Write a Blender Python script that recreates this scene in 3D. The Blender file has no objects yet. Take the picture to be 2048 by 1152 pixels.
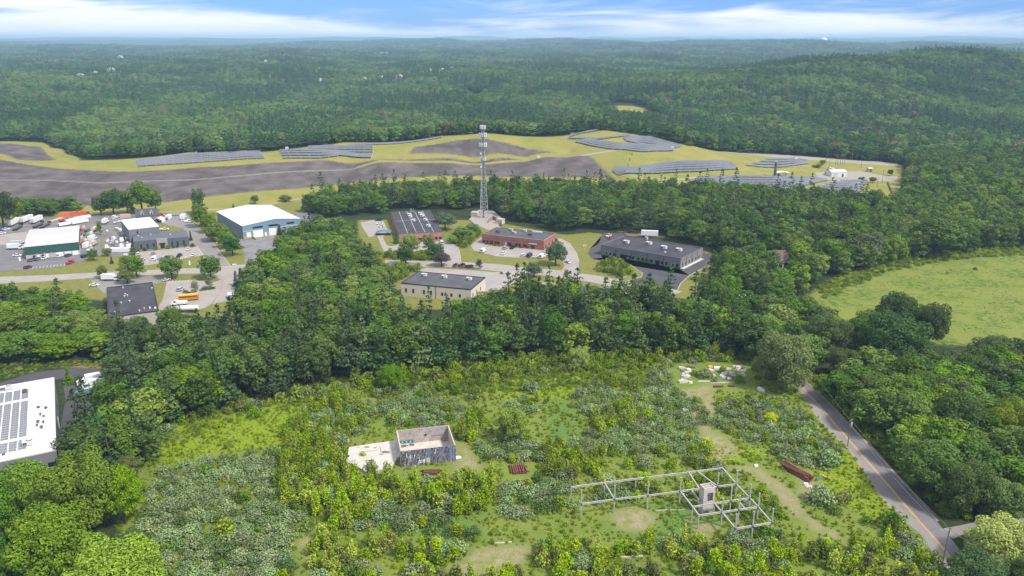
import bpy, bmesh, math, random
import numpy as np
R = math.radians
rng = np.random.default_rng(7)
random.seed(7)
scene = bpy.context.scene
COL = scene.collection

# ------------------------------------------------------------------ camera model
F, CH, HOR = 1600.0, 120.0, 78.0
PITCH = math.atan((576 - HOR) / F)
cp, sp = math.cos(PITCH), math.sin(PITCH)
def ray(x, y):
    dx = (x - 1024) / F; v = (y - 576) / F
    return np.array([dx, cp - v * sp, -sp - v * cp])
def P(x, y, z=0.0):
    d = ray(x, y); t = (CH - z) / -d[2]
    return (d[0] * t, d[1] * t)
def smooth(a, b, x):
    t = np.clip((x - a) / (b - a), 0, 1); return t * t * (3 - 2 * t)

# ------------------------------------------------------------------ terrain height
ctl = """-150,428,0 0,425,0 150,418,0 330,408,0 440,397,1 600,386,1 700,377,1 800,369,1 950,365,1 1100,364,1 1230,365,1
1350,364,2 1480,374,0 1600,382,0 1740,384,0 1740,340,0 1800,320,0 600,378,2 950,355,3 1230,357,3 -100,364,8 0,365,8 200,365,8
400,353,8 700,335,9 950,322,10 1050,317,11 1140,308,14 -100,330,13 0,330,13 250,344,11 400,336,13 530,326,15 760,319,16 900,315,15
60,318,14 150,318,13 0,285,20 50,290,19 100,316,14 40,280,21 280,330,13 400,320,15 530,312,17 640,305,19 745,300,20 380,303,18.5
600,294,21 690,283,23 890,270,27 820,305,18 890,280,25 975,265,30 975,278,28 1095,308,16 1060,280,25 1140,268,28 1210,259,31
1280,268,29 1390,292,20 1150,290,22 1250,300,21 1330,303,19 1420,300,14 1480,306,8 1250,345,9 1350,345,8 1470,330,9 1480,345,6
1350,320,15 1600,320,4 1520,333,5 1640,325,3 1560,345,2 1700,345,0 1640,312,2 1790,310,0 170,318,13 -150,280,20"""
cpts = []
for t in ctl.split():
    a, b, c = map(float, t.split(',')); x, y = P(a, b, c); cpts.append((x, y, c))
for a, b, z, z2 in ((-150,280,20,2),(40,280,21,2),(160,316,13,2),(270,310,15,2),(380,303,18.5,2),(490,298,20,2),(600,294,21,2),(690,283,23,2),(790,276,25,3),
                    (890,270,27,3),(975,265,30,4),(1060,266,29,4),(1140,268,28,4),(1210,259,31,3),(1290,268,29,3),(1390,292,20,4),(1480,304,8,2)):
    x, y = P(a, b, z); r = math.hypot(x, y)
    for k, zz in ((90, z2), (190, 0)):
        cpts.append((x * (r + k) / r, y * (r + k) / r, zz))
for x in range(-420, 700, 80): cpts.append((x, 520, 0))
cpts = np.array(cpts)
D = np.hypot(cpts[:, None, 0] - cpts[None, :, 0], cpts[:, None, 1] - cpts[None, :, 1])
RW = np.linalg.solve(-D + np.eye(len(cpts)) * 1.5, cpts[:, 2])
_nz = np.random.default_rng(11)
_wv = [(math.cos(a), math.sin(a), k, ph) for a, k, ph in zip(_nz.uniform(0, 6.28, 24), np.geomspace(1, 6, 24), _nz.uniform(0, 6.28, 24))]
def wav(x, y, L):
    s = 0
    for c, n, k, ph in _wv: s = s + np.sin((x * c + y * n) * 6.28 * k / L + ph) / k ** .8
    return s / 4.2
def hgt(x, y):
    x = np.asarray(x, float); y = np.asarray(y, float); sh = x.shape
    x = x.ravel(); y = y.ravel(); z = np.zeros(len(x))
    m = smooth(525, 560, y) * (1 - smooth(1080, 1160, y)) * smooth(-560, -470, x) * (1 - smooth(430, 520, x))
    i = np.where(m > 0)[0]
    for a in range(0, len(i), 40000):
        j = i[a:a + 40000]
        d = np.hypot(x[j, None] - cpts[None, :, 0], y[j, None] - cpts[None, :, 1])
        z[j] = np.clip(-(d @ RW), -2, 40) * m[j]
    r = np.hypot(x, y)
    z += 34 * smooth(1050, 2700, r) + 34 * smooth(2700, 9000, r) + 16 * wav(x, y, 1500) * smooth(1100, 2000, r)
    z += 26 * wav(x + 900, y, 7000) * smooth(3000, 8000, r) + 34 * smooth(9000, 19000, r)
    z += 67 * np.exp(-((x - 880) / 430) ** 2 - ((y - 1720) / 330) ** 2) + 20 * np.exp(-((x - 420) / 260) ** 2 - ((y - 1480) / 220) ** 2)
    z += 20 * np.exp(-((x + 900) / 700) ** 2 - ((y - 3900) / 350) ** 2)
    for hx, hy, hh, sx, sy in ((-8000,16000,36,2600,900),(-2500,15000,48,1500,800),(-900,17500,52,900,700),(3600,18000,34,1700,800),(7800,17000,44,2500,900),(10500,14000,40,1800,700),(-4600,18500,50,900,700),(1200,19000,40,1300,700)):
        z += hh * np.exp(-((x - hx) / sx) ** 2 - ((y - hy) / sy) ** 2)
    return z.reshape(sh)
def h1(x, y): return float(hgt(np.array([x]), np.array([y]))[0])
def W(px, py):
    """where the ray through a photo pixel first meets the terrain"""
    x, y = P(px, py)
    if y < 520: return (x, y, 0.0)
    d = ray(px, py); t = np.arange(450, 2600, 1.0) / d[1] if y > 450 else None
    X, Y, Z = d[0] * t, d[1] * t, CH + d[2] * t
    H = hgt(X, Y); k = np.where(Z <= H)[0]
    k = k[0] if len(k) else int(np.argmin(Z - H))
    return (X[k], Y[k], float(H[k]))
def Wl(pts): return [W(*p) for p in pts]
def pxl(s): return [tuple(map(float, t.split(','))) for t in s.split()]
def proj(x, y, z):
    """photo pixel of a world point"""
    x = np.asarray(x, float); y = np.asarray(y, float); z = np.asarray(z, float) - CH
    dep = y * cp - z * sp; up = y * sp + z * cp
    return 1024 + F * x / dep, 576 - F * up / dep

def sdpoly(x, y, poly):
    """signed distance to a polygon, positive inside"""
    poly = np.asarray([p[:2] for p in poly]); n = len(poly)
    d = np.full(x.shape, 1e9); ins = np.zeros(x.shape, bool)
    for i in range(n):
        ax, ay = poly[i]; bx, by = poly[(i + 1) % n]
        ex, ey = bx - ax, by - ay; wx, wy = x - ax, y - ay
        t = np.clip((wx * ex + wy * ey) / (ex * ex + ey * ey + 1e-9), 0, 1)
        d = np.minimum(d, np.hypot(wx - ex * t, wy - ey * t))
        c = (ay <= y) != (by <= y)
        with np.errstate(divide='ignore', invalid='ignore'):
            ins ^= c & (x < ax + (y - ay) / (by - ay + 1e-12) * ex)
    return np.where(ins, d, -d)
def dline(x, y, pts):
    d = np.full(x.shape, 1e9)
    for (ax, ay, *_), (bx, by, *_) in zip(pts[:-1], pts[1:]):
        ex, ey = bx - ax, by - ay; wx, wy = x - ax, y - ay
        t = np.clip((wx * ex + wy * ey) / (ex * ex + ey * ey + 1e-9), 0, 1)
        d = np.minimum(d, np.hypot(wx - ex * t, wy - ey * t))
    return d

# ------------------------------------------------------------------ materials
MATS = {}
def nodes(name):
    m = bpy.data.materials.new(name); m.use_nodes = True
    nt = m.node_tree; b = nt.nodes['Principled BSDF']; MATS[name] = m
    return m, nt, b
def N(nt, t, **kw):
    n = nt.nodes.new(t)
    for k, v in kw.items(): setattr(n, k, v)
    return n
def mixc(nt, fac, a, b, mode='MIX'):
    n = N(nt, 'ShaderNodeMix', data_type='RGBA', blend_type=mode)
    for s, v in ((n.inputs[0], fac), (n.inputs[6], a), (n.inputs[7], b)):
        if hasattr(v, 'is_output'): nt.links.new(v, s)
        elif isinstance(v, (int, float)): s.default_value = v
        else: s.default_value = (*v[:3], 1)
    return n.outputs[2]
def math_(nt, op, a, b=0.0, c=0.0, clamp=False):
    n = N(nt, 'ShaderNodeMath', operation=op, use_clamp=clamp)
    for s, v in zip(n.inputs, (a, b, c)):
        if hasattr(v, 'is_output'): nt.links.new(v, s)
        else: s.default_value = v
    return n.outputs[0]
def noise(nt, scale, detail=4, rough=.55, vec=None, dist=0.0):
    n = N(nt, 'ShaderNodeTexNoise'); n.inputs['Scale'].default_value = scale
    n.inputs['Detail'].default_value = detail; n.inputs['Roughness'].default_value = rough; n.inputs['Distortion'].default_value = dist
    if vec is not None: nt.links.new(vec, n.inputs['Vector'])
    return n.outputs['Fac']
def obvec(nt, scale=(1, 1, 1)):
    t = N(nt, 'ShaderNodeTexCoord'); mp = N(nt, 'ShaderNodeMapping')
    mp.inputs['Scale'].default_value = scale; nt.links.new(t.outputs['Object'], mp.inputs['Vector'])
    return mp.outputs['Vector']
def plain(name, col, rough=.6, var=.15, scale=1.5, spec=.3, metal=0.0, stretch=(1, 1, 1)):
    """a coloured surface with uneven wear"""
    m, nt, b = nodes(name); v = obvec(nt, stretch)
    f = noise(nt, scale, 5, .6, v)
    f = math_(nt, 'SUBTRACT', f, .5); f = math_(nt, 'MULTIPLY_ADD', f, 2.2 * var, 1.0)
    nt.links.new(mixc(nt, 1.0, col, f, 'MULTIPLY'), b.inputs['Base Color'])
    b.inputs['Roughness'].default_value = rough; b.inputs['Specular IOR Level'].default_value = spec; b.inputs['Metallic'].default_value = metal
    return m
def painted(name, rough=.35, spec=.5):
    """paint whose colour is the object's own colour"""
    m, nt, b = nodes(name); oi = N(nt, 'ShaderNodeObjectInfo')
    f = noise(nt, 1.2, 4, .6, obvec(nt)); f = math_(nt, 'MULTIPLY_ADD', f, .3, .85)
    nt.links.new(mixc(nt, 1.0, oi.outputs['Color'], f, 'MULTIPLY'), b.inputs['Base Color'])
    b.inputs['Roughness'].default_value = rough; b.inputs['Specular IOR Level'].default_value = spec
    return m
def foliage(name, trans=.25, lo=.45, hi=1.6, hue=.14):
    m, nt, b = nodes(name); oi = N(nt, 'ShaderNodeObjectInfo')
    at = N(nt, 'ShaderNodeAttribute', attribute_name='tint')
    k = math_(nt, 'MULTIPLY_ADD', at.outputs['Fac'], hi - lo, lo)
    r = math_(nt, 'MULTIPLY_ADD', oi.outputs['Random'], .44, .78)
    k = math_(nt, 'MULTIPLY', k, r)
    ia = N(nt, 'ShaderNodeAttribute', attribute_type='INSTANCER', attribute_name='tone')
    c = mixc(nt, 1.0, mixc(nt, 1.0, oi.outputs['Color'], ia.outputs['Color'], 'ADD'), k, 'MULTIPLY')
    hs = N(nt, 'ShaderNodeHueSaturation'); nt.links.new(c, hs.inputs['Color'])
    r2 = math_(nt, 'FRACT', math_(nt, 'MULTIPLY', oi.outputs['Random'], 17.31))
    nt.links.new(math_(nt, 'MULTIPLY_ADD', r2, .024, .486), hs.inputs['Hue'])
    nt.links.new(math_(nt, 'MULTIPLY_ADD', r2, .25, .92), hs.inputs['Saturation'])
    c = hs.outputs['Color']
    nt.links.new(c, b.inputs['Base Color']); b.inputs['Roughness'].default_value = .7; b.inputs['Specular IOR Level'].default_value = .07
    tr = N(nt, 'ShaderNodeBsdfTranslucent'); nt.links.new(mixc(nt, 1.0, c, (1.1, 1.15, .7), 'MULTIPLY'), tr.inputs['Color'])
    mx = N(nt, 'ShaderNodeMixShader'); mx.inputs[0].default_value = trans
    nt.links.new(b.outputs[0], mx.inputs[1]); nt.links.new(tr.outputs[0], mx.inputs[2])
    nt.links.new(mx.outputs[0], nt.nodes['Material Output'].inputs['Surface'])
    return m

# ------------------------------------------------------------------ mesh builder
class MB:
    def __init__(s): s.v, s.f, s.m = [], [], []
    def add(s, v, f, m=0):
        o = len(s.v); s.v += [tuple(p) for p in v]; s.f += [tuple(i + o for i in q) for q in f]; s.m += [m] * len(f)
        return s
    def box(s, x0, y0, z0, x1, y1, z1, m=0):
        v = [(x, y, z) for z in (z0, z1) for x, y in ((x0, y0), (x1, y0), (x1, y1), (x0, y1))]
        return s.add(v, [(3, 2, 1, 0), (4, 5, 6, 7), (0, 1, 5, 4), (1, 2, 6, 5), (2, 3, 7, 6), (3, 0, 4, 7)], m)
    def prism(s, prof, y0, y1, m=0, inset=0.0, zin=1e9):
        """profile in x-z, run along y; points above zin lean inwards by inset"""
        n = len(prof)
        v = [(x, y0 + (inset if z > zin else 0), z) for x, z in prof] + [(x, y1 - (inset if z > zin else 0), z) for x, z in prof]
        f = [tuple(range(n)), tuple(range(2 * n - 1, n - 1, -1))] + [(i, i + n, (i + 1) % n + n, (i + 1) % n) for i in range(n)]
        return s.add(v, f, m)
    def cyl(s, x, y, z0, z1, r0, r1=None, n=8, m=0):
        r1 = r0 if r1 is None else r1
        return s.tube([(x, y, z0), (x, y, z1)], [r0, r1], n, m)
    def tube(s, pts, r, n=6, m=0):
        pts = [np.array(p, float) for p in pts]; k = len(pts)
        if not hasattr(r, '__len__'): r = [r] * k
        v = []
        for i, p in enumerate(pts):
            t = pts[min(i + 1, k - 1)] - pts[max(i - 1, 0)]; t = t / (np.linalg.norm(t) + 1e-9)
            a = np.array([0, 0, 1.]) if abs(t[2]) < .9 else np.array([1., 0, 0])
            u = np.cross(t, a); u /= np.linalg.norm(u); w = np.cross(t, u)
            for j in range(n):
                q = 2 * math.pi * j / n; v.append(p + r[i] * (u * math.cos(q) + w * math.sin(q)))
        f = [(i * n + j, i * n + (j + 1) % n, (i + 1) * n + (j + 1) % n, (i + 1) * n + j) for i in range(k - 1) for j in range(n)]
        f += [tuple(range(n))[::-1], tuple(range((k - 1) * n, k * n))]
        return s.add(v, f, m)
    def wheel(s, x, y, r, w, m=0):
        return s.tube([(x, y - w / 2, r), (x, y + w / 2, r)], r, 10, m)
    def mesh(s, name, mats):
        me = bpy.data.meshes.new(name); me.from_pydata(s.v, [], s.f)
        for q in (mats if isinstance(mats, (list, tuple)) else [mats]): me.materials.append(MATS[q] if isinstance(q, str) else q)
        if any(s.m): me.polygons.foreach_set('material_index', s.m)
        bm = bmesh.new(); bm.from_mesh(me); bmesh.ops.recalc_face_normals(bm, faces=bm.faces[:]); bm.to_mesh(me); bm.free()
        return me
    def build(s, name, mats, parent=None, loc=(0, 0, 0), rz=0.0):
        return link(name, s.mesh(name, mats), parent, loc, rz)
def link(name, data, parent=None, loc=(0, 0, 0), rz=0.0, color=None):
    o = bpy.data.objects.new(name, data); COL.objects.link(o); o.location = loc; o.rotation_euler = (0, 0, rz)
    if parent: o.parent = parent
    if color is not None: o.color = (*(float(q) for q in color), 1)
    return o
def tag(o, label=None, cat=None, group=None, kind=None):
    if label: o['label'] = label
    if cat: o['category'] = cat
    if group: o['group'] = group
    if kind: o['kind'] = kind
    return o
def thing(name, label, cat, loc=(0, 0, 0), rz=0.0, group=None):
    return tag(link(name, None, None, loc, rz), label, cat, group)
# ------------------------------------------------------------------ camera, light, sky, air
cam = bpy.data.cameras.new('camera'); co = bpy.data.objects.new('camera', cam); COL.objects.link(co)
co.location = (0, 0, CH); co.rotation_euler = (math.pi / 2 - PITCH, 0, 0)
cam.sensor_width = 36; cam.lens = 36 * F / 2048; cam.clip_start = 1; cam.clip_end = 60000; scene.camera = co
SUN_EL, SUN_AZ = R(52), R(125)      # azimuth clockwise from +Y
sun = bpy.data.lights.new('sun', 'SUN'); sun.energy = 3.9; sun.angle = R(8); sun.color = (1, .95, .87)
so = bpy.data.objects.new('sun', sun); COL.objects.link(so)
so.rotation_euler = (math.pi / 2 - SUN_EL, 0, math.pi - SUN_AZ); so.location = (300, -200, 400)
w = bpy.data.worlds.new('World'); scene.world = w; w.use_nodes = True; nt = w.node_tree
bg = nt.nodes['Background']
sky = N(nt, 'ShaderNodeTexSky', sky_type='NISHITA'); sky.sun_disc = False; sky.sun_elevation = SUN_EL; sky.sun_rotation = SUN_AZ
sky.altitude = 200; sky.air_density = 1.0; sky.dust_density = .3; sky.ozone_density = 3.0
tc = N(nt, 'ShaderNodeTexCoord'); sep = N(nt, 'ShaderNodeSeparateXYZ'); nt.links.new(tc.outputs['Generated'], sep.inputs[0])
# cloud decks: noise over (bearing, elevation), stretched flat
az = math_(nt, 'ARCTAN2', sep.outputs[0], sep.outputs[1])
cmb = N(nt, 'ShaderNodeCombineXYZ')
nt.links.new(math_(nt, 'MULTIPLY', az, 3.2), cmb.inputs[0])
el = sep.outputs[2]
nt.links.new(math_(nt, 'ADD', math_(nt, 'MULTIPLY', el, 25.0), math_(nt, 'MULTIPLY', az, -.55)), cmb.inputs[1])
nz = noise(nt, 1.35, 7, .56, cmb.outputs[0], .6)
cmb2 = N(nt, 'ShaderNodeCombineXYZ')
nt.links.new(math_(nt, 'MULTIPLY', az, 1.1), cmb2.inputs[0]); nt.links.new(math_(nt, 'MULTIPLY', el, 6.0), cmb2.inputs[1]); cmb2.inputs[2].default_value = 3.1
nz2 = noise(nt, 1.4, 3, .5, cmb2.outputs[0])
low = math_(nt, 'MULTIPLY', math_(nt, 'EXPONENT', math_(nt, 'MULTIPLY', math_(nt, 'MAXIMUM', el, 0.0), -60.0)), .6)
# a bank low in the west and one low in the east
g1 = math_(nt, 'EXPONENT', math_(nt, 'MULTIPLY', math_(nt, 'POWER', math_(nt, 'ABSOLUTE', math_(nt, 'ADD', az, .53)), 2.0), -11.0))
g2 = math_(nt, 'EXPONENT', math_(nt, 'MULTIPLY', math_(nt, 'POWER', math_(nt, 'ABSOLUTE', math_(nt, 'ADD', az, -.36)), 2.0), -13.0))
bank = math_(nt, 'MULTIPLY', math_(nt, 'ADD', g1, g2), math_(nt, 'EXPONENT', math_(nt, 'MULTIPLY', math_(nt, 'MAXIMUM', el, 0.0), -24.0)))
cv = math_(nt, 'ADD', math_(nt, 'MULTIPLY_ADD', nz, 2.6, -1.38), math_(nt, 'ADD', low, math_(nt, 'MULTIPLY', bank, .95)))
cv = math_(nt, 'ADD', cv, math_(nt, 'MULTIPLY_ADD', nz2, 1.0, -.55))
ov = N(nt, 'ShaderNodeMapRange', interpolation_type='SMOOTHSTEP'); nt.links.new(el, ov.inputs[0]); ov.inputs[1].default_value = .09; ov.inputs[2].default_value = .4; ov.inputs[4].default_value = .6
cv = math_(nt, 'ADD', cv, ov.outputs[0])
cl = N(nt, 'ShaderNodeMapRange', interpolation_type='SMOOTHSTEP'); nt.links.new(cv, cl.inputs[0])
cl.inputs[1].default_value = -.12; cl.inputs[2].default_value = .62
tint = mixc(nt, 1.0, sky.outputs[0], (.34, .62, 1.36), 'MULTIPLY')
ccol = mixc(nt, math_(nt, 'MULTIPLY_ADD', nz, 2.2, -.75, True), (7.4, 7.8, 9.0), (10.5, 10.5, 10.6))
allc = mixc(nt, cl.outputs[0], tint, ccol)
nt.links.new(allc, bg.inputs['Color']); bg.inputs['Strength'].default_value = .092
vs = scene.view_settings; vs.view_transform = 'Standard'; vs.look = 'None'; vs.exposure = .47; vs.gamma = 1
scene.cycles.max_bounces = 6; scene.cycles.diffuse_bounces = 3; scene.cycles.transparent_max_bounces = 4; scene.cycles.volume_bounces = 0
scene.cycles.use_denoising = True

m = bpy.data.materials.new('air'); m.use_nodes = True; nt = m.node_tree; nt.nodes.remove(nt.nodes['Principled BSDF'])
pv = N(nt, 'ShaderNodeVolumePrincipled'); pv.inputs['Color'].default_value = (.52, .79, 1, 1); pv.inputs['Density'].default_value = 1.0e-4
pv.inputs['Anisotropy'].default_value = 0.0
nt.links.new(pv.outputs[0], nt.nodes['Material Output'].inputs['Volume']); MATS['air'] = m
hz = MB().box(-24000, -300, -60, 24000, 24500, 205).build('haze', 'air'); tag(hz, kind='stuff')

# ------------------------------------------------------------------ ground sheet with land-cover zones
def grow(a, b, s0, s1, ratio):
    out = [a]; s = s0
    while out[-1] < b: s = min(s * ratio, s1); out.append(out[-1] + s)
    return out
xs = list(np.arange(-440, 540, 3.2)); xr = grow(xs[-1], 23000, 3.2, 700, 1.055)[1:]; xl = [xs[0] - (q - xs[-1]) for q in xr][::-1]
xs = np.array(xl + xs + xr)
ys = list(np.arange(60, 1120, 3.2)); ys = np.array(grow(-ys[0] + 120, 260, 40, 100, 1.3)[::-1][:0] + [-280, -120, 0] + ys + grow(ys[-1], 23500, 3.2, 260, 1.02)[1:])
GX, GY = np.meshgrid(xs, ys); gx, gy = GX.ravel(), GY.ravel(); gz = hgt(gx, gy)
far = smooth(3800, 6500, np.hypot(gx, gy)); gz = gz + far * 13
Z0 = {}
def zone(name, *polys, line=None, lw=1.0):
    d = np.full(gx.shape, -50.0); k = (np.abs(gx) < 700) & (gy < 1800)
    for p in polys:
        wp = Wl(pxl(p)) if isinstance(p, str) else p
        d[k] = np.maximum(d[k], sdpoly(gx[k], gy[k], wp))
    if line is not None: d[k] = np.maximum(d[k], lw - dline(gx[k], gy[k], line))
    Z0[name] = np.clip(d, -50, 50)
FIELD = "280,900 330,850 480,812 600,788 720,765 800,745 1100,715 1500,710 1590,750 1640,830 1720,900 1850,1060 1900,1200 300,1200 230,1050"
LUSH = ["285,915 340,850 480,825 600,792 715,782 700,830 620,862 560,890 420,905 330,935", "1000,775 1080,735 1200,745 1190,790 1100,800 1020,805",
        "1630,905 1700,910 1810,1040 1740,1045 1640,965", "1590,760 1610,752 1720,770 1690,820 1650,840", "1380,905 1480,890 1530,905 1500,925 1400,930"]
MEADOW = "1615,590 1690,545 1780,515 1880,495 1960,485 2140,480 2140,720 2050,720 1930,690 1870,690 1700,690 1650,640"
LAWN = ["-80,590 -80,440 330,408 620,388 600,440 560,470 520,530 470,600 440,640 200,600", "725,620 715,440 960,440 1130,470 1180,465 1420,495 1450,560 1400,610 1000,612 800,622"]
GRASS = "-150,440 330,428 470,421 600,402 800,374 1000,368 1240,370 1480,380 1700,410 1800,425 1805,330 1640,315 1480,306 1400,296 1290,274 1210,261 1140,270 975,267 890,272 690,285 600,296 380,305 160,321 155,314 90,286 40,283 -150,283"
GRAY = ["-150,330 60,330 125,338 240,344 285,343 380,336 530,326 650,320.5 760,319 870,317.5 1010,316 1071,317 1150,309.5 1173,308 1200,330 1228,357 1200,356 1100,354 950,352 800,357 700,366 600,377 440,391 330,405 200,411 -150,425",
        "816,307 831,294 914,281 949,277.5 980,279.5 1022,289 1071,300 1115,307 1071,308.6 900,309", "-150,287 20,287 60,292 100,313 112,320 85,322 35,320 5,308 -150,300"]
BENCH = "-150,362 100,361 200,366 300,362 500,350 640,341 718,335"
BENCH2 = "718,334 900,324 1071,317.5 1173,307"
DIRT = ["1464,931 1500,930 1542,952 1588,988 1618,1034 1696,1080 1690,1087 1622,1055 1577,1018 1537,974 1494,944 1460,938", "1355,780 1425,768 1432,830 1420,870 1385,850",
        "1405,862 1440,868 1488,903 1440,925 1395,905", "880,1140 960,1095 1065,1090 1050,1130 930,1160", "590,1085 650,1055 670,1100 620,1125", "912,880 925,880 965,935 940,950 905,935",
        "1215,1030 1270,1010 1320,1030 1300,1065 1240,1060", "1600,955 1630,948 1635,990 1610,992", "690,1000 760,1010 740,1035 690,1030", "1380,1040 1440,1050 1430,1075 1390,1070"]
TEAL = ["1265,1010 1400,1000 1450,1045 1310,1085 1240,1070", "1095,800 1150,800 1150,880 1090,890", "800,985 900,985 880,1020 800,1010", "820,1040 960,1030 940,1080 840,1085"]
TRACK = ["1438,303 1480,302 1640,316 1790,325 1800,332 1640,321 1480,307", "1580,392 1700,352 1720,347 1795,352 1795,362 1720,362 1600,395", "1630,345 1720,342 1760,350 1700,362 1640,358",
         "1160,310 1300,300 1300,302 1165,313", "1200,357 1300,357 1500,352 1500,354 1300,360", "1785,395 1800,390 1812,425 1795,425"]
TOE = "320,424 480,417 600,398"
BARE = ["-60,545 140,515 150,520 -60,556", "1560,470 1640,500 1600,540 1540,520", "1240,455 1330,470 1330,478 1240,470", "205,728 260,728 250,745 140,735 100,728"]
zone('field', FIELD); zone('lush', *LUSH); zone('meadow', MEADOW); zone('lawn', *LAWN); zone('hillgrass', GRASS, '1217,214 1240,211 1262,212 1290,217 1300,224 1306,236 1280,238 1235,230'); zone('stone', *GRAY)
zone('bench', line=Wl(pxl(BENCH)), lw=1.6); zone('swale', line=Wl(pxl(BENCH2)), lw=2.6); zone('dirt', *DIRT); zone('teal', *TEAL)
zone('track', *TRACK, line=Wl(pxl(TOE)), lw=1.5); zone('bare', *BARE); zone('path', DIRT[0], DIRT[7])
Z0['far'] = far
nx, ny = len(xs), len(ys)
me = bpy.data.meshes.new('ground'); me.vertices.add(nx * ny); me.vertices.foreach_set('co', np.stack([gx, gy, gz], 1).ravel())
ii = (np.arange(ny - 1)[:, None] * nx + np.arange(nx - 1)[None, :]).ravel()
q = np.stack([ii, ii + 1, ii + nx + 1, ii + nx], 1)
me.loops.add(q.size); me.loops.foreach_set('vertex_index', q.ravel()); me.polygons.add(len(q))
me.polygons.foreach_set('loop_start', np.arange(0, q.size, 4)); me.polygons.foreach_set('use_smooth', np.ones(len(q), bool)); me.update(); me.validate()
for k, d in Z0.items(): me.attributes.new(k, 'FLOAT', 'POINT').data.foreach_set('value', d.astype(np.float32))
m, nt, b = nodes('land')
tcn = N(nt, 'ShaderNodeTexCoord'); vec = tcn.outputs['Object']
n1 = noise(nt, .35, 6, .6, vec); n2 = noise(nt, .06, 4, .55, vec); n3 = noise(nt, 1.6, 5, .65, vec); n4 = noise(nt, .02, 3, .5, vec)
def two(a, b_, f, g=2.4):
    return mixc(nt, math_(nt, 'MULTIPLY_ADD', f, g, .5 - g / 2, True), a, b_)
def zmix(base, name, col, w=1.2, amp=6.0, n=n1):
    at = N(nt, 'ShaderNodeAttribute', attribute_name=name)
    d = math_(nt, 'ADD', at.outputs['Fac'], math_(nt, 'MULTIPLY_ADD', n, amp, -amp / 2))
    mr = N(nt, 'ShaderNodeMapRange', interpolation_type='SMOOTHSTEP'); nt.links.new(d, mr.inputs[0]); mr.inputs[1].default_value = -w; mr.inputs[2].default_value = w
    return mixc(nt, mr.outputs[0], base, col)
c = two((.022, .034, .012), (.045, .062, .02), n1)
fg = two(two((.085, .145, .022), (.17, .22, .032), n2, 3), two((.11, .17, .028), (.22, .235, .055), n3), n1, 2.6)
c = zmix(c, 'field', fg, 2, 8)
c = zmix(c, 'lush', two((.13, .2, .012), (.23, .29, .02), n3, 3), 1.5, 7)
c = zmix(c, 'teal', two((.075, .15, .028), (.13, .21, .05), n3), 4, 14)
c = zmix(c, 'meadow', two(two((.07, .14, .014), (.165, .205, .03), n2, 7), two((.25, .225, .075), (.12, .18, .022), n3, 4), n1, 6.0), 2.5, 8)
c = zmix(c, 'lawn', two(two((.135, .15, .03), (.095, .14, .022), n2, 3), (.225, .2, .06), n1, 1.8), 1.5, 4)
c = zmix(c, 'hillgrass', two(two((.215, .205, .045), (.165, .195, .035), n4, 4), (.27, .235, .07), n2, 2.4), 2, 5)
mpn = N(nt, 'ShaderNodeMapping'); mpn.inputs['Scale'].default_value = (.25, 1.6, 1); nt.links.new(vec, mpn.inputs['Vector']); n5 = noise(nt, .5, 6, .7, mpn.outputs['Vector'])
sn = two(two((.108, .09, .084), (.165, .14, .13), n5, 4.5), (.078, .066, .061), n2, 4.0)
c = zmix(c, 'stone', sn, 2.2, 9)
c = zmix(c, 'swale', two((.2, .2, .055), (.26, .24, .08), n1), .8, 2)
c = zmix(c, 'bench', (.21, .19, .178), .9, 2.2)
c = zmix(c, 'track', two((.34, .3, .24), (.26, .25, .22), n1), .8, 1.5)
c = zmix(c, 'dirt', two(two((.25, .205, .12), (.32, .275, .19), n3), (.18, .2, .05), n1, 5), 2.0, 9)
c = zmix(c, 'path', two(two((.31, .27, .18), (.23, .205, .12), n3, 3), (.19, .2, .06), n1, 2.6), 1.3, 3)
c = zmix(c, 'bare', two((.2, .14, .08), (.16, .15, .07), n1), 1.5, 5)
wood = two(two((.018, .042, .012), (.035, .068, .018), noise(nt, .012, 8, .75, vec), 4), (.05, .085, .022), noise(nt, .004, 6, .7, vec), 3)
at = N(nt, 'ShaderNodeAttribute', attribute_name='far'); c = mixc(nt, at.outputs['Fac'], c, wood)
nt.links.new(c, b.inputs['Base Color']); b.inputs['Roughness'].default_value = .95; b.inputs['Specular IOR Level'].default_value = .1
bp = N(nt, 'ShaderNodeBump'); bp.inputs['Distance'].default_value = .5; bp.inputs['Strength'].default_value = .6
nt.links.new(n3, bp.inputs['Height']); nt.links.new(bp.outputs[0], b.inputs['Normal'])
me.materials.append(m); g = link('ground', me); tag(g, kind='structure')

# ------------------------------------------------------------------ roads and lots: thin sheets
def asphalt(name, a, b_, stain=.25):
    m, nt, b = nodes(name); vec = N(nt, 'ShaderNodeTexCoord').outputs['Object']
    n1 = noise(nt, .12, 6, .65, vec); n2 = noise(nt, 2.5, 4, .6, vec); n3 = noise(nt, .5, 8, .7, vec, 1.5)
    c = mixc(nt, math_(nt, 'MULTIPLY_ADD', n1, 2.6, -.8, True), a, b_)
    c = mixc(nt, math_(nt, 'MULTIPLY', math_(nt, 'MULTIPLY_ADD', n3, 5, -2.9, True), stain), c, [q * .55 for q in a])
    c = mixc(nt, .12, c, mixc(nt, n2, (0, 0, 0), (1, 1, 1)), 'OVERLAY')
    nt.links.new(c, b.inputs['Base Color']); b.inputs['Roughness'].default_value = .85; b.inputs['Specular IOR Level'].default_value = .25
asphalt('worn_asphalt', (.185, .172, .16), (.25, .232, .215)); asphalt('pale_asphalt', (.265, .24, .215), (.33, .3, .27))
asphalt('grey_asphalt', (.13, .125, .13), (.19, .18, .185)); asphalt('fresh_asphalt', (.058, .056, .062), (.085, .082, .088), .5)
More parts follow.
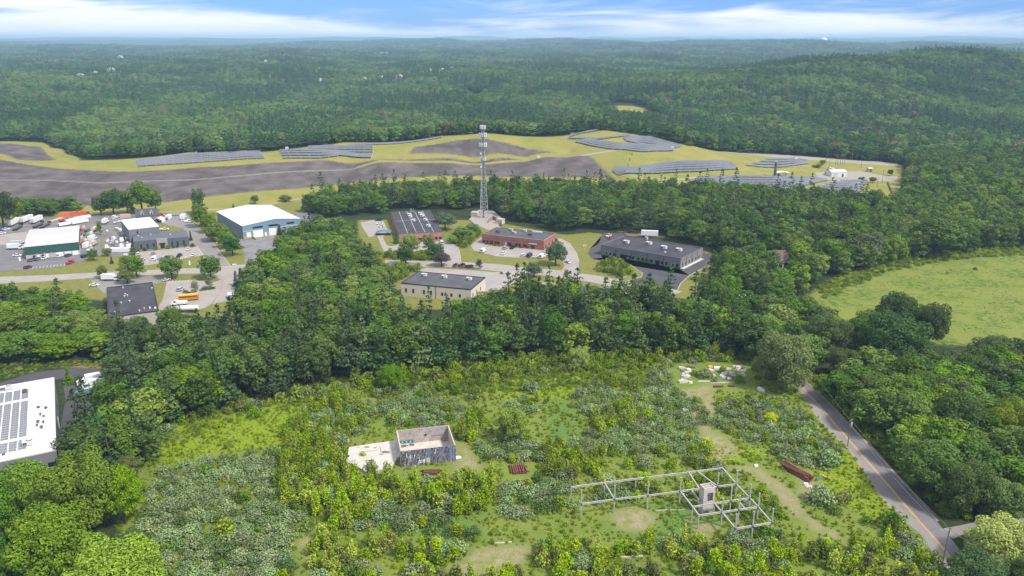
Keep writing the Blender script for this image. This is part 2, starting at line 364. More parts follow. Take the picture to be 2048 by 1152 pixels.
asphalt('gravel_yard', (.12, .115, .115), (.22, .2, .19), .6); asphalt('mottled_asphalt', (.14, .13, .14), (.25, .235, .24), .6)
def line_mat(n, c): plain(n, c, .7, .3, 1.2)
line_mat('white_paint', (.72, .72, .7)); line_mat('yellow_paint', (.62, .36, .05)); line_mat('kerb_stone', (.5, .47, .42))
ROADS = []
def sheet(name, mat, pts, z=.03, kind='structure', avoid=True):
    wp = [W(*p)[:2] for p in (pxl(pts) if isinstance(pts, str) else pts)]
    if avoid: ROADS.append(wp)
    mb = MB(); mb.add([(x, y, z) for x, y in wp], [tuple(range(len(wp)))])
    me = mb.mesh(name, mat)
    if me.polygons[0].normal.z < 0: me.flip_normals()
    return tag(link(name, me), kind=kind)
def strip(name, mat, pts, w, z, world=False):
    wp = [np.array(W(*p)[:2]) for p in (pxl(pts) if isinstance(pts, str) else pts)] if not world else [np.array(p[:2]) for p in pts]
    mb = MB(); v = []
    for i, p in enumerate(wp):
        t = wp[min(i + 1, len(wp) - 1)] - wp[max(i - 1, 0)]; t /= np.linalg.norm(t); n = np.array([-t[1], t[0]]) * w / 2
        v += [(*(p + n), z), (*(p - n), z)]
    mb.add(v, [(2 * i, 2 * i + 1, 2 * i + 3, 2 * i + 2) for i in range(len(wp) - 1)])
    return tag(mb.build(name, mat), kind='structure')
sheet('road', 'pale_asphalt', "-60,556 100,550 219,543.4 402,535.6 425,533 460,531 490,529 500,540 478,562 470,580 462,600 424,609 440,585 446,560 405,546.6 328,549 217.5,553.6 100,562 -60,570", .03)
sheet('driveway', 'worn_asphalt', "318,431.7 372,426 385,446 408,465 428,486 447.8,515 460,530 425,532 402,535 397,528 412,520 396,497 379,492 366.7,457 340,452 322,446", .045)
sheet('parking_lot', 'pale_asphalt', "334,561 336,563 380,560 430,564 445,558 445,560 440,585 424,607 410,616 300,645 325,600", .055)
sheet('parking_lot', 'pale_asphalt', "271,505 396,492.5 408,510 300,530 280,531 272,515", .05)
sheet('parking_lot', 'worn_asphalt', "180,560 217.5,557 300,553 330,556 330,566 240,574 222,592 205,585", .05)
sheet('yard', 'gravel_yard', "200,430 260,425 320,425 320,437 262,440 262,470 272,505 250,512 207,513 203,470", .04)
sheet('yard', 'gravel_yard', "-60,452 20,448 110,436 200,428 202,512 160,512 158,460 55,468 50,462 -60,478", .04)
sheet('parking_lot', 'pale_asphalt', "-60,477 55,463 52,490 50,488 -60,496", .05)
sheet('parking_lot', 'grey_asphalt', "-60,494 50,487 54,520 162,508 172,505 172,521 130,533 64,540 -60,545", .06)
sheet('loading_yard', 'mottled_asphalt', "450,442 456,440 487,482 552,470 556,488 550.5,497 532,508 520,523 495,532 489,529 489.4,515 485,493 470,470", .05)
sheet('parking_lot', 'grey_asphalt', "592,427.5 615,428 637,431.7 648,437 640,446 612,462 600,466 585,450", .05)
sheet('parking_lot', 'pale_asphalt', "720.8,446 750,440.8 767.7,443.4 776,462 766,474.7 772,488 776.4,492 788.5,492 801,486.8 882,482.4 905,485 915,494 918.8,502.4 922,524 891,527 889,511 884,497 847.6,499 826.7,504 802.4,506 769.4,506 760.8,487 753.8,471 738,474.7 726,457", .05)
sheet('road', 'pale_asphalt', "770,520 844,522.4 920,524 1000,528.5 1055,535.6 1124,541 1155,545.8 1200,552 1254,562.7 1335,576 1365,583 1345,590 1324,588 1270,582 1222,574 1186,565 1139,557.5 1086,550.5 1055,548 1010,543.6 943,538 891,533.8 849,533.8 770,534", .03)
sheet('parking_lot', 'pale_asphalt', "836,541.5 853,535.4 943,540.6 984.7,544.5 1006,543.6 1055,547 1039,556 1023,568 990,590 968,600 930,560", .05)
sheet('parking_lot', 'pale_asphalt', "941,490.3 962.8,474 978.4,459 984,456 988,462 975,482 977,492 1088,499.5 1100,498 1109.7,474.7 1122,477.8 1139.4,487 1153.4,507.5 1158,523 1156.6,546 1124,541.4 1129,529.4 1125,514 1118,510 1101.9,512 1097,514 1039.4,515.5 992.5,512.5 948.75,501", .05)
sheet('driveway', 'fresh_asphalt', "1208,466 1247.5,467 1250,473 1226,480 1215,492 1200,505 1207,521 1260,529 1272.5,538.4 1285,546 1283.4,554 1253.75,562.9 1335,576.5 1355,580 1361.6,566.6 1378.8,551 1410,533.75 1432,521 1432,513.4 1403.8,504 1362,538 1300,528 1216,514 1185,518 1175.6,507 1180,497.8 1196,488.4 1200,481 1203,472", .05)
sheet('parking_lot', 'fresh_asphalt', "1222,578 1262,584 1312,597 1330,620 1420,640 1400,670 1200,640 1060,610 1100,580 1149,571", .045)
sheet('parking_lot', 'worn_asphalt', "990,640 1060,580 1077,566 1094,562.5 1110,566 1090,600 1060,650", .055)
sheet('road', 'grey_asphalt', "1588,757 1604,757 1640,790 1674.4,825.8 1738.8,893.7 1810,972.4 1874.6,1043.9 1906.8,1083 1945,1135 1990,1200 1905,1200 1878,1125 1842.4,1070 1810,1043.9 1760,986.7 1703,900.9 1653,854.4 1622,812 1606.5,795", .03)
sheet('road', 'worn_asphalt', "1588,757 1594,762.5 1640,813 1695.9,877.6 1760,951 1810,1010 1853,1058 1895,1107 1935,1170 1905,1200 1878,1125 1842.4,1070 1810,1043.9 1760,986.7 1703,900.9 1653,854.4 1622,812 1606.5,795", .036, avoid=False)
sheet('driveway', 'worn_asphalt', "1880,1058 1910,1053 1953,1043.9 2060,1034 2060,1046 1953,1057 1915,1074 1906,1078", .045)
sheet('driveway', 'fresh_asphalt', "-60,785 0,766 67.7,745 135.4,737 220,737 258,744 245,752 215,760 195,800 140,850 120,905 120,860 131,800 125,757 0,778 -60,790", .045)
YL = "1594,762.5 1640,813 1695.9,877.6 1760,951 1810,1010 1853,1058 1895,1107 1920,1150"
yl = [np.array(W(*p)[:2]) for p in pxl(YL)]
for s in (-.17, .17): strip('road_marking', 'yellow_paint', [p + np.array([s, 0]) for p in yl], .16, .05, True)
plain('sandy_shoulder', (.27, .23, .16), .95, .35, .9)
strip('road_shoulder', 'sandy_shoulder', "1606,757.5 1640,788 1675.4,824.5 1740,892.5 1811.5,971.5 1875.5,1042", .9, .025); strip('road_shoulder', 'sandy_shoulder', "1621,813.5 1651.5,855 1701.5,902 1758.5,988 1808.5,1045", .8, .025)
rc = np.random.default_rng(3); plain('tar_seal', (.035, .034, .036), .7, .2, 1)
for px, py in ((1650, 830), (1688, 872), (1722, 905), (1748, 950), (1775, 962), (1806, 1015), (1838, 1040), (1862, 1062)):
    q = np.array(W(px, py)[:2]); d_ = rc.normal(size=2); d_ /= np.linalg.norm(d_); strip('road_crack', 'tar_seal', [q + d_ * t + rc.normal(size=2) * .25 for t in np.linspace(-1.6, 1.6, 6)], .09, .058, True)
# painted bay lines in the lots
def bays(a, b, n, ln, dx):
    a, b = np.array(W(*a)[:2]), np.array(W(*b)[:2]); u = (b - a) / np.linalg.norm(b - a); v = np.array([-u[1], u[0]]); mb = MB()
    for i in range(n + 1):
        p = a + (b - a) * i / n; q = p + v * ln + u * dx
        mb.add([(*(p - u * .07), .075), (*(p + u * .07), .075), (*(q + u * .07), .075), (*(q - u * .07), .075)], [(0, 1, 2, 3)])
    return tag(mb.build('parking_marking', 'white_paint'), kind='structure')
bays((990, 512), (1097, 513.5), 12, 5, 2); bays((285, 527), (400, 512), 12, 5, .5); bays((1065, 585), (1094, 566), 8, 4.5, 1.5); bays((65, 538), (128, 532), 9, 4.8, 0)
bays((340, 562), (378, 560), 6, -4.5, 0)
# kerbs
KERB = ["412,520 396,497.5", "402,535 397,528 412,520", "460,531 447.8,515 428,487", "1260,529 1272.5,538.4 1285,546 1283.4,554 1253.75,562.9", "889,511 884,497 847.6,499 826.7,504 802.4,506 769.4,506", "922,524 918.8,502.4 915,494",
        "1158,523 1153.4,507.5 1139.4,487 1122,477.8", "1129,529.4 1125,514 1118,510 1101.9,512 1097,514 1039.4,515.5 992.5,512.5 948.75,501 941,490.3", "1355,580 1361.6,566.6 1378.8,551 1410,533.75"]
for k in KERB:
    wp = [W(*p)[:2] for p in pxl(k)]; mb = MB()
    for a, b2 in zip(wp[:-1], wp[1:]):
        a, b2 = np.array(a), np.array(b2); u = (b2 - a) / np.linalg.norm(b2 - a); n_ = np.array([-u[1], u[0]]) * .11
        v = [(*(p + s * n_), z) for z in (0, .14) for p, s in ((a, 1), (a, -1), (b2, -1), (b2, 1))]
        mb.add(v, [(4, 5, 6, 7), (0, 1, 5, 4), (1, 2, 6, 5), (2, 3, 7, 6), (3, 0, 4, 7)])
    tag(mb.build('kerb', 'kerb_stone'), kind='structure')
# ------------------------------------------------------------------ buildings
plain('black_membrane', (.05, .049, .054), .8, .7, .14); plain('grey_membrane', (.08, .079, .086), .8, .6, .18); plain('white_membrane', (.74, .74, .76), .6, .06, .2)
plain('pale_metal_roof', (.5, .48, .44), .45, .05, .2, .4); plain('white_metal', (.6, .6, .59), .45, .05, .4); plain('slate_metal', (.10, .105, .125), .55, .1, .3)
plain('grey_panel', (.17, .175, .19), .6, .1, .4); plain('green_panel', (.028, .085, .07), .5, .08, .3); plain('blue_panel', (.17, .25, .32), .5, .07, .3)
plain('tan_block', (.42, .38, .32), .8, .12, .6); plain('cream_panel', (.56, .51, .42), .75, .06, .5); plain('stone_grey', (.30, .28, .25), .85, .15, .8)
plain('dark_grey_block', (.15, .15, .155), .8, .15, .5); plain('shingle_brown', (.13, .09, .075), .9, .2, 1.5); plain('shingle_dark', (.07, .072, .085), .9, .2, 1.5)
plain('white_wall', (.66, .66, .64), .7, .06, .6); plain('glass_dark', (.018, .022, .028), .12, .1, 1, .6); plain('white_door', (.72, .71, .66), .5, .05, 1)
plain('trim_black', (.025, .024, .03), .6, .2, 1); plain('trim_tan', (.35, .3, .24), .7, .1, 1); plain('unit_grey', (.5, .49, .46), .5, .12, 1.2); plain('unit_dark', (.09, .09, .09), .6, .2, 1)
plain('rubber', (.02, .02, .02), .9, .2, 2); plain('galvanised', (.42, .43, .43), .45, .15, 1.5, .5, .3); plain('wood_pole', (.17, .14, .11), .9, .25, 1.2, .2, 0, (2, 2, .2)); plain('tan_wood', (.36, .26, .18), .9, .2, 1.5)
plain('steel_grey', (.37, .365, .335), .75, .4, .8); plain('silver', (.6, .6, .6), .3, .1, 1, .5, .6); plain('wire', (.16, .16, .16), .6, .1, 1)
def brickmat(name, a, b_, mo):
    m, nt, b = nodes(name); t = N(nt, 'ShaderNodeTexCoord'); mp = N(nt, 'ShaderNodeMapping'); mp.inputs['Rotation'].default_value = (math.pi / 2, 0, 0)
    sp_ = N(nt, 'ShaderNodeSeparateXYZ'); nt.links.new(t.outputs['Object'], sp_.inputs[0]); cb = N(nt, 'ShaderNodeCombineXYZ')
    nt.links.new(math_(nt, 'ADD', sp_.outputs[0], sp_.outputs[1]), cb.inputs[0]); nt.links.new(sp_.outputs[2], cb.inputs[1])
    k = N(nt, 'ShaderNodeTexBrick'); nt.links.new(cb.outputs[0], k.inputs['Vector']); k.inputs['Scale'].default_value = 1
    k.inputs['Brick Width'].default_value = .6; k.inputs['Row Height'].default_value = .2; k.inputs['Mortar Size'].default_value = .015
    k.inputs['Color1'].default_value = (*a, 1); k.inputs['Color2'].default_value = (*b_, 1); k.inputs['Mortar'].default_value = (*mo, 1)
    f = noise(nt, .25, 5, .6, t.outputs['Object'])
    nt.links.new(mixc(nt, 1.0, k.outputs['Color'], math_(nt, 'MULTIPLY_ADD', f, .5, .75), 'MULTIPLY'), b.inputs['Base Color']); b.inputs['Roughness'].default_value = .9
brickmat('red_brick', (.34, .115, .08), (.27, .085, .06), (.3, .2, .16)); brickmat('orange_brick', (.40, .17, .105), (.32, .12, .08), (.33, .22, .16))
brickmat('grey_block', (.21, .205, .20), (.17, .168, .168), (.24, .23, .22))
FOOT = []
def frame(O, A, B, h):
    o, a, b = (np.array(P(*p, h)) for p in (O, A, B)); u = a - o; L = np.linalg.norm(u); u /= L; v = np.array([-u[1], u[0]])
    return o, math.atan2(u[1], u[0]), L, float((b - o) @ v), u, v
def bldg(name, label, cat, O, A, B, h, L=None, D=None, group=None):
    o, rz, l, d, u, v = frame(O, A, B, h); L = L or l; D = D or d
    FOOT.append([tuple(o + u * a * L + v * b * D) for a, b in ((0, 0), (1, 0), (1, 1), (0, 1))])
    return thing(name, label, cat, (o[0], o[1], 0), rz, group), L, D
def flat(root, L, D, h, wall, roof, trim='trim_black', par=.35, over=.06, base=None, bh=0):
    if base: MB().box(-.06, -.06, -1.5, L + .06, D + .06, bh).build('wall_base', base, root)
    MB().box(0, 0, bh + .004 if base else -1.5, L, D, h - .01).build('wall', wall, root)
    MB().box(.12, .12, h, L - .12, D - .12, h + .05).build('roof', roof, root)
    mb = MB(); o = over; t = .3
    mb.box(-o, -o, h - .15, L + o, t, h + par).box(-o, D - t, h - .15, L + o, D + o, h + par)
    mb.box(-o, t + .002, h - .15, t, D - t - .002, h + par).box(L - t, t + .002, h - .15, L + o, D - t - .002, h + par)
    mb.build('parapet', trim, root)
def win(root, L, D, side, u, z, w, hh, mat='glass_dark', name='window', proud=.08, fr=None):
    def bx(m, e, pr):
        a, b, c, d = u - e, u + w + e, z - e, z + hh + e
        if side == 'F': m.box(a, -pr, c, b, .02, d)
        elif side == 'B': m.box(a, D - .02, c, b, D + pr, d)
        elif side == 'R': m.box(L - .02, a, c, L + pr, b, d)
        else: m.box(-pr, a, c, .02, b, d)
        return m
    if fr:
        f = bx(MB(), .1, proud).build('window' if name == 'window' else name, fr, root)
        return bx(MB(), 0, proud + .03).build('pane' if name == 'window' else 'panel', mat, f)
    return bx(MB(), 0, proud).build(name, mat, root)
def unit(root, x, y, h, w=2.4, d=1.8, hh=1.3, mat='unit_grey'):
    mb = MB().box(x - w / 2, y - d / 2, h + .3, x + w / 2, y + d / 2, h + .3 + hh, 0)
    mb.box(x - w / 2 + .1, y - d / 2 + .1, h + .04, x + w / 2 - .1, y + d / 2 - .1, h + .3, 1)
    mb.box(x - w / 2 + .15, y - d / 2 - .03, h + .5, x - .1, y - d / 2, h + .1 + hh, 1)
    mb.cyl(x + w * .22, y, h + .3 + hh, h + .45 + hh, d * .36, None, 10, 1); mb.cyl(x + w * .22, y, h + .45 + hh, h + .5 + hh, d * .3, None, 10, 0)
    return mb.build('rooftop_unit', [mat, 'unit_dark'], root)
def vent(root, x, y, h, r=.25, hh=.8, mat='unit_grey'):
    return MB().cyl(x, y, h + .04, h + hh, r * .6).cyl(x, y, h + hh, h + hh + .3, r * 1.4, r * 1.1).build('roof_vent', mat, root)

# --- white roofed warehouse with rooftop solar
WH = 9.0
b_, L, D = bldg('warehouse', 'long warehouse with gleaming white flat roof beside the dark asphalt access road', 'warehouse', (0, 924), (112, 900.5), (0, 773), WH)
b_, L, D = b_, L, D
ox = 45.0
o, rz, l, d_, u, v = frame((0, 924), (112, 900.5), (125, 753), WH)
root = b_; Lw = l; Dw = d_
FOOT[-1] = [tuple(o + u * a + v * c2) for a, c2 in ((-ox, 0), (Lw, 0), (Lw, Dw), (-ox, Dw))]
root.location = (*(o - u * ox), 0); Lw += ox
flat(root, Lw, Dw, WH, 'grey_panel', 'white_membrane', 'white_metal', .25)
for k in range(5): win(root, Lw, Dw, 'R', 6 + k * 9.5, .2 if k % 2 else 3.2, 3.0 if k % 2 else 2.2, 3.2 if k % 2 else 1.2, 'white_door' if k % 2 else 'glass_dark', 'door' if k % 2 else 'window')
for k in range(7): win(root, Lw, Dw, 'F', 5 + k * 8.5, 4.4, 2.6, 1.3)
unit(root, Lw - 14, Dw - 3.5, WH, 4, 1.7, 1.1, 'unit_grey'); unit(root, Lw - 7, 7.5, WH, 2.6, 2.4, 1.2); unit(root, Lw - 8.5, Dw - 9, WH, 1.2, 1.2, .9, 'unit_dark')
for k in range(12): vent(root, Lw - 3.6 + rng.uniform(-1.8, 1.2), Dw * rng.uniform(.28, .62), WH, .22 + .1 * (k % 3), .45 + .2 * (k % 2), 'unit_dark' if k % 3 else 'unit_grey')
for k in range(5): MB().box(Lw - 30 + k * 4.2, 3.2 + k * .1, WH + .06, Lw - 29.2 + k * 4.2, 3.7 + k * .1, WH + .5).build('roof_box', 'unit_dark', root)
MB().box(Lw - 60, 1.7, WH + .15, Lw - 22, 1.95, WH + .4).box(Lw - 60, 3.0, WH + .15, Lw - 20, 3.2, WH + .4).build('conduit', 'unit_dark', root)
# solar modules in tilted rows
m, nt, b = nodes('solar_cells'); v3 = obvec(nt)
kk = N(nt, 'ShaderNodeTexBrick'); nt.links.new(v3, kk.inputs['Vector']); kk.inputs['Scale'].default_value = 1; kk.offset = 0
kk.inputs['Brick Width'].default_value = 1.0; kk.inputs['Row Height'].default_value = 2.0; kk.inputs['Mortar Size'].default_value = .03
kk.inputs['Color1'].default_value = (.15, .155, .168, 1); kk.inputs['Color2'].default_value = (.17, .175, .19, 1); kk.inputs['Mortar'].default_value = (.3, .3, .32, 1)
nt.links.new(kk.outputs['Color'], b.inputs['Base Color']); b.inputs['Roughness'].default_value = .22; b.inputs['Specular IOR Level'].default_value = .75
plain('panel_back', (.4, .4, .42), .6, .1, 1)
pm = MB().add([(-1, -.5, .1), (1, -.5, .1), (1, .5, .3), (-1, .5, .3), (-1, -.5, .05), (1, -.5, .05), (1, .5, .25), (-1, .5, .25)],
              [(0, 1, 2, 3), (7, 6, 5, 4), (0, 4, 5, 1), (1, 5, 6, 2), (2, 6, 7, 3), (3, 7, 4, 0)], 0)
for sx in (-.9, .9): pm.box(sx - .06, -.5, .005, sx + .06, -.42, .09, 1).box(sx - .06, .42, .005, sx + .06, .49, .24, 1)
pmesh = pm.mesh('solar_panel', ['solar_cells', 'panel_back'])
n_p = 0
ordw = ['first', 'second', 'third', 'fourth', 'fifth', 'sixth', 'seventh', 'eighth', 'ninth', 'tenth', 'eleventh', 'twelfth', 'thirteenth', 'fourteenth', 'fifteenth', 'sixteenth', 'seventeenth', 'eighteenth', 'nineteenth', 'twentieth',
        'twenty-first', 'twenty-second', 'twenty-third', 'twenty-fourth', 'twenty-fifth', 'twenty-sixth', 'twenty-seventh', 'twenty-eighth', 'twenty-ninth', 'thirtieth']
def wpt(x, y, zz): return (*(np.array(root.location[:2]) + u * x + v * y), zz)
for ri in range(27):
    yy = 5.5 + ri * (Dw - 12.5) / 26
    if ri in (4, 21): continue
    for ci in range(11):
        xx = Lw - 8.4 - ci * 2.3
        pp = link('rooftop_solar_module', pmesh, None, wpt(xx, yy, WH + .05), rz)
        tag(pp, f'roof solar module, {ordw[ci]} column from the warehouse end, {ordw[ri]} row from its front', 'solar module', 'solar modules on the white warehouse roof'); n_p += 1

# --- tan walled building with dark roof
r, L, D = bldg('commercial_building', 'square building with plain black roof beside the parked school bus', 'building', (216, 635.6), (318, 622), (238.6, 573), 6)
flat(r, L, D, 6, 'tan_block', 'black_membrane', 'trim_black', .3)
win(r, L, D, 'R', D * .12, .1, 3, 3, 'white_door', 'door'); win(r, L, D, 'R', D * .45, 1, 2, 1.4); win(r, L, D, 'R', D * .7, 1, 2, 1.4); win(r, L, D, 'R', D * .85, .1, 1.2, 2.2, 'glass_dark', 'door')
MB().box(L * .93, .2, 3.6, L + 2.4, 3.2, 3.9).build('dock_canopy', 'trim_black', r)
for fx, fy in ((.35, .9), (.38, .65), (.42, .6), (.36, .58), (.28, .38), (.45, .4), (.14, .1), (.72, .1), (.62, .05), (.96, .75)): vent(r, L * fx, D * fy, 6, .3, .7)
MB().box(L * .82, D * .1, 6.06, L * .85, D * .14, 6.5).box(L * .92, D * .08, 6.06, L * .96, D * .11, 6.5).build('skylight', 'white_metal', r)

# --- green warehouse
r, L, D = bldg('green_warehouse', 'warehouse with green metal upper wall, tan base and pale roof', 'warehouse', (48.6, 494.2), (156.3, 483.8), (54.9, 460.4), 7.5)
MB().box(-.05, -.05, -1.5, L + .05, D + .05, 2.6).build('wall_base', 'tan_block', r); MB().box(0, 0, 2.604, L, D, 7.4).build('wall', 'green_panel', r)
MB().prism([(0, 7.45), (D / 2, 8.2), (D, 7.45), (D, 7.65), (D / 2, 8.4), (0, 7.65)], -.3, L + .3)
rm = MB(); rm.add([(-.3, -.3, 7.42), (L + .3, -.3, 7.42), (L + .3, D / 2, 8.1), (-.3, D / 2, 8.1), (L + .3, D + .3, 7.42), (-.3, D + .3, 7.42), (-.3, -.3, 7.6), (L + .3, -.3, 7.6), (L + .3, D / 2, 8.3), (-.3, D / 2, 8.3), (L + .3, D + .3, 7.6), (-.3, D + .3, 7.6)],
       [(6, 7, 8, 9), (9, 8, 10, 11), (1, 0, 3, 2), (2, 3, 5, 4), (0, 1, 7, 6), (4, 5, 11, 10), (0, 6, 9, 3), (3, 9, 11, 5), (1, 2, 8, 7), (2, 4, 10, 8)]); rm.build('roof', 'pale_metal_roof', r)
for k in range(4): win(r, L, D, 'F', L * (.12 + .08 * k), .3, 1.3, 1.9, 'white_door' if k % 2 else 'glass_dark', 'door' if k % 2 else 'window')
for k in (.55, .72, .86): win(r, L, D, 'F', L * k, .1, 3, 2.4, 'white_door', 'garage_door')
for k in range(3): MB().box(L * (.2 + .13 * k), -.5, 2.75, L * (.2 + .13 * k) + .4, -.05, 3.1).build('wall_lamp', 'unit_grey', r)

# --- grey building: tall hall and low office front
r, L, D = bldg('grey_hall', 'tall grey hall with bright white roof behind the low office front', 'building', (257, 459.4), (318, 452.5), (250.7, 439.3), 9)
flat(r, L, D, 9, 'grey_panel', 'white_membrane', 'white_metal', .12)
win(r, L, D, 'F', L * .25, 6, .9, 1.6)
r, L, D = bldg('office_building', 'low dark grey office front with pale stone entrance and narrow windows', 'building', (266.7, 483.8), (377, 473.3), (260.4, 471), 5.4)
flat(r, L, D, 5.4, 'slate_metal', 'slate_metal', 'slate_metal', .1)
MB().box(L * .41, -.5, -1, L * .605, .3, 5.9).build('entrance_block', 'stone_grey', r)
d0 = MB().box(L * .47, -.7, 0, L * .55, -.52, 2.9).build('door', 'glass_dark', r); MB().box(L * .455, -1.2, 2.95, L * .565, -.52, 3.3).build('door_canopy', 'trim_black', r)
for k in (.11, .225, .34, .67, .77, .885): win(r, L, D, 'F', L * k, .8, 1.0, 2.6)
for fx, fy in ((.1, .7), (.16, .4), (.33, .75), (.68, .5)): vent(r, L * fx, D * fy, 5.4, .3, .5, 'white_metal')

def gable(name, label, cat, O, A, B, h, ridge, wall, roof, over=.5, axis='x', extra=None, group=None, L=None, D=None):
    r, L, D = bldg(name, label, cat, O, A, B, h, L, D, group)
    if axis == 'x':
        wm = MB(); wm.prism([(0, -1), (D, -1), (D, h), (D / 2, h + ridge), (0, h)], 0, L)
        wm.v = [(y, x, z) for x, y, z in wm.v]; wm.build('wall', wall, r)
        a = over; s = ridge / (D / 2); t = .2
        pr = [(-a, h - a * s + .03), (D / 2, h + ridge + .03), (D + a, h - a * s + .03), (D + a, h - a * s + t), (D / 2, h + ridge + t), (-a, h - a * s + t)]
        rm = MB(); rm.prism(pr, -a, L + a); rm.v = [(y, x, z) for x, y, z in rm.v]; rm.build('roof', roof, r)
    else:
        MB().prism([(0, -1), (L, -1), (L, h), (L / 2, h + ridge), (0, h)], 0, D).build('wall', wall, r)
        a = over; s = ridge / (L / 2); t = .2
        MB().prism([(-a, h - a * s + .03), (L / 2, h + ridge + .03), (L + a, h - a * s + .03), (L + a, h - a * s + t), (L / 2, h + ridge + t), (-a, h - a * s + t)], -a, D + a).build('roof', roof, r)
    return r, L, D
r, L, D = gable('garage_house', 'dark gabled house with two dormers behind the white-roofed grey hall', 'house', (273, 434), (316, 430), (272, 421), 4.2, 4.0, 'grey_panel', 'shingle_dark', .4, D=11.5)
for fx in (.28, .72):
    dm = MB().prism([(L * fx - 1.1, 4.6), (L * fx + 1.1, 4.6), (L * fx + 1.1, 6.2), (L * fx, 7.4), (L * fx - 1.1, 6.2)], 1.0, 4.5).build('dormer', 'cream_panel', r)
    MB().box(L * fx - .5, .93, 5.1, L * fx + .5, 1.05, 6.1).build('window', 'glass_dark', dm)
    MB().prism([(L * fx - 1.5, 5.85), (L * fx, 7.5), (L * fx + 1.5, 5.85), (L * fx + 1.5, 6.05), (L * fx, 7.75), (L * fx - 1.5, 6.05)], .6, 4.5).build('dormer_roof', 'trim_tan', dm)

# --- blue warehouse, shallow gable facing the camera
bO, bA, bB = (484.6, 452.5), (600, 437.5), (452, 421.3)
r, L, D = bldg('blue_warehouse', 'blue metal warehouse with white low gable roof and white dock doors', 'warehouse', bO, bA, bB, 8.4)
rg = 2.0
MB().box(-.05, -.05, -1, L + .05, D + .05, 2.2).build('wall_base', 'stone_grey', r)
MB().prism([(0, 2.204), (L, 2.204), (L, 8.4), (L * .56, 8.4 + rg), (0, 8.4)], 0, D).build('wall', 'blue_panel', r)
MB().prism([(-.3, 8.4), (L * .56, 8.43 + rg), (L + .3, 8.4), (L + .3, 8.6), (L * .56, 8.63 + rg), (-.3, 8.6)], -.25, D + .25).build('roof', 'white_metal', r)
for a, w_ in ((.17, .17), (.44, .16), (.76, .13)): win(r, L, D, 'F', L * a, 6.0, L * w_, 1.1)
for a in (.17, .44): win(r, L, D, 'F', L * a, .1, L * .165, 4.6, 'white_door', 'dock_door')
win(r, L, D, 'F', L * .055, .9, L * .075, 3.2, 'white_door', 'dock_door', .12, 'trim_black'); win(r, L, D, 'F', L * .365, .1, 1.2, 2.6, 'white_door', 'door')
MB().box(0, -.12, 4.75, L * .16, .01, 5.05).box(L * .62, -.12, 4.5, L, .01, 4.9).build('wall_trim', 'cream_panel', r)
MB().box(L * .145, -7, -.5, L * .155, -.1, 1.4).build('dock_wall', 'trim_tan', r)
for k in (.66, .82, .9): win(r, L, D, 'F', L * k, .6, 2.4, 2.0)
for fx, fy in ((.3, .3), (.55, .35), (.4, .7), (.2, .75)): vent(r, L * fx, D * fy, 8.5 + rg * min(fx / .56, 1), .3, .6, 'white_metal')

# --- orange brick building with paired units
r, L, D = bldg('brick_building', 'orange brick building with dark seamed roof of paired air units', 'building', (798, 467.7), (884.9, 463.4), (774.6, 424.3), 5.6)
flat(r, L, D, 5.6, 'orange_brick', 'black_membrane', 'grey_membrane', .2, .03)
sm = MB()
for k in range(1, 5): sm.box(L * k / 5 - .12, .5, 5.655, L * k / 5 + .12, D - .5, 5.69)
sm.box(.5, D * .55 - .12, 5.655, L - .5, D * .55 + .12, 5.685); sm.build('roof_seam', 'unit_grey', r)
for fx, fy in ((.42, .78), (.42, .68), (.70, .8), (.72, .7), (.45, .5), (.75, .5), (.74, .22)): unit(r, L * fx, D * fy, 5.6, 2.6, 2.0, 1.3, 'white_metal')
for dx in (-1, 0, 1): MB().cyl(L * .52 + dx, D * .95, 5.64, 8.0, .09).build('mast', 'white_metal', r)
for k in (.43, .47, .82, .92): win(r, L, D, 'F', L * k, .9, 1.7, 1.5, 'glass_dark', 'window', .08)
MB().box(-.03, -.04, 3.6, L + .03, -.003, 3.8).build('brick_band', 'trim_tan', r)
for k in range(5): win(r, L, D, 'L', 6 + k * 8, .8, 2, 1.6)

# --- red brick office
r, L, D = bldg('red_brick_office', 'long red brick office with windows along the parking lot', 'building', (963.6, 469.2), (1087.8, 482.5), (987.8, 455.2), 5.6)
flat(r, L, D, 5.6, 'red_brick', 'grey_membrane', 'red_brick', .5, .02)
MB().box(-.02, -.025, 6.1, L + .02, .32, 6.2).box(L - .32, .325, 6.1, L + .02, D, 6.2).build('coping', 'trim_tan', r)
MB().box(-.02, -.05, 3.9, L + .02, -.003, 4.1).build('brick_band', 'shingle_brown', r)
for k in (.02, .075, .21, .255, .55, .60, .675, .70): win(r, L, D, 'F', L * k, .9, 1.4, 1.5)
for k in (.13, .425, .80): win(r, L, D, 'F', L * k, .1, 2.4, 2.5, 'glass_dark', 'door')
MB().box(L * .76, -.16, 3.0, L * .89, -.052, 3.6).build('sign_board', 'white_metal', r)
for k in (.38,): MB().box(L * k, -.1, .8, L * k + 1, -.01, 2.4).build('notice_board', 'white_metal', r)
for fx, fy in ((.16, .45), (.42, .5), (.68, .5), (.3, .8), (.52, .85)): unit(r, L * fx, D * fy, 5.6, 2.3, 1.6, 1.1, 'unit_dark' if fx in (.16, .68) else 'unit_grey')
MB().box(L * .62, D - 1.5, 5.66, L * .78, D - .5, 6.3).build('skylight', 'white_metal', r)
for k in range(4): win(r, L, D, 'R', 2 + k * 5.5, 1.2, 1.4, 1.6)

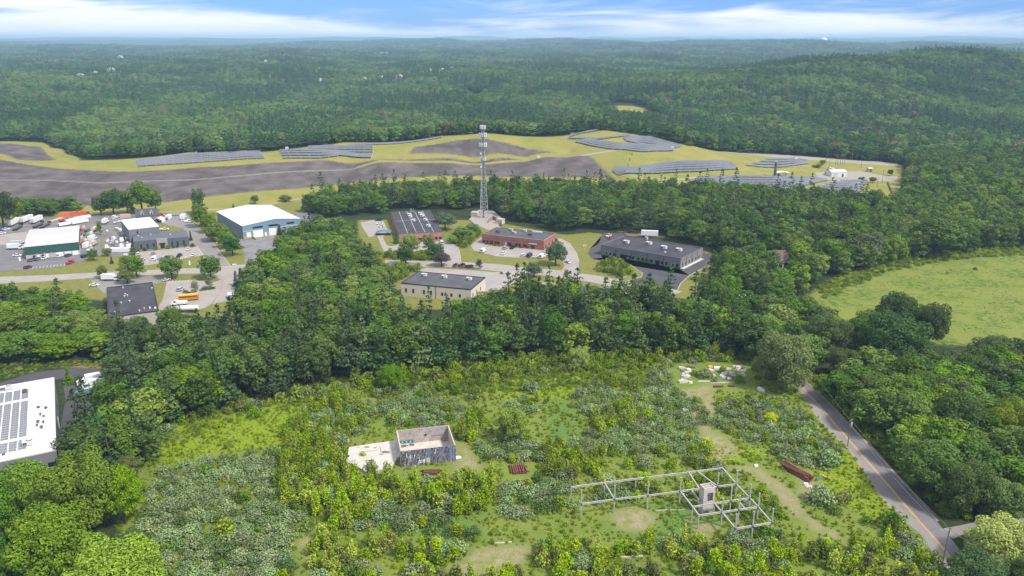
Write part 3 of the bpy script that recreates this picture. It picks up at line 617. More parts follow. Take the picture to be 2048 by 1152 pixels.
# --- grey block building on fresh asphalt
r, L, D = bldg('grey_block_building', 'long grey block building with four roof units on fresh black asphalt', 'building', (1201.4, 490.8), (1361.6, 518), (1244.4, 472), 5.6, D=29)
flat(r, L, D, 5.6, 'grey_block', 'black_membrane', 'dark_grey_block', .45, .03)
MB().box(-.02, -.05, 4.0, L + .02, -.003, 4.2).box(L + .003, 0, 4.0, L + .05, D, 4.2).build('block_band', 'dark_grey_block', r)
for k in range(1, 5): MB().box(L * k / 5 - .1, -.16, 0, L * k / 5 + .1, -.06, 5.5).build('downpipe', 'trim_black', r)
for k in range(1, 4): MB().box(L + .06, D * k / 4 - .1, 0, L + .16, D * k / 4 + .1, 5.5).build('downpipe', 'trim_black', r)
for fx, fy in ((.19, .45), (.43, .62), (.655, .5), (.84, .5)): unit(r, L * fx, D * fy, 5.6, 3.2, 2.2, 1.5, 'white_metal')
unit(r, L * .3, D * .95, 5.6, 1.6, 1.4, 1.6); vent(r, L * .75, D * .22, 5.6, .5, .5)
for k in (.26, .31, .70): win(r, L, D, 'F', L * k, .1, 2.6, 2.4, 'glass_dark', 'door')
for k in (.07, .12, .17, .37, .41, .48, .53, .58, .64, .77, .82, .90, .95): win(r, L, D, 'F', L * k, .8, 1.3, 1.6, 'glass_dark', 'window', .08, 'white_metal' if k in (.07, .12, .9) else None)
for k in range(6): win(r, L, D, 'R', 2 + k * 4.3, .8, 1.4, 1.6)
MB().box(L + .1, .5, -.5, L + 2.0, D - 2, .16).build('walkway', 'kerb_stone', r)

# --- tan flat roofed building in front of the belt
r, L, D = bldg('tan_office', 'tan building with black flat roof, dark windows and three roof units', 'building', (801.6, 566.7), (942, 579.7), (832, 543.2), 6.2)
flat(r, L, D, 6.2, 'cream_panel', 'grey_membrane', 'trim_black', .3)
for k in (.06, .165, .32, .42, .58, .71, .83): win(r, L, D, 'F', L * k, 1.9, 1.0, 2.0 if k < .55 else 1.6)
MB().box(L * .498, -.12, 0, L * .504, -.03, 6).build('downpipe', 'trim_black', r)
for fx in (.17, .47, .83): unit(r, L * fx, D * .68, 6.2, 2.6, 1.8, 1.2, 'white_metal')
MB().box(1, 1, 6.26, 3.4, 2.6, 6.6).build('roof_hatch', 'unit_dark', r)
for k in range(3): win(r, L, D, 'R', 2 + k * 5.5, 1.9, 1.2, 1.8)

# --- houses in the trees
r, L, D = gable('brown_roof_house', 'white house with brown hipped gable roof among the trees near the meadow', 'house', (1545, 522), (1579, 520), (1551, 512), 4.5, 4.2, 'white_wall', 'shingle_brown', .5, D=11)
for k in (.08, .38, .68): win(r, L, D, 'F', L * k, .2, L * .24, 2.9, 'glass_dark', 'garage_door')
MB().box(L + .02, 2, -1, L + 4, 8, 3.4).build('annex', 'white_wall', r); MB().box(L + .02, 1.7, 3.41, L + 4.3, 8.3, 3.7).build('annex_roof', 'shingle_brown', r)
r, L, D = gable('garden_shed', 'small tan shed with white front beyond the brown roofed house', 'shed', (1614, 488), (1631, 489), (1616, 483), 2.8, 1.6, 'white_wall', 'shingle_brown', .3, D=4.5)
win(r, L, D, 'F', L * .35, .1, 1.3, 1.9, 'trim_tan', 'door')
r, L, D = gable('white_cottage', 'white cottage peeping between trees beside the meadow edge', 'house', (1485, 602), (1506, 601), (1488, 592), 3.6, 1.8, 'white_wall', 'white_metal', .3, D=7)
win(r, L, D, 'F', L * .3, .8, 1.2, 1.4)

# --- landfill edge: white utility building, canopy shelter, sheds
r, L, D = gable('utility_building', 'white metal utility building beside the cluster of power poles', 'building', (1664, 345), (1694, 344.5), (1664, 338), 4.2, 1.6, 'white_wall', 'white_metal', .3, D=12)
win(r, L, D, 'F', L * .68, .1, 1.6, 2.6, 'glass_dark', 'door'); win(r, L, D, 'F', L * .1, .1, 4, 3.4, 'unit_grey', 'garage_door')
x, y, z = W(1564, 352.5); r = thing('canopy_shelter', 'open white roofed shelter beside the tall grey stack on the landfill', 'shelter', (x, y, z)); FOOT.append([(x - 7, y - 5), (x + 7, y - 5), (x + 7, y + 5), (x - 7, y + 5)])
MB().prism([(-6, 3.4), (0, 4.2), (6, 3.4), (6, 3.6), (0, 4.4), (-6, 3.6)], -3.5, 3.5).build('roof', 'white_metal', r)
for sx in (-5.5, -1.5, 2, 5.5):
    for sy in (-3, 3): MB().box(sx - .12, sy - .12, -1, sx + .12, sy + .12, 3.55).build('post', 'unit_grey', r)
MB().box(-4.5, -1.5, 0, -1.8, 1.5, 2.4).box(2.5, -1.5, 0, 3.8, 1, 2.8).build('equipment_cabinet', 'white_metal', r)
x, y, z = W(1549.5, 354); r = thing('grey_stack', 'tall plain grey stack standing beside the white roofed shelter', 'chimney', (x, y, z))
MB().cyl(0, 0, -1, 13.5, 1.35, 1.1, 14).build('shaft', 'slate_metal', r); MB().cyl(0, 0, 13.5, 13.9, 1.3, 1.3, 14).build('cap', 'unit_grey', r); MB().box(-2, -2, -1, 2, 2, .6).build('base', 'stone_grey', r)
r, L, D = gable('brown_shed', 'small brown shed in the fenced yard behind the power poles', 'shed', (1737, 337.5), (1745.5, 337.5), (1737, 335), 2.8, .8, 'tan_wood', 'unit_grey', .3, D=4)
win(r, L, D, 'F', L * .4, .1, 1.4, 1.9, 'trim_black', 'door')

# --- cell tower and its compound
tx, ty, _ = W(967.5, 438)
dep = ty * cp + CH * sp
TH = 0
for hh in np.arange(40, 90, .25):
    if proj(tx, ty, hh)[1] < 251: TH = float(hh); break
t = thing('cell_tower', 'tall steel lattice cell tower with rings of white antennas', 'tower', (tx, ty, 0), R(12))
def wid(z): return 3.3 - 1.9 * min(z / (TH * .55), 1) if z < TH * .55 else 1.4 - .25 * (z - TH * .55) / (TH * .45)
ang = [R(90), R(210), R(330)]
lv = list(np.linspace(0, TH * .55, 10)) + list(np.linspace(TH * .55, TH, 12))[1:]
for a in ang: MB().tube([(math.cos(a) * wid(z), math.sin(a) * wid(z), z) for z in lv], [.26 - .12 * z / TH for z in lv], 6).build('leg', 'galvanised', t)
br = MB()
for z0, z1 in zip(lv[:-1], lv[1:]):
    for i in range(3):
        a, c = ang[i], ang[(i + 1) % 3]
        pa, pb = [np.array([math.cos(q) * wid(z0), math.sin(q) * wid(z0), z0]) for q in (a, c)]
        qa, qb = [np.array([math.cos(q) * wid(z1), math.sin(q) * wid(z1), z1]) for q in (a, c)]
        br.tube([pa, qb], .09, 4).tube([pb, qa], .09, 4).tube([qa, qb], .08, 4)
br.build('bracing', 'galvanised', t)
MB().tube([(.2, .3, 0), (.2, .3, TH - 1)], .28, 6).tube([(-.35, 0, 0), (-.35, 0, TH - 3)], .2, 6).build('cable_run', 'unit_dark', t)
def ring(zc, rr, n, ah, full=True, s0=0):
    pf = MB()
    for i in range(n):
        a, c = 2 * math.pi * i / n, 2 * math.pi * (i + 1) / n
        for dz in (-.8, .8): pf.tube([(rr * .93 * math.cos(a), rr * .93 * math.sin(a), zc + dz), (rr * .93 * math.cos(c), rr * .93 * math.sin(c), zc + dz)], .07, 4)
        if i % 3 == 0: pf.tube([(0, 0, zc), (rr * .93 * math.cos(a), rr * .93 * math.sin(a), zc - .5)], .09, 4)
    pf.build('antenna_frame', 'galvanised', t)
    for i in range(n):
        if not full and not s0 <= i < s0 + n * .6: continue
        a = 2 * math.pi * (i + .5) / n; ca, sa = math.cos(a), math.sin(a)
        MB().box(-.16, -.28, -ah / 2, .16, .28, ah / 2).build('antenna', 'white_wall' if i % 4 else 'unit_grey', t, (rr * ca, rr * sa, zc), a)
    for i in range(3):
        a = 2 * math.pi * (i + .2) / 3; MB().box(-.2, -.25, -.5, .2, .25, .5).build('radio_unit', 'unit_dark', t, (rr * .7 * math.cos(a), rr * .7 * math.sin(a), zc), a)
ring(TH - 1.2, 2.0, 9, 2.6); ring(TH - 6.3, 2.6, 12, 2.6); ring(TH - 13, 2.6, 12, 2.8); ring(TH - 22.5, 2.1, 9, 2.4, False, 6)
for z, a in ((TH - 19, 3.4), (TH - 22, 3.2), (TH - 28, 3.5)):
    MB().cyl(1.9 * math.cos(a), 1.9 * math.sin(a), z - .6, z + .6, .5, .5, 10).build('dish', 'white_wall', t)
plain('compound_gravel', (.3, .27, .23), .9, .2, 1); plain('stockade', (.3, .22, .17), .9, .2, 1.2)
def shed_at(px, py, w_, d_, h_, label, rz=0, wall='cream_panel', roof='tan_block', name='equipment_shed'):
    x, y, z = W(px, py); r = thing(name, label, 'shed', (x, y, z), rz); FOOT.append([(x - w_ / 2, y - d_ / 2), (x + w_ / 2, y - d_ / 2), (x + w_ / 2, y + d_ / 2), (x - w_ / 2, y + d_ / 2)])
    MB().box(-w_ / 2, -d_ / 2, -.5, w_ / 2, d_ / 2, h_).build('wall', wall, r); MB().box(-w_ / 2 - .2, -d_ / 2 - .2, h_ + .004, w_ / 2 + .2, d_ / 2 + .2, h_ + .25).build('roof', roof, r)
    MB().box(-.5, -d_ / 2 - .06, 0, .5, -d_ / 2 + .02, 2.1).build('door', 'unit_grey', r); return r
shed_at(949.5, 434, 4.5, 7, 3.2, 'pale equipment shed in the tower compound, on the brick building side', R(-8)); shed_at(962, 431, 4, 5, 3.2, 'grey equipment shed right behind the tower legs', R(-8), 'unit_grey', 'stone_grey'); shed_at(1001, 447, 4.5, 4, 3.0, 'tan shed at the far corner of the tower compound beside the forest', R(-30))
sheet('yard', 'compound_gravel', "938,440 955,428 985,424 1003,438 1004,455 985,458 975,459 950,449", .035)
cw = [W(*p)[:2] for p in pxl("977,446 986,440 1000,446 1004,455")]
fn = thing('compound_fence', 'brown wooden stockade fence angled round the tower compound', 'fence', (*cw[0], 0))
for a, c in zip(cw[:-1], cw[1:]):
    a, c = np.array(a), np.array(c); l_ = np.linalg.norm(c - a)
    MB().box(0, -.06, 0, l_, .06, 2.6).build('fence_panel', 'stockade', fn, (*(a - np.array(cw[0])), 0), math.atan2(*(c - a)[::-1]))
    MB().box(-.12, -.12, 0, .12, .12, 2.8).build('post', 'tan_wood', fn, (*(a - np.array(cw[0])), 0))

# --- radome and far houses in the forest
def far_house(px, py, zoff, w_, d_, h_, label, wall='white_wall', roof='unit_grey', dist=None):
    w_, d_, h_ = w_ * .62, d_ * .62, h_ * .75
    d = ray(px, py); tt = np.arange(600, 9000, 4.0) / d[1]; X, Y, Z = d[0] * tt, d[1] * tt, CH + d[2] * tt
    k = np.where(Z <= hgt(X, Y) + zoff)[0]; k = k[0] if len(k) else -1; x, y, z = X[k], Y[k], Z[k]
    r = thing('distant_house', label, 'house', (x, y, z), rng.uniform(-.5, .5), 'houses scattered in the far forest')
    MB().prism([(-w_ / 2, -zoff), (w_ / 2, -zoff), (w_ / 2, h_ * .6), (0, h_), (-w_ / 2, h_ * .6)], -d_ / 2, d_ / 2).build('wall', wall, r)
    MB().prism([(-w_ / 2 - .5, h_ * .55), (0, h_ + .1), (w_ / 2 + .5, h_ * .55), (w_ / 2 + .5, h_ * .55 + .4), (0, h_ + .5), (-w_ / 2 - .5, h_ * .55 + .4)], -d_ / 2 - .5, d_ / 2 + .5).build('roof', roof, r)
    return r
FARH = [(240, 115, 30, 'white house highest on the wooded rise, over the trailer yard'), (222, 141, 26, 'white house by the clearing in the wooded valley'), (160, 152, 22, 'white house standing alone in the forest over the far slope'), (190, 147, 20, 'small white house near the yellow clearing edge'),
        (752, 108, 26, 'white house, western one of the distant row on the far hillside'), (764, 107, 26, 'white house in the middle of the distant row on the far hillside'), (774, 107, 24, 'white house, eastern one of the distant row on the far hillside'),
        (728, 159, 16, 'white gable end poking out of the forest short of the big house'), (762, 156, 20, 'low white house beside the big distant house'), (798, 155, 26, 'big tan and white house standing tall in the forest'), (862, 141, 14, 'tiny white house farther back than the big house'), (884, 141, 20, 'pale house beside the tiny white house in the forest'),
        (903, 137, 14, 'pale blue roofed house deep in the forest'), (640, 161, 10, 'white sliver of a house among dark trees'), (532, 123, 14, 'white roof between trees under the long ridge'), (1081, 213, 9, 'grey house at the forest edge behind the landfill crest'), (1610, 80, 40, 'pale block beside the white radome on the skyline')]
for a, b2, w_, lb in FARH: far_house(a, b2, 13 if b2 < 200 else 9, w_, w_ * .55, 7 if w_ < 24 else 9, lb, 'cream_panel' if '(tan' in lb or 'big' in lb else 'white_wall', 'unit_grey' if w_ % 4 else 'white_metal')
h_ = far_house(2024, 302, 8, 14, 9, 9, 'grey roofed house with a red and white chimney in the forest', 'slate_metal', 'slate_metal'); h_['group'] = 'houses near the forest road'; MB().box(-4, -5, 3, -1, -2.5, 9.5).build('chimney', 'red_brick', h_); MB().box(-3.4, -5.2, 4, -1.8, -5, 9).build('chimney_panel', 'white_wall', h_)
x, y = 824 / 1600 * 6200 * .79, 6200; x = (1648 - 1024) / F * (y * cp); z = h1(x, y)
while proj(x, y, z)[1] > 83: z += 2
r = thing('radome', 'white radar dome on the far skyline', 'radome', (x, y, z)); bm = bmesh.new(); bmesh.ops.create_icosphere(bm, subdivisions=3, radius=24); me = bpy.data.meshes.new('dome'); bm.to_mesh(me); bm.free(); me.materials.append(MATS['white_wall'])
link('dome', me, r, (0, 0, 4)); MB().cyl(0, 0, -90, -6, 12, 12, 12).build('base', 'white_wall', r)
# ------------------------------------------------------------------ concrete ruin with slab
plain('old_concrete', (.42, .385, .34), .9, .25, .8); plain('pale_concrete', (.47, .43, .375), .9, .32, .45); plain('rust', (.20, .075, .045), .9, .35, 1.2); plain('dark_rust', (.11, .05, .035), .9, .3, 1.5)
plain('stain', (.14, .11, .085), .8, .3, 1.5); plain('spray_black', (.02, .02, .03), .8, .1, 1); plain('spray_teal', (.03, .22, .27), .7, .3, 2); plain('spray_orange', (.62, .33, .12), .7, .3, 2); plain('spray_white', (.75, .75, .78), .8, .15, 2); plain('spray_blue', (.15, .2, .34), .7, .3, 2)
m, nt, b = nodes('graffiti_wall'); v = obvec(nt, (1.6, 1.6, .55)); v2 = obvec(nt, (2.4, 2.4, .7))
f1 = noise(nt, 1.0, 6, .7, v, 1.2); f2 = noise(nt, 1.5, 5, .6, v2, 2.0); f3 = noise(nt, .4, 3, .5, obvec(nt), .5)
c = mixc(nt, math_(nt, 'MULTIPLY_ADD', f1, 7, -3.3, True), (.035, .037, .05), (.22, .21, .22))
c = mixc(nt, math_(nt, 'MULTIPLY_ADD', f2, 10, -5.6, True), c, (.62, .62, .66))
c = mixc(nt, math_(nt, 'MULTIPLY_ADD', f3, 9, -5.0, True), c, mixc(nt, .25, c, (.16, .2, .34)))
nt.links.new(c, b.inputs['Base Color']); b.inputs['Roughness'].default_value = .85
m, nt, b = nodes('scrawled_wall'); v = obvec(nt, (1, 1, 1)); f1 = noise(nt, 1.1, 6, .7, v, 2.5); f2 = noise(nt, .5, 4, .6, v)
c = mixc(nt, math_(nt, 'MULTIPLY_ADD', f2, 3, -1.1, True), (.40, .345, .31), (.27, .235, .215)); c = mixc(nt, math_(nt, 'MULTIPLY_ADD', f1, 9, -4.8, True), c, (.12, .11, .115))
nt.links.new(c, b.inputs['Base Color']); b.inputs['Roughness'].default_value = .9
RH = 5.2
r, L, D = bldg('concrete_ruin', 'roofless concrete shell with graffiti walls standing on a pale slab', 'ruin', (801.3, 903.5), (911.6, 891), (794, 861), RH)
t_ = .35; fz = .5
MB().box(0, 0, -1, L, t_, RH).build('wall', 'graffiti_wall', r)['label'] = 'outer wall covered in black, white and blue graffiti'
MB().box(0, D - t_, -1, L, D, RH).build('wall', 'scrawled_wall', r); MB().box(L - t_, t_ + .003, -1, L, D - t_ - .003, RH).build('wall', 'old_concrete', r); MB().box(0, t_ + .003, -1, t_, D - t_ - .003, RH).build('wall', 'pale_concrete', r)
MB().box(t_ + .002, t_ + .002, -1, L - t_ - .002, D - t_ - .002, fz).build('floor_slab', 'pale_concrete', r)
def blob(par, cx, cy, rx, ry, z, mat, name='stain', seed=0, n=18, plane='xy', yy=0.0):
    rr = np.random.default_rng(seed); p = []
    for i in range(n):
        a = 2 * math.pi * i / n; k = rr.uniform(.75, 1.1); p.append((cx + rx * k * math.cos(a), cy + ry * k * math.sin(a)))
    v = [(x, y, z) for x, y in p] if plane == 'xy' else [(x, yy, y) for x, y in p]
    return MB().add(v, [tuple(range(n))]).build(name, mat, par)
blob(r, 1.8, D - 1.6, 1.6, .9, fz + .01, 'stain', seed=1); blob(r, L * .27, D - 1.3, 1.0, .9, fz + .012, 'stain', seed=2); blob(r, L * .42, D * .32, 1.0, .55, fz + .011, 'stain', seed=3); blob(r, L - 1.6, D - 1.2, 1.1, .35, fz + .012, 'stain', seed=4)
yb = D - t_ - .02
st = []
for i in range(10):
    a = math.pi / 2 + i * math.pi / 5; q = .75 if i % 2 == 0 else .3; st.append((L * .545 + q * math.cos(a), yb, 2.8 + q * math.sin(a)))
MB().add(st, [tuple(range(10))]).build('star_graffiti', 'spray_black', r)
g2 = MB(); rr = np.random.default_rng(5)
for i in range(7):
    x0 = .8 + i * .62; g2.add([(x0, yb, .75), (x0 + .5, yb, .7 + rr.uniform(0, .2)), (x0 + .62, yb, 1.55 + rr.uniform(0, .35)), (x0 + .2, yb, 1.75 + rr.uniform(-.1, .3)), (x0 - .1, yb, 1.4)], [(0, 1, 2, 3, 4)], 0)
    g2.add([(x0 + .15, yb - .01, 1.0), (x0 + .38, yb - .01, 1.0), (x0 + .42, yb - .01, 1.35), (x0 + .2, yb - .01, 1.4)], [(0, 1, 2, 3)], 1 if i % 2 else 2)
for i in range(5):
    x0 = 1.0 + i * .75; g2.add([(x0, yb, 2.1), (x0 + .2, yb, 2.05), (x0 + .6, yb, 2.75 + rr.uniform(0, .2)), (x0 + .3, yb, 2.8)], [(0, 1, 2, 3)], 3)
g2.build('bubble_graffiti', ['spray_teal', 'spray_white', 'spray_black', 'spray_orange'], r)
MB().tube([(L * .66, yb, 2.2), (L * .74, yb, 2.35), (L * .86, yb, 2.3), (L * .86, yb, 2.7)], .06, 4).build('line_graffiti', 'spray_black', r)
g3 = MB()
for i, (cx, cz) in enumerate(((L * .33, 1.2), (L * .36, 1.3))): g3.tube([(cx + .42 * math.cos(a), -.03, cz + .42 * math.sin(a)) for a in np.linspace(0, 6.28, 12)], .06, 4)
g3.build('ring_graffiti', 'spray_white', r); MB().box(L * .46, -.04, .3, L * .52, .01, 2.2).build('pale_patch', 'pale_concrete', r)
g4 = MB()
for i in range(16):
    x0 = L * rr.uniform(.02, .98); z0 = rr.uniform(.4, 3.4); g4.add([(x0, -.02, z0), (x0 + .16, -.02, z0), (x0 + .16 + rr.uniform(-.3, .3), -.02, z0 + rr.uniform(.6, 1.6)), (x0 + rr.uniform(-.3, .2), -.02, z0 + rr.uniform(.6, 1.5))], [(0, 1, 2, 3)], i % 2)
for x0 in (L * .48, L * .89, L * .94): g4.add([(x0, -.025, .6), (x0 + .5, -.025, .5), (x0 + .55, -.025, 4.3), (x0 + .1, -.025, 4.6)], [(0, 1, 2, 3)], 1)
g4.build('streak_graffiti', ['spray_white', 'spray_blue'], r)
# slab beside it
sl = [P(*p, .9) for p in pxl("699,894 801,879 803,905 780,936 736,944.5 692,922")]
c0 = np.mean(sl, 0); s = thing('concrete_slab', 'bare pale concrete slab with dark puddle stains beside the roofless shell', 'slab', (c0[0], c0[1], 0)); FOOT.append(sl)
rr = np.random.default_rng(8); sl2 = []
for (ax, ay), (bx, by) in zip(sl, sl[1:] + sl[:1]):
    for t in np.linspace(0, 1, 9)[:-1]: sl2.append((ax + (bx - ax) * t + rr.normal() * .13 * (t > 0), ay + (by - ay) * t + rr.normal() * .13 * (t > 0)))
q = [(x - c0[0], y - c0[1]) for x, y in sl2]; n = len(q)
MB().add([(x, y, -1) for x, y in q] + [(x, y, .9) for x, y in q], [tuple(range(n))[::-1], tuple(range(n, 2 * n))] + [(i, (i + 1) % n, (i + 1) % n + n, i + n) for i in range(n)]).build('deck', 'pale_concrete', s)
def on_slab(px, py): x, y = P(px, py, .9); return x - c0[0], y - c0[1]
for i, (px, py, rx, ry) in enumerate(((734, 894, 1.0, .45), (750, 895.5, .6, .35), (771, 904, 1.5, .8), (762, 908, .9, .3), (789, 904.5, .85, .55), (717, 894.5, .4, .2))): blob(s, *on_slab(px, py), rx, ry, .91 + .003 * i, 'stain' if i != 4 else 'unit_grey', seed=10 + i)
for p0, p1 in (((718, 904), (755, 901)), ((760, 893), (762, 905)), ((728, 921), (748, 919))):
    a, b2 = on_slab(*p0), on_slab(*p1); MB().tube([(*a, .91), (*b2, .91)], .07, 4).build('crack', 'stain', s)

# ------------------------------------------------------------------ unfinished steel frame
m0, zb, zt = (1120, 910), 4.0, 8.1
def fp(cx, cy): return np.array(P(m0[0] + cx / 4.452, m0[1] + cy / 4.452, zb))
K = dict(A=(100, 287), B=(395, 247), C=(675, 213), D=(1145, 155), E=(1222, 146), F=(1445, 115), G=(190, 437), H=(485, 395), I=(782, 362), J=(1070, 323), Ka=(1240, 300), La=(1402, 281), M=(1570, 260), N=(1180, 462), O=(1375, 432), Pp=(1520, 408), Q=(1690, 384), R=(1237, 538), S=(1442, 510), T=(1592, 487), U=(1765, 465), V=(1562, 655), Wq=(1716, 632), X=(1887, 603), jj=(1165, 310), k2=(1235, 398), p2=(1578, 400), t2=(1645, 478))
K = {k: fp(*v) for k, v in K.items()}
org = K['J']; fr = thing('steel_frame', 'unfinished grey steel building frame of bare columns and beams in the overgrown field', 'steel frame', (*org, 0))
def hbeam(a, b2, z, name='beam'):
    a, b2 = K[a] - org, K[b2] - org; l = np.linalg.norm(b2 - a); mb = MB()
    mb.box(0, -.16, .16, l, .16, .2).box(0, -.16, -.2, l, .16, -.16).box(0, -.03, -.16, l, .03, .16)
    return mb.build(name, 'steel_grey', fr, (*a, z), math.atan2(*(b2 - a)[::-1]))
for a, b2 in ('AB', 'BC', 'CD', 'DE', 'EF', 'GH', 'HI', 'IJ', ('J', 'Ka'), ('Ka', 'La'), ('La', 'M'), 'NO', ('O', 'Pp'), ('Pp', 'Q'), 'RS', 'ST', 'TU', ('V', 'Wq'), ('Wq', 'X')): hbeam(a, b2, zb)
for a, b2 in ('BH', 'JN', 'NR', ('D', 'Ka'), ('E', 'La'), 'FM', 'MQ', 'QU', 'UX', 'SV', 'OS', ('jj', 'k2'), ('p2', 't2')): hbeam(a, b2, zb - .006, 'crossbeam')
def col(k, z0, z1, wdt=.17):
    p = K[k] - org; mb = MB(); mb.box(-wdt, -wdt, z0, wdt, -wdt + .05, z1).box(-wdt, wdt - .05, z0, wdt, wdt, z1).box(-.03, -wdt + .05, z0, .03, wdt - .05, z1).box(-wdt - .03, -wdt - .03, z1, wdt + .03, wdt + .03, z1 + .06)
    c_ = mb.build('column', 'steel_grey', fr, (*p, 0)); 
    if z1 > 5: MB().box(-wdt - .05, -wdt - .05, zb - .35, wdt + .05, wdt + .05, zb + .3).build('bolt_plate', 'unit_dark', c_)
for k in ('G', 'H', 'I', 'J', 'La', 'M', 'Pp', 'Q', 'S', 'T', 'U', 'V', 'Wq', 'X'): col(k, -.5, zt)
for k in ('A', 'B', 'C', 'F', 'N', 'R', 'O', 'D'): col(k, -.5, zb - .2, .14)
# block lift shaft
plain('block_shaft', (.50, .44, .40), .9, .3, 1.2)
sh = [np.array(P(m0[0] + x / 4.452, m0[1] + y / 4.452, 7.6)) for x, y in ((1285, 300), (1385, 283), (1245, 260))]
u = sh[1] - sh[0]; lx = np.linalg.norm(u); u /= lx; v = np.array([-u[1], u[0]]); ly = float((sh[2] - sh[0]) @ v)
r = thing('lift_shaft', 'pale concrete block lift shaft standing inside the bare steel frame', 'lift shaft', (*sh[0], 0), math.atan2(u[1], u[0])); t_ = .22; hh = 7.6; FOOT.append([tuple(sh[0] + u * a * lx + v * c2 * ly) for a, c2 in ((0, 0), (1, 0), (1, 1), (0, 1))])
w0, w1, h0, h1_ = lx * .32, lx * .86, 3.5, 6.0
mb = MB(); mb.box(0, 0, -.5, lx, t_, h0).box(0, 0, h1_, lx, t_, hh).box(0, 0, h0 + .002, w0, t_, h1_ - .002).box(w1, 0, h0 + .002, lx, t_, h1_ - .002)
mb.box(0, ly - t_, -.5, lx, ly, hh).box(0, t_ + .002, -.5, t_, ly - t_ - .002, hh).box(lx - t_, t_ + .002, -.5, lx, ly - t_ - .002, hh).box(t_, ly * .48, -.5, lx - t_, ly * .48 + .2, hh - .1)
mb.build('wall', 'block_shaft', r); tb = MB()
for i in range(11): tb.box(w0 - .18 - .1 * (i % 2), -.03, h0 - .4 + i * .28, w0 - .02, -.004, h0 - .22 + i * .28)
tb.build('toothed_edge', 'pale_concrete', r); MB().box(w0 + .5, .05, h0, w0 + .62, .17, h1_).build('guide_rail', 'unit_dark', r)

# ------------------------------------------------------------------ rusty beam stacks and rubble
def beam_stack(px, py, n, l, a, label, layers=2, spread=.5, mat='rust', cross=False):
    x, y, _ = W(px, py); r = thing('rusty_beam_stack', label, 'beam stack', (x, y, 0), a); rr = np.random.default_rng(int(px))
    for j in range(layers):
        for i in range(n):
            q = (i - n / 2) * spread; k = MB(); ll = l * rr.uniform(.75, 1.0)
            k.box(-ll / 2, -.15, .13, ll / 2, .15, .17).box(-ll / 2, -.15, -.17, ll / 2, .15, -.13).box(-ll / 2, -.03, -.13, ll / 2, .03, .13)
            o = k.build('steel_beam', mat if rr.random() > .25 else 'dark_rust', r, (rr.uniform(-.6, .6) if not cross or j % 2 == 0 else q, q if not cross or j % 2 == 0 else rr.uniform(-.5, .5), .2 + j * .36 + .004 * i), (math.pi / 2 if cross and j % 2 else 0) + rr.uniform(-.09, .09)); o.rotation_euler[0] = rr.uniform(-.4, .4)
    return r
beam_stack(1594, 947, 6, 10.5, R(-59), 'long stack of rusty steel beams beside the dirt track near the road', 4, .4)
beam_stack(1038, 939, 8, 5.2, R(8), 'square crossed stack of rusty beams in the grass between ruin and steel frame', 2, .62, cross=True)
beam_stack(862, 946, 5, 5.5, R(5), 'weedy heap of dark rusty beams under the graffiti wall', 2, .5, 'dark_rust')
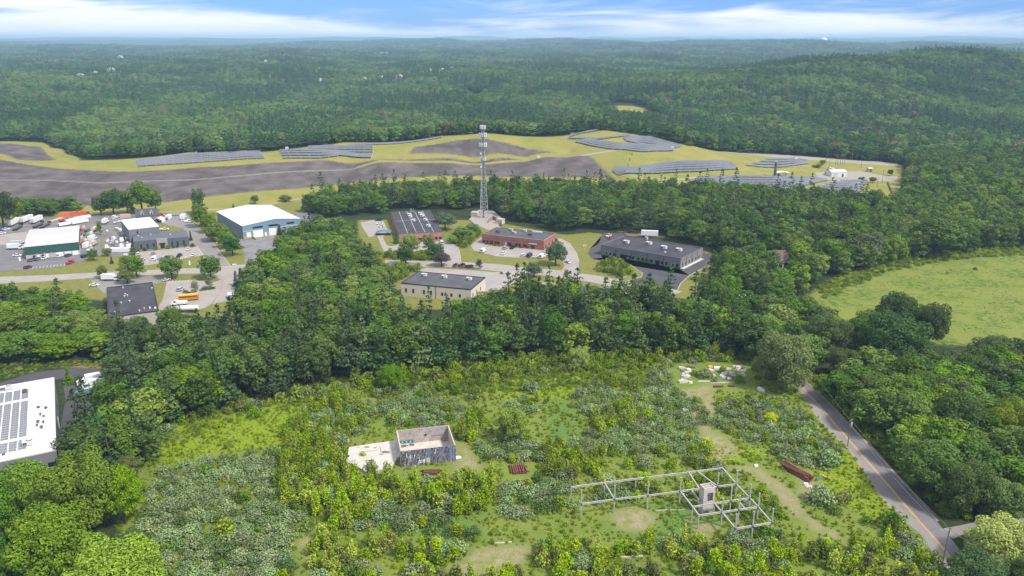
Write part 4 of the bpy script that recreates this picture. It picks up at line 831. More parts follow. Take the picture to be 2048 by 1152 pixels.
for i, (px, py, sx, sy, sz, a, mt, lb) in enumerate(((1363, 765, 2.0, 1.3, .8, .3, 'pale_concrete', 'pale broken slab lowest at the track end of the rubble dump'), (1370, 754, 2.4, 1.2, .6, -.2, 'pale_concrete', 'long pale slab above the lowest broken slab'), (1374, 747, 1.9, 1.0, .7, .5, 'old_concrete', 'tan concrete slab over the long pale slab in the rubble'),
      (1362, 737, 1.6, .9, .6, .1, 'unit_grey', 'grey slab at the far end of the rubble dump'), (1382, 735, 2.6, .7, .5, -.4, 'stain', 'dark timber baulk lying in the rubble dump'), (1436, 738, 2.6, 1.8, .7, -.2, 'white_wall', 'big bluish white sheet leaning in the rubble dump'), (1420, 735, 1.4, .9, .6, .4, 'spray_orange', 'yellowish foam chunk by the big white sheet'),
      (1456, 742, 2.0, 1.4, .9, .6, 'pale_concrete', 'pale jagged slab next to the big white sheet'), (1463, 749, 1.6, 1.2, .7, -.5, 'pale_concrete', 'pale jagged slab below its larger neighbour'), (1476, 737, 2.0, 1.0, .9, .2, 'pale_concrete', 'cream slab at the roadward end of the rubble'), (1485, 744, 1.1, .8, .6, 1., 'old_concrete', 'small tan block at the roadward end of the rubble'),
      (1447, 756, 1.1, .8, .6, .2, 'white_wall', 'small white block in the grass below the rubble'), (1463, 756, 1.8, .9, .5, -.3, 'rust', 'rusty sheet lying in the rubble dump'), (1488, 753, 1.3, .8, .5, .5, 'unit_grey', 'bluish grey panel half buried under shrubs by the rubble'), (1407, 763, 3.5, .25, .3, .02, 'white_wall', 'long white pole lying before the rubble'), (1445, 766, 7.0, .25, .3, .05, 'pale_concrete', 'longest pale pole lying before the rubble'),
      (1437, 774, 3.0, .8, .5, .1, 'dark_rust', 'dark rusty beam pile nearest the dirt clearing'), (1463, 773, 2.0, .8, .5, -.1, 'dark_rust', 'small dark rusty heap beside the rusty beam pile'), (1371, 825, 1.6, 1.2, 1.3, .3, 'old_concrete', 'lone grey boulder among silver shrubs'), (1512, 933, .9, .6, .5, .2, 'white_wall', 'white rubble lump beside the dirt track'),
      (1618, 975, 1.6, 1.0, .3, .8, 'pale_concrete', 'pale board lying past the end of the rusty beams'), (1612, 970, 1.0, .7, .5, .2, 'white_wall', 'white sack at the end of the rusty beam stack'), (1637, 958, .9, .6, .4, 0, 'spray_teal', 'teal tarp bundle by the silver shrub'), (1650, 955, 2.2, .3, .4, -.9, 'yellow_paint', 'yellow post lying near the teal tarp'),
      (1005, 1086, 3.4, .3, .2, .12, 'pale_concrete', 'white plank lying on the bare gravel patch'), (910, 916, 2.6, 1.0, .3, .1, 'spray_white', 'pale blue sheet under silver shrubs by the ruin'), (1255, 1114, 6.0, .4, .2, .1, 'pale_concrete', 'long bleached board near the lower edge of the field'), (1338, 1021, 6, .2, .25, .06, 'old_concrete', 'thin pale rail lying before the steel frame'), (1522, 782, 1.6, 2.4, .8, .4, 'unit_grey', 'grey metal sheet by the bushes near the road'))):
    x, y, _ = W(px, py); rr = np.random.default_rng(900 + i); mb = MB(); n = 7
    sx, sy, sz = sx * 1.5, sy * 1.5, sz * 1.25; pts = [(sx * .5 * (rr.uniform(.8, 1.05)) * math.copysign(abs(math.cos(q)) ** .6, math.cos(q)), sy * .5 * rr.uniform(.8, 1.05) * math.copysign(abs(math.sin(q)) ** .6, math.sin(q))) for q in np.linspace(0, 6.283, n, False) + .3]
    mb.add([(p[0], p[1], -.1) for p in pts] + [(p[0] * .92, p[1] * .92, sz * rr.uniform(.7, 1.05)) for p in pts], [tuple(range(n))[::-1], tuple(range(n, 2 * n))] + [(j, (j + 1) % n, (j + 1) % n + n, j + n) for j in range(n)])
    nm = 'boulder' if 'boulder' in lb else 'pole' if 'pole' in lb or 'post' in lb or 'rail' in lb else 'board' if 'board' in lb or 'plank' in lb or 'baulk' in lb else 'scrap_sheet' if 'sheet' in lb or 'panel' in lb or 'tarp' in lb else 'scrap_heap' if 'beam' in lb or 'heap' in lb else 'concrete_slab' if 'slab' in lb else 'rubble_block'
    tag(mb.build(nm, mt, None, (x, y, 0), a), lb, nm.replace('_', ' '))

rr = np.random.default_rng(77)
for i in range(46):
    u_ = rr.random(); px, py = (rr.uniform(1358, 1382), rr.uniform(734, 770)) if u_ < .3 else (rr.uniform(1415, 1490), rr.uniform(733, 762)); sx, sy, sz = rr.uniform(.5, 1.7), rr.uniform(.4, 1.1), rr.uniform(.2, .7)
    x, y, _ = W(px, py); n = 6; pts = [(sx * rr.uniform(.7, 1.1) * math.cos(q), sy * rr.uniform(.7, 1.1) * math.sin(q)) for q in np.linspace(0, 6.283, n, False)]
    o = MB().add([(p[0], p[1], -.15) for p in pts] + [(p[0] * .9, p[1] * .9, sz * rr.uniform(.6, 1.1)) for p in pts], [tuple(range(n))[::-1], tuple(range(n, 2 * n))] + [(j, (j + 1) % n, (j + 1) % n + n, j + n) for j in range(n)]).build('rubble_block', ['pale_concrete', 'old_concrete', 'white_wall', 'pale_concrete', 'stain', 'old_concrete'][i % 6], None, (x, y, .1), rr.uniform(0, 3))
    o.rotation_euler = (rr.uniform(-.3, .3), rr.uniform(-.3, .3), rr.uniform(0, 3)); tag(o, 'small broken piece scattered among the big slabs of the rubble dump', 'rubble', 'small broken pieces in the rubble dump')
# ------------------------------------------------------------------ utility poles and wires
def pole(px, py, pt, label, arms=1, transf=False, group=None, lean=0.0, rz=0.0, thick=.17):
    x, y, z = W(px, py); h = 4.0
    while proj(x, y, z + h)[1] > pt and h < 16: h += .1
    r = thing('utility_pole', label, 'utility pole', (x, y, z), rz, group)
    MB().tube([(0, 0, -1), (lean, 0, h)], [thick, thick * .65], 8).build('pole', 'wood_pole', r)
    for k in range(arms): MB().box(lean - 1.3, -.08, h - .6 - k * .9, lean + 1.3, .08, h - .42 - k * .9).build('crossarm', 'wood_pole', r)
    if transf: MB().cyl(lean + .45, 0, h - 2.6, h - 1.4, .36).build('transformer', 'unit_grey', r); MB().box(lean - .1, -.1, h - 1.2, lean + 1.0, .1, h - 1.05).build('bracket', 'unit_dark', r)
    return (x + lean * math.cos(rz), y + lean * math.sin(rz), z + h)
a0 = pole(1695, 893, 838, 'pole with grey transformer beside the road, halfway up its visible stretch', 1, True, rz=R(40))
a1 = pole(1884, 1130, 1058, 'dark pole with guy wires at the road junction', 1, False, lean=.7, rz=R(40), thick=.2)
a2 = (*P(1600, 752), 9.5); a3 = (*P(2010, 1190), 9.5)
def wire(a, b2, sag, nm, label, r_=.045, dz=0.0):
    a, b2 = np.array(a), np.array(b2); pts = [a + (b2 - a) * t + np.array([0, 0, dz - sag * 4 * t * (1 - t)]) for t in np.linspace(0, 1, 14)]
    tag(MB().tube(pts, r_, 5).build(nm, 'wire'), label, 'wire')
wire(a0, a1, 1.0, 'power_line', 'upper wire strung between the two road poles', .05, -.35); wire(a0, a1, 1.2, 'power_line', 'lower thick wire strung between the two road poles', .075, -1.9)
wire(a2, a0, 1.0, 'power_line', 'wire running from the transformer pole up into the trees', .05, -.6); wire(a1, a3, .8, 'power_line', 'wire running from the junction pole out over the bottom trees', .05, -.5)
wire(a1, (*P(1862, 1146), 0), 0, 'guy_wire', 'slanting guy wire bracing the junction pole', .04, -2)
PP = [(1653, 320, 301, 0), (1658, 338, 313, 0), (1671, 330, 310, 1), (1675, 330, 309, 1), (1680, 331, 309, 0), (1684, 331, 308, 1), (1688, 328, 308, 1), (1700, 320, 305, 1), (1704, 321, 306, 1), (1713, 322, 308, 2), (1722, 336, 310, 2), (1752, 322, 309, 0), (1761, 322, 306, 1), (1765, 324, 310, 1), (1782, 320, 305, 1), (1789, 324, 310, 2),
      (1434, 299, 286, 0), (1424, 298, 287, 0), (1537, 308, 294, 1), (1040, 268, 254, 0), (1112, 268, 255, 0), (953, 268, 260, 0), (1764, 366, 340, 1), (1790, 392, 366, 0), (1799, 396, 379, 0), (1754, 375, 354, 0)]
for i, (px, py, pt, ar) in enumerate(PP):
    lb = ['thin pole in front of the forest edge behind the utility building', 'pole rising just beside the white trailer of the utility yard'][i] if i < 2 else None
    grp = 'power poles around the utility yard' if i < 16 or i in (22, 23, 24, 25) else 'poles along the back of the landfill'
    lb = lb or {16: 'pole near the bright green container on the landfill crest', 17: 'shorter pole next to the one by the green container', 18: 'pole with crossarm midway along the landfill access road', 19: 'pole at the forest edge directly behind the cell tower hill', 20: 'pole at the forest edge between tower hill and panelled hill', 21: 'stub pole just behind the cell tower top',
                22: 'pole with crossarm beside the round bush near the utility yard', 23: 'pole beside the fenced lane below the utility yard', 24: 'short pole at the lower end of the fenced lane', 25: 'bare pole standing in the grass by the dark solar rows'}.get(i) or \
        ('bare pole' if ar == 0 else 'pole with one crossarm' if ar == 1 else 'pole with two crossarms') + f' in the utility yard cluster, {ordw[i - 2]} from the white building outward'
    pole(px, py, pt, lb, ar, False, grp, 0, rng.uniform(-.3, .3), .2)

# ------------------------------------------------------------------ landfill solar rows
arr = MB()
def lerp_line(pts, n):
    p = np.array(pts, float); s = np.r_[0, np.cumsum(np.hypot(*np.diff(p[:, :2], axis=0).T))]; t = np.linspace(0, s[-1], n)
    return np.stack([np.interp(t, s, p[:, i]) for i in (0, 1)], 1)
BLK = [("276,333 332,330 385,326.5 500,317.5 530.5,317", "272,324 371,312.5 500,304 518,304.5", 5, 'large block above the dark slope nearest the trailer yard'), ("392,305.5 450,300.5 499,297.5 669,294", "392,303.5 450,299 582,289 667,286", 2, 'thin block along the crest before the dark forest'),
       ("564.7,317 640,317 684,311 743,315.5", "558.6,303 645,303 694,307 745,311.8", 4, 'middle block beside the mown gap'), ("613.6,302 704,304.5 746.6,304.5", "616,295.4 680,295 746.6,294.7", 3, 'small block under the long crest block'),
       ("696.6,291.5 779.6,289 855,280.5 884.6,275", "678,283.5 791.8,277.5 879.7,271.5", 4, 'long crest block toward the cell tower'), ("1137,277.6 1200,279 1261,272.7", "1144,267.5 1222,260.5 1242,263", 5, 'block on top of the rounded hill'),
       ("1151.5,285 1229.6,299.6 1281,304.5 1346.8,302", "1171,280 1241.8,290 1315,296 1347,297", 4, 'curved block wrapping the front of the rounded hill'), ("1251.6,282.5 1290.6,291 1351.7,296.5", "1247,278 1303,276.5 1352,290 1364,295", 5, 'block on the far shoulder of the rounded hill'),
       ("1224.7,343 1247,350 1300,347.4 1397.7,344 1475.8,339", "1229.6,336 1271,338.6 1312.6,331 1388,325.4 1456,325.4 1471,334", 5, 'wide block on the lower hill face'), ("1493,331.5 1563.7,335 1617.4,327.5", "1534,320 1588,319 1615,323", 4, 'small block above the canopy shelter'),
       ("1380,364 1534,380 1577,379 1654,361", "1400,357 1500,355 1629.6,357.5", 6, 'dark block beside the shelter'), ("1583,388 1666,391.5 1720,387", "1681,364.5 1734.6,363", 7, 'darkest block nearest the fenced lane')]
m, nt, b = nodes('solar_field'); oi = noise(nt, .4, 3, .5, obvec(nt)); tcx = N(nt, 'ShaderNodeUVMap')
c = mixc(nt, oi, (.10, .108, .12), (.15, .155, .165)); nt.links.new(c, b.inputs['Base Color']); b.inputs['Roughness'].default_value = .35; b.inputs['Specular IOR Level'].default_value = .45
for near, farp, nr, place in BLK:
    a = lerp_line(Wl(pxl(near)), 14); f = lerp_line(Wl(pxl(farp)), 14); grp = 'solar rows of the ' + place
    for k in range(nr):
        t = k / max(nr - 1, 1); pts = a + (f - a) * t; z = hgt(pts[:, 0], pts[:, 1]); mid = pts[7]; zc = float(z[7])
        r = thing('solar_array_row', f'solar row in the {place}, {ordw[k]} up', 'solar panel row', (*mid, zc), 0, grp)
        pm = MB(); v = []; dp = 1.7
        for (x, y), zz in zip(pts, z):
            v += [(x - mid[0], y - mid[1] - dp, zz - zc + .8), (x - mid[0], y - mid[1] + dp, zz - zc + 1.8), (x - mid[0], y - mid[1] + dp, zz - zc + 1.7), (x - mid[0], y - mid[1] - dp, zz - zc + .7)]
        nn = len(pts); fc = []
        for i in range(nn - 1):
            for j in range(4): fc.append((4 * i + j, 4 * i + (j + 1) % 4, 4 * i + 4 + (j + 1) % 4, 4 * i + 4 + j))
        fc += [(0, 1, 2, 3), tuple(4 * (nn - 1) + j for j in (3, 2, 1, 0))]
        pm.add(v, fc).build('panel', 'solar_field', r)
        ps = MB(); q = lerp_line(np.c_[pts, z], max(5, int(np.hypot(*(pts[-1] - pts[0])) / 7)))
        for x, y in q:
            zz = h1(x, y) - zc; ps.box(x - mid[0] - .14, y - mid[1] - 1.4, zz - .3, x - mid[0] + .14, y - mid[1] - 1.1, zz + 1.0).box(x - mid[0] - .12, y - mid[1] + 1.0, zz - .3, x - mid[0] + .12, y - mid[1] + 1.2, zz + 1.6)
        ps.build('support_frame', 'white_wall', r)
for px, py, lb in ((563, 298, 'white inverter cabinet in the gap between the solar blocks'), (574, 298.5, 'white transformer box next to the inverter cabinet'), (1077, 316.8, 'twin white vent boxes on the stone bench of the landfill'), (1345, 298, 'white cabinet beside the far shoulder solar block'), (1592, 320, 'white tank on the edge of the small solar block')):
    x, y, z = W(px, py); r = thing('inverter_cabinet', lb, 'cabinet', (x, y, z)); MB().box(-1.6, -.8, -.4, 1.6, .8, .2).build('plinth', 'stone_grey', r); MB().box(-1.4, -.6, .2, -.1, .6, 2.1).box(.1, -.6, .2, 1.4, .6, 2.2).build('cabinet', 'white_wall', r)
for px, py in ((1264, 311), (1259, 322), (1256, 333)):
    x, y, z = W(px, py); tag(MB().cyl(x, y, z - .5, z + 2.0, .35, .3, 8).cyl(x, y, z + 2, z + 2.2, .5, .4, 8).build('vent_pipe', 'unit_dark'), 'dark gas vent pipe on the mown hill, ' + {311: 'uppermost', 322: 'middle one', 333: 'lowest'}[py] + ' of three', 'vent pipe', 'gas vents on the hill')
# lane fence by the utility yard
fpts = Wl(pxl("1775,366 1783,385 1792,412")); fn = thing('lane_fence', 'dark board fence along the grass strip beside the far lane', 'fence', fpts[0])
for a, c in zip(fpts[:-1], fpts[1:]):
    a, c = np.array(a), np.array(c); MB().tube([(*(a[:2] - fpts[0][:2]), .9), (*(c[:2] - fpts[0][:2]), .9)], .5, 4).build('fence_panel', 'shingle_dark', fn)
    MB().cyl(*(a[:2] - fpts[0][:2]), 0, 1.8, .1).build('post', 'tan_wood', fn)
# ------------------------------------------------------------------ vehicles: one prototype of each kind, copied with its parts
painted('paint', .3, .5); plain('headlamp', (.7, .7, .68), .2, .05, 1, .6); plain('tail_lamp', (.35, .02, .02), .3, .1, 1); plain('chassis', (.03, .03, .035), .8, .2, 1); plain('bus_yellow', (.62, .27, .012), .4, .08, .6); plain('bus_roof', (.68, .36, .05), .45, .08, .6); plain('deck_wood', (.09, .08, .075), .9, .2, .8)
def wheels(axles, half, r=.36, w=.28):
    return [('wheel', MB().wheel(x, s * half, r, w).mesh('wheel', 'rubber'), None) for x in axles for s in (-1, 1)]
def lamps(x0, x1, half, z):
    return [('headlight', MB().box(x1 - .02, s * half - .18, z, x1 + .03, s * half + .18, z + .17).mesh('headlight', 'headlamp'), None) for s in (-1, 1)] + \
           [('tail_light', MB().box(x0 - .03, s * half - .15, z + .05, x0 + .02, s * half + .15, z + .25).mesh('tail_light', 'tail_lamp'), None) for s in (-1, 1)]
VEH = {}
def proto(kind, parts): VEH[kind] = parts
PT = 'PAINT'
def body(prof, half, inset=.0, zin=1e9, mat='paint', nm='body'): return (nm, MB().prism(prof, -half, half, 0, inset, zin).mesh(nm, mat), PT if mat == 'paint' else None)
proto('sedan', [body([(-2.3, .35), (2.3, .32), (2.32, .62), (2.1, .78), (1.0, .92), (-1.5, .98), (-2.25, .92), (-2.35, .6)], .9, .06, .7),
    ('window', MB().prism([(1.05, .9), (.35, 1.38), (-.95, 1.4), (-1.75, .95)], -.8, .8, 0, .14, 1.2).mesh('window', 'glass_dark'), None),
    ('roof', MB().prism([(.38, 1.375), (-.95, 1.395), (-.95, 1.45), (.3, 1.44)], -.67, .67).mesh('roof', 'paint'), PT)] + wheels((-1.4, 1.4), .8) + lamps(-2.33, 2.3, .62, .6))
proto('suv', [body([(-2.3, .45), (2.3, .42), (2.34, .8), (2.2, 1.02), (1.15, 1.12), (-2.3, 1.15), (-2.38, .7)], .95, .04, .9),
    ('window', MB().prism([(1.2, 1.08), (.55, 1.66), (-2.0, 1.7), (-2.32, 1.1)], -.88, .88, 0, .12, 1.4).mesh('window', 'glass_dark'), None),
    ('roof', MB().prism([(.55, 1.655), (-2.05, 1.695), (-2.05, 1.77), (.5, 1.74)], -.77, .77).mesh('roof', 'paint'), PT)] + wheels((-1.4, 1.42), .82, .4) + lamps(-2.36, 2.3, .65, .78))
proto('van', [body([(-2.8, .45), (2.6, .42), (2.75, .9), (2.55, 1.15), (1.7, 2.05), (1.3, 2.3), (-2.75, 2.3)], 1.0, .08, 2.0),
    ('window', MB().prism([(2.42, 1.3), (1.85, 1.98), (1.2, 1.98), (1.2, 1.25)], -1.01, 1.01).mesh('window', 'glass_dark'), None), ('rear_window', MB().box(-2.83, -.75, 1.35, -2.75, .75, 1.95).mesh('rear_window', 'glass_dark'), None)] + wheels((-1.7, 1.75), .88, .38) + lamps(-2.78, 2.66, .7, .8))
proto('pickup', [body([(-2.8, .55), (2.7, .5), (2.75, .95), (2.55, 1.15), (1.4, 1.2), (-.4, 1.2), (-.42, .8), (-2.6, .8), (-2.6, 1.2), (-2.8, 1.2)], .97, .03, 1.0),
    ('bed_side', MB().box(-2.7, -.97, .79, -.4, -.87, 1.22).box(-2.7, .87, .79, -.4, .97, 1.22).mesh('bed_side', 'paint'), PT),
    ('window', MB().prism([(1.45, 1.15), (.85, 1.78), (-.3, 1.8), (-.45, 1.15)], -.9, .9, 0, .12, 1.5).mesh('window', 'glass_dark'), None),
    ('roof', MB().prism([(.86, 1.775), (-.32, 1.795), (-.32, 1.87), (.82, 1.85)], -.79, .79).mesh('roof', 'paint'), PT)] + wheels((-1.75, 1.75), .85, .42) + lamps(-2.82, 2.7, .68, .85))
def truck(boxl, boxh, tail=0):
    x0 = -boxl
    return [('cargo_box', MB().box(x0, -1.2, 1.0, 0, 1.2, 1.0 + boxh).box(x0 + .02, -1.22, 1.0 + boxh - .08, -.02, 1.22, 1.0 + boxh + .02).mesh('cargo_box', 'paint'), PT),
     ('cab', MB().prism([(.15, .6), (2.9, .6), (2.95, 1.4), (2.7, 1.65), (1.75, 1.75), (1.3, 2.5), (.15, 2.55)], -1.08, 1.08, 0, .1, 2.0).mesh('cab', 'paint'), PT),
     ('window', MB().prism([(1.85, 1.7), (1.42, 2.4), (.5, 2.42), (.5, 1.65)], -1.07, 1.07).mesh('window', 'glass_dark'), None), ('chassis', MB().box(x0 + .1, -.5, .6, 2.4, .5, .99).mesh('chassis', 'chassis'), None)] + wheels((x0 * .72, 2.0), .98, .48, .35) + lamps(x0, 2.9, .75, .9)
proto('box_truck', truck(6.2, 2.5)); proto('rig', truck(4.2, 1.1))
proto('semi_trailer', [('cargo_box', MB().box(-6.6, -1.27, 1.15, 6.6, 1.27, 3.95).mesh('cargo_box', 'paint'), PT), ('door', MB().box(-6.66, -1.2, 1.25, -6.602, -.02, 3.85).mesh('door', 'unit_grey'), None), ('door', MB().box(-6.66, .02, 1.25, -6.602, 1.2, 3.85).mesh('door', 'unit_grey'), None),
    ('chassis', MB().box(-6.4, -.5, .8, 6.2, .5, 1.14).box(-6.6, -1.0, .5, -6.5, 1.0, .7).mesh('chassis', 'chassis'), None), ('landing_leg', MB().box(3.6, -.9, 0, 3.8, -.75, 1.1).box(3.6, .75, 0, 3.8, .9, 1.1).mesh('landing_leg', 'chassis'), None)] + wheels((-5.4, -4.2), 1.05, .5, .4))
proto('flatbed', [('deck', MB().box(-6.2, -1.25, 1.05, 6.2, 1.25, 1.3).mesh('deck', 'deck_wood'), None), ('headboard', MB().box(6.1, -1.25, 1.302, 6.22, 1.25, 2.4).mesh('headboard', 'chassis'), None), ('chassis', MB().box(-6, -.5, .7, 6, .5, 1.04).mesh('chassis', 'chassis'), None)] + wheels((-5, -3.8, 3.8), 1.0, .48, .4))
proto('tanker', [('tank', MB().tube([(-5, 0, 2.2), (-4.9, 0, 2.2), (4.9, 0, 2.2), (5, 0, 2.2)], [.8, 1.2, 1.2, .8], 16).mesh('tank', 'paint'), PT), ('chassis', MB().box(-5, -.6, .7, 5, .6, 1.15).mesh('chassis', 'chassis'), None), ('catwalk', MB().box(-3.5, -.25, 3.38, 3.5, .25, 3.48).mesh('catwalk', 'unit_grey'), None)] + wheels((-4.2, -3, 3.6), 1.0, .5, .4))
bw = MB(); bw.box(-5.0, -1.235, 1.75, 3.35, 1.235, 2.5)
proto('school_bus', [('body', MB().prism([(-5.2, .6), (5.0, .6), (5.05, 1.4), (4.85, 1.6), (3.75, 1.7), (3.55, 2.95), (-5.1, 2.95), (-5.25, 2.6)], -1.22, 1.22).mesh('body', 'bus_yellow'), None), ('roof', MB().prism([(3.5, 2.94), (3.4, 3.12), (-5.0, 3.12), (-5.1, 2.94)], -1.23, 1.23, 0, .2, 3.0).mesh('roof', 'bus_roof'), None),
    ('rub_rail', MB().box(-5.15, -1.25, 1.25, 3.5, 1.25, 1.36).box(-5.15, -1.25, .85, 3.5, 1.25, .93).mesh('rub_rail', 'chassis'), None), ('windscreen', MB().prism([(3.79, 1.8), (3.63, 2.75), (3.5, 2.75), (3.5, 1.8)], -1.1, 1.1).mesh('windscreen', 'glass_dark'), None)] +
    [('window', MB().box(-4.8 + k * .84, -1.245, 1.8, -4.8 + k * .84 + .72, 1.245, 2.5).mesh('window', 'glass_dark'), None) for k in range(10)] + wheels((-3.2, 3.9), 1.0, .5, .34) + lamps(-5.22, 5.0, .8, 1.0))
proto('container', [('container_body', MB().box(-6.05, -1.2, .15, 6.05, 1.2, 2.7).mesh('container_body', 'paint'), PT), ('corrugation', (lambda mb: [mb.box(-5.9 + k * .6, -1.25, .3, -5.65 + k * .6, 1.25, 2.55) for k in range(20)] and mb)(MB()).mesh('corrugation', 'paint'), PT), ('door', MB().box(6.052, -1.15, .25, 6.1, -.02, 2.6).mesh('door', 'paint'), PT), ('door', MB().box(6.052, .02, .25, 6.1, 1.15, 2.6).mesh('door', 'paint'), PT)])
proto('dumpster', [('bin', MB().prism([(-2.0, .2), (2.0, .2), (2.4, 1.6), (-2.4, 1.6)], -1.05, 1.05).mesh('bin', 'paint'), PT), ('rim', MB().box(-2.45, -1.12, 1.55, 2.45, -1.0, 1.7).box(-2.45, 1.0, 1.55, 2.45, 1.12, 1.7).mesh('rim', 'paint'), PT), ('skid', MB().box(-1.9, -.8, 0, 1.9, -.6, .19).box(-1.9, .6, 0, 1.9, .8, .19).mesh('skid', 'chassis'), None)])
proto('lift', [('chassis', MB().box(-1.6, -1.0, .5, 1.6, 1.0, 1.2).mesh('chassis', 'paint'), PT), ('boom', MB().tube([(-1.2, 0, 1.3), (2.6, 0, 3.4)], [.22, .16], 6).tube([(2.6, 0, 3.4), (4.0, 0, 2.0)], .14, 6).mesh('boom', 'paint'), PT), ('cab', MB().box(-.6, -.9, 1.21, .6, 0, 2.3).mesh('cab', 'glass_dark'), None)] + wheels((-1.1, 1.1), .95, .5, .4))
proto('tent', [('canopy', MB().prism([(-3, 2.1), (0, 3.3), (3, 2.1), (3, 2.2), (0, 3.42), (-3, 2.2)], -3, 3).mesh('canopy', 'paint'), PT), ('side_wall', MB().box(-2.95, -2.95, 0, -2.85, 2.95, 2.1).box(2.85, -2.95, 0, 2.95, 2.95, 2.1).mesh('side_wall', 'paint'), PT)])
proto('pallet_stack', [('load', MB().box(-.9, -.8, .16, .9, .8, 1.3).box(-.7, -.6, 1.302, .75, .5, 1.7).mesh('load', 'paint'), PT), ('pallet', MB().box(-1, -.9, 0, 1, -.7, .15).box(-1, -.1, 0, 1, .1, .15).box(-1, .7, 0, 1, .9, .15).mesh('pallet', 'tan_wood'), None)])
proto('bulk_bag', [('bag', MB().tube([(0, 0, 0), (0, 0, .2), (0, 0, 1.0), (0, 0, 1.25), (0, 0, 1.3)], [.6, .78, .8, .62, .2], 10).mesh('bag', 'paint'), PT), ('strap', MB().tube([(-.5, 0, 1.2), (0, 0, 1.65), (.5, 0, 1.2)], .05, 5).mesh('strap', 'tan_wood'), None)])
NAMES = dict(sedan=('sedan_car', 'car'), suv=('suv_car', 'car'), van=('van', 'van'), pickup=('pickup_truck', 'pickup'), box_truck=('box_truck', 'truck'), rig=('service_truck', 'truck'), semi_trailer=('semi_trailer', 'trailer'), flatbed=('flatbed_trailer', 'trailer'), tanker=('tanker_trailer', 'tanker'),
             school_bus=('school_bus', 'bus'), container=('shipping_container', 'container'), dumpster=('dumpster', 'dumpster'), lift=('lift_machine', 'machine'), tent=('canopy_tent', 'tent'), pallet_stack=('pallet_stack', 'pallet stack'), bulk_bag=('bulk_bag', 'bulk bag'))
CW, CS, CG, CK, CB, CR, CM, CO, CT, CBE, CGN = (.72, .72, .72), (.45, .47, .5), (.16, .17, .18), (.025, .027, .03), (.03, .12, .3), (.55, .03, .03), (.12, .03, .04), (.65, .14, .03), (.05, .2, .24), (.55, .45, .33), (.12, .55, .06)
def veh(kind, px, py, ang, color, label, group=None, s=1.0, dz=.06):
    """ang: heading in degrees on the ground, 0 = along +X, 90 = away from the camera"""
    x, y, z = W(px, py); nm, cat = NAMES[kind]
    t = thing(nm, label, cat, (x, y, z + dz), R(ang), group)
    if s != 1: t.scale = (s,) * 3 if not hasattr(s, '__len__') else s
    for pn, me, pc in VEH[kind]: link(pn, me, t, color=color if pc else None)
    return t
def ang(a, b2):
    p, q = np.array(W(*a)[:2]), np.array(W(*b2)[:2]); return math.degrees(math.atan2(*(q - p)[::-1]))
GL, OL, RL, BL_ = 'vehicles at the green warehouse', 'vehicles in the grey office lot', 'cars in front of the red brick office', 'vehicles around the black roofed building'
f1 = ang((56, 537), (62, 505)) + 0
# green warehouse
for k, px, py, a, c, lb in (('suv', 63, 522.5, 84, CG, 'dark grey car nearest the sign post at the green warehouse'), ('suv', 76, 520.5, 84, CG, 'grey car between the dark grey car and the white sedan'), ('sedan', 89.5, 518, 84, CW, 'white sedan parked nose to the tan warehouse base'), ('van', 122, 513.5, 86, CW, 'white van backed against the green warehouse'), ('suv', 137, 513, 84, (.05, .07, .07), 'dark green car beside the white van at the warehouse'),
    ('pickup', 141, 527, 84, CR, 'bright red pickup on the grass edge by the green warehouse'), ('suv', 56, 537, 80, CM, 'maroon car on the verge below the green warehouse'), ('box_truck', 38, 498.5, 8, CW, 'white box truck beside the corner of the green warehouse'), ('sedan', 35, 512.5, 8, CW, 'white sedan parked below the white box truck'), ('box_truck', 44, 492.5, 8, (.5, .52, .55), 'silver truck half hidden beside the white box truck'),
    ('sedan', 4, 468, 20, CW, 'white car at the edge of the trailer yard, closer one'), ('sedan', 12, 460, 20, CW, 'white car at the edge of the trailer yard, beside the dark flatbed'), ('sedan', 0, 461.5, 20, CB, 'blue car at the edge of the trailer yard')): veh(k, px, py, a, c, lb, GL)
veh('dumpster', 169.5, 514.5, 80, CK, 'black dumpster past the end of the green warehouse lot')
TR = 'semi trailers in the yard behind the green warehouse'
veh('semi_trailer', 29, 450, ang((17, 455), (40, 444)), CW, 'white semi trailer by the trees, lowest of three', TR); veh('semi_trailer', 54, 444, ang((40, 449), (68, 438)), CW, 'white semi trailer between the two others', TR); veh('semi_trailer', 74, 445, ang((60, 452), (88, 440)), CW, 'white semi trailer closest to the flatbeds', TR)
veh('flatbed', 36, 458, ang((25, 464), (46, 452)), CG, 'dark flatbed trailer below the white semi trailers'); veh('flatbed', 77, 453, ang((62, 460), (92, 446)), CG, 'dark flatbed trailer, farther one of the parked pair'); veh('flatbed', 91, 453.5, ang((78, 459), (104, 447)), CG, 'dark flatbed trailer, nearer one of the parked pair')
for px, py, c, lb in ((134, 451.5, CW, 'long white trailer parked right behind the pale warehouse roof'), (160, 447.5, CW, 'long white trailer with its tail at the hedge end'), (148, 444, CW, 'long white trailer in the middle of the close-packed row'), (165, 439.5, CW, 'long white trailer next to the orange container')): veh('semi_trailer', px, py, ang((111, 455), (170, 444)), c, lb, 'close packed white trailers', (.85, .9, .62))
veh('rig', 132, 443.5, ang((111, 455), (170, 444)), CR, 'red cabbed truck among the white trailers'); veh('container', 139, 433, ang((125, 434), (172, 430)), CO, 'orange container at the back of the trailer yard, hedge end'); veh('container', 160, 431.5, ang((125, 434), (172, 430)), (.6, .1, .03), 'red-orange container at the back of the trailer yard, lawn end')
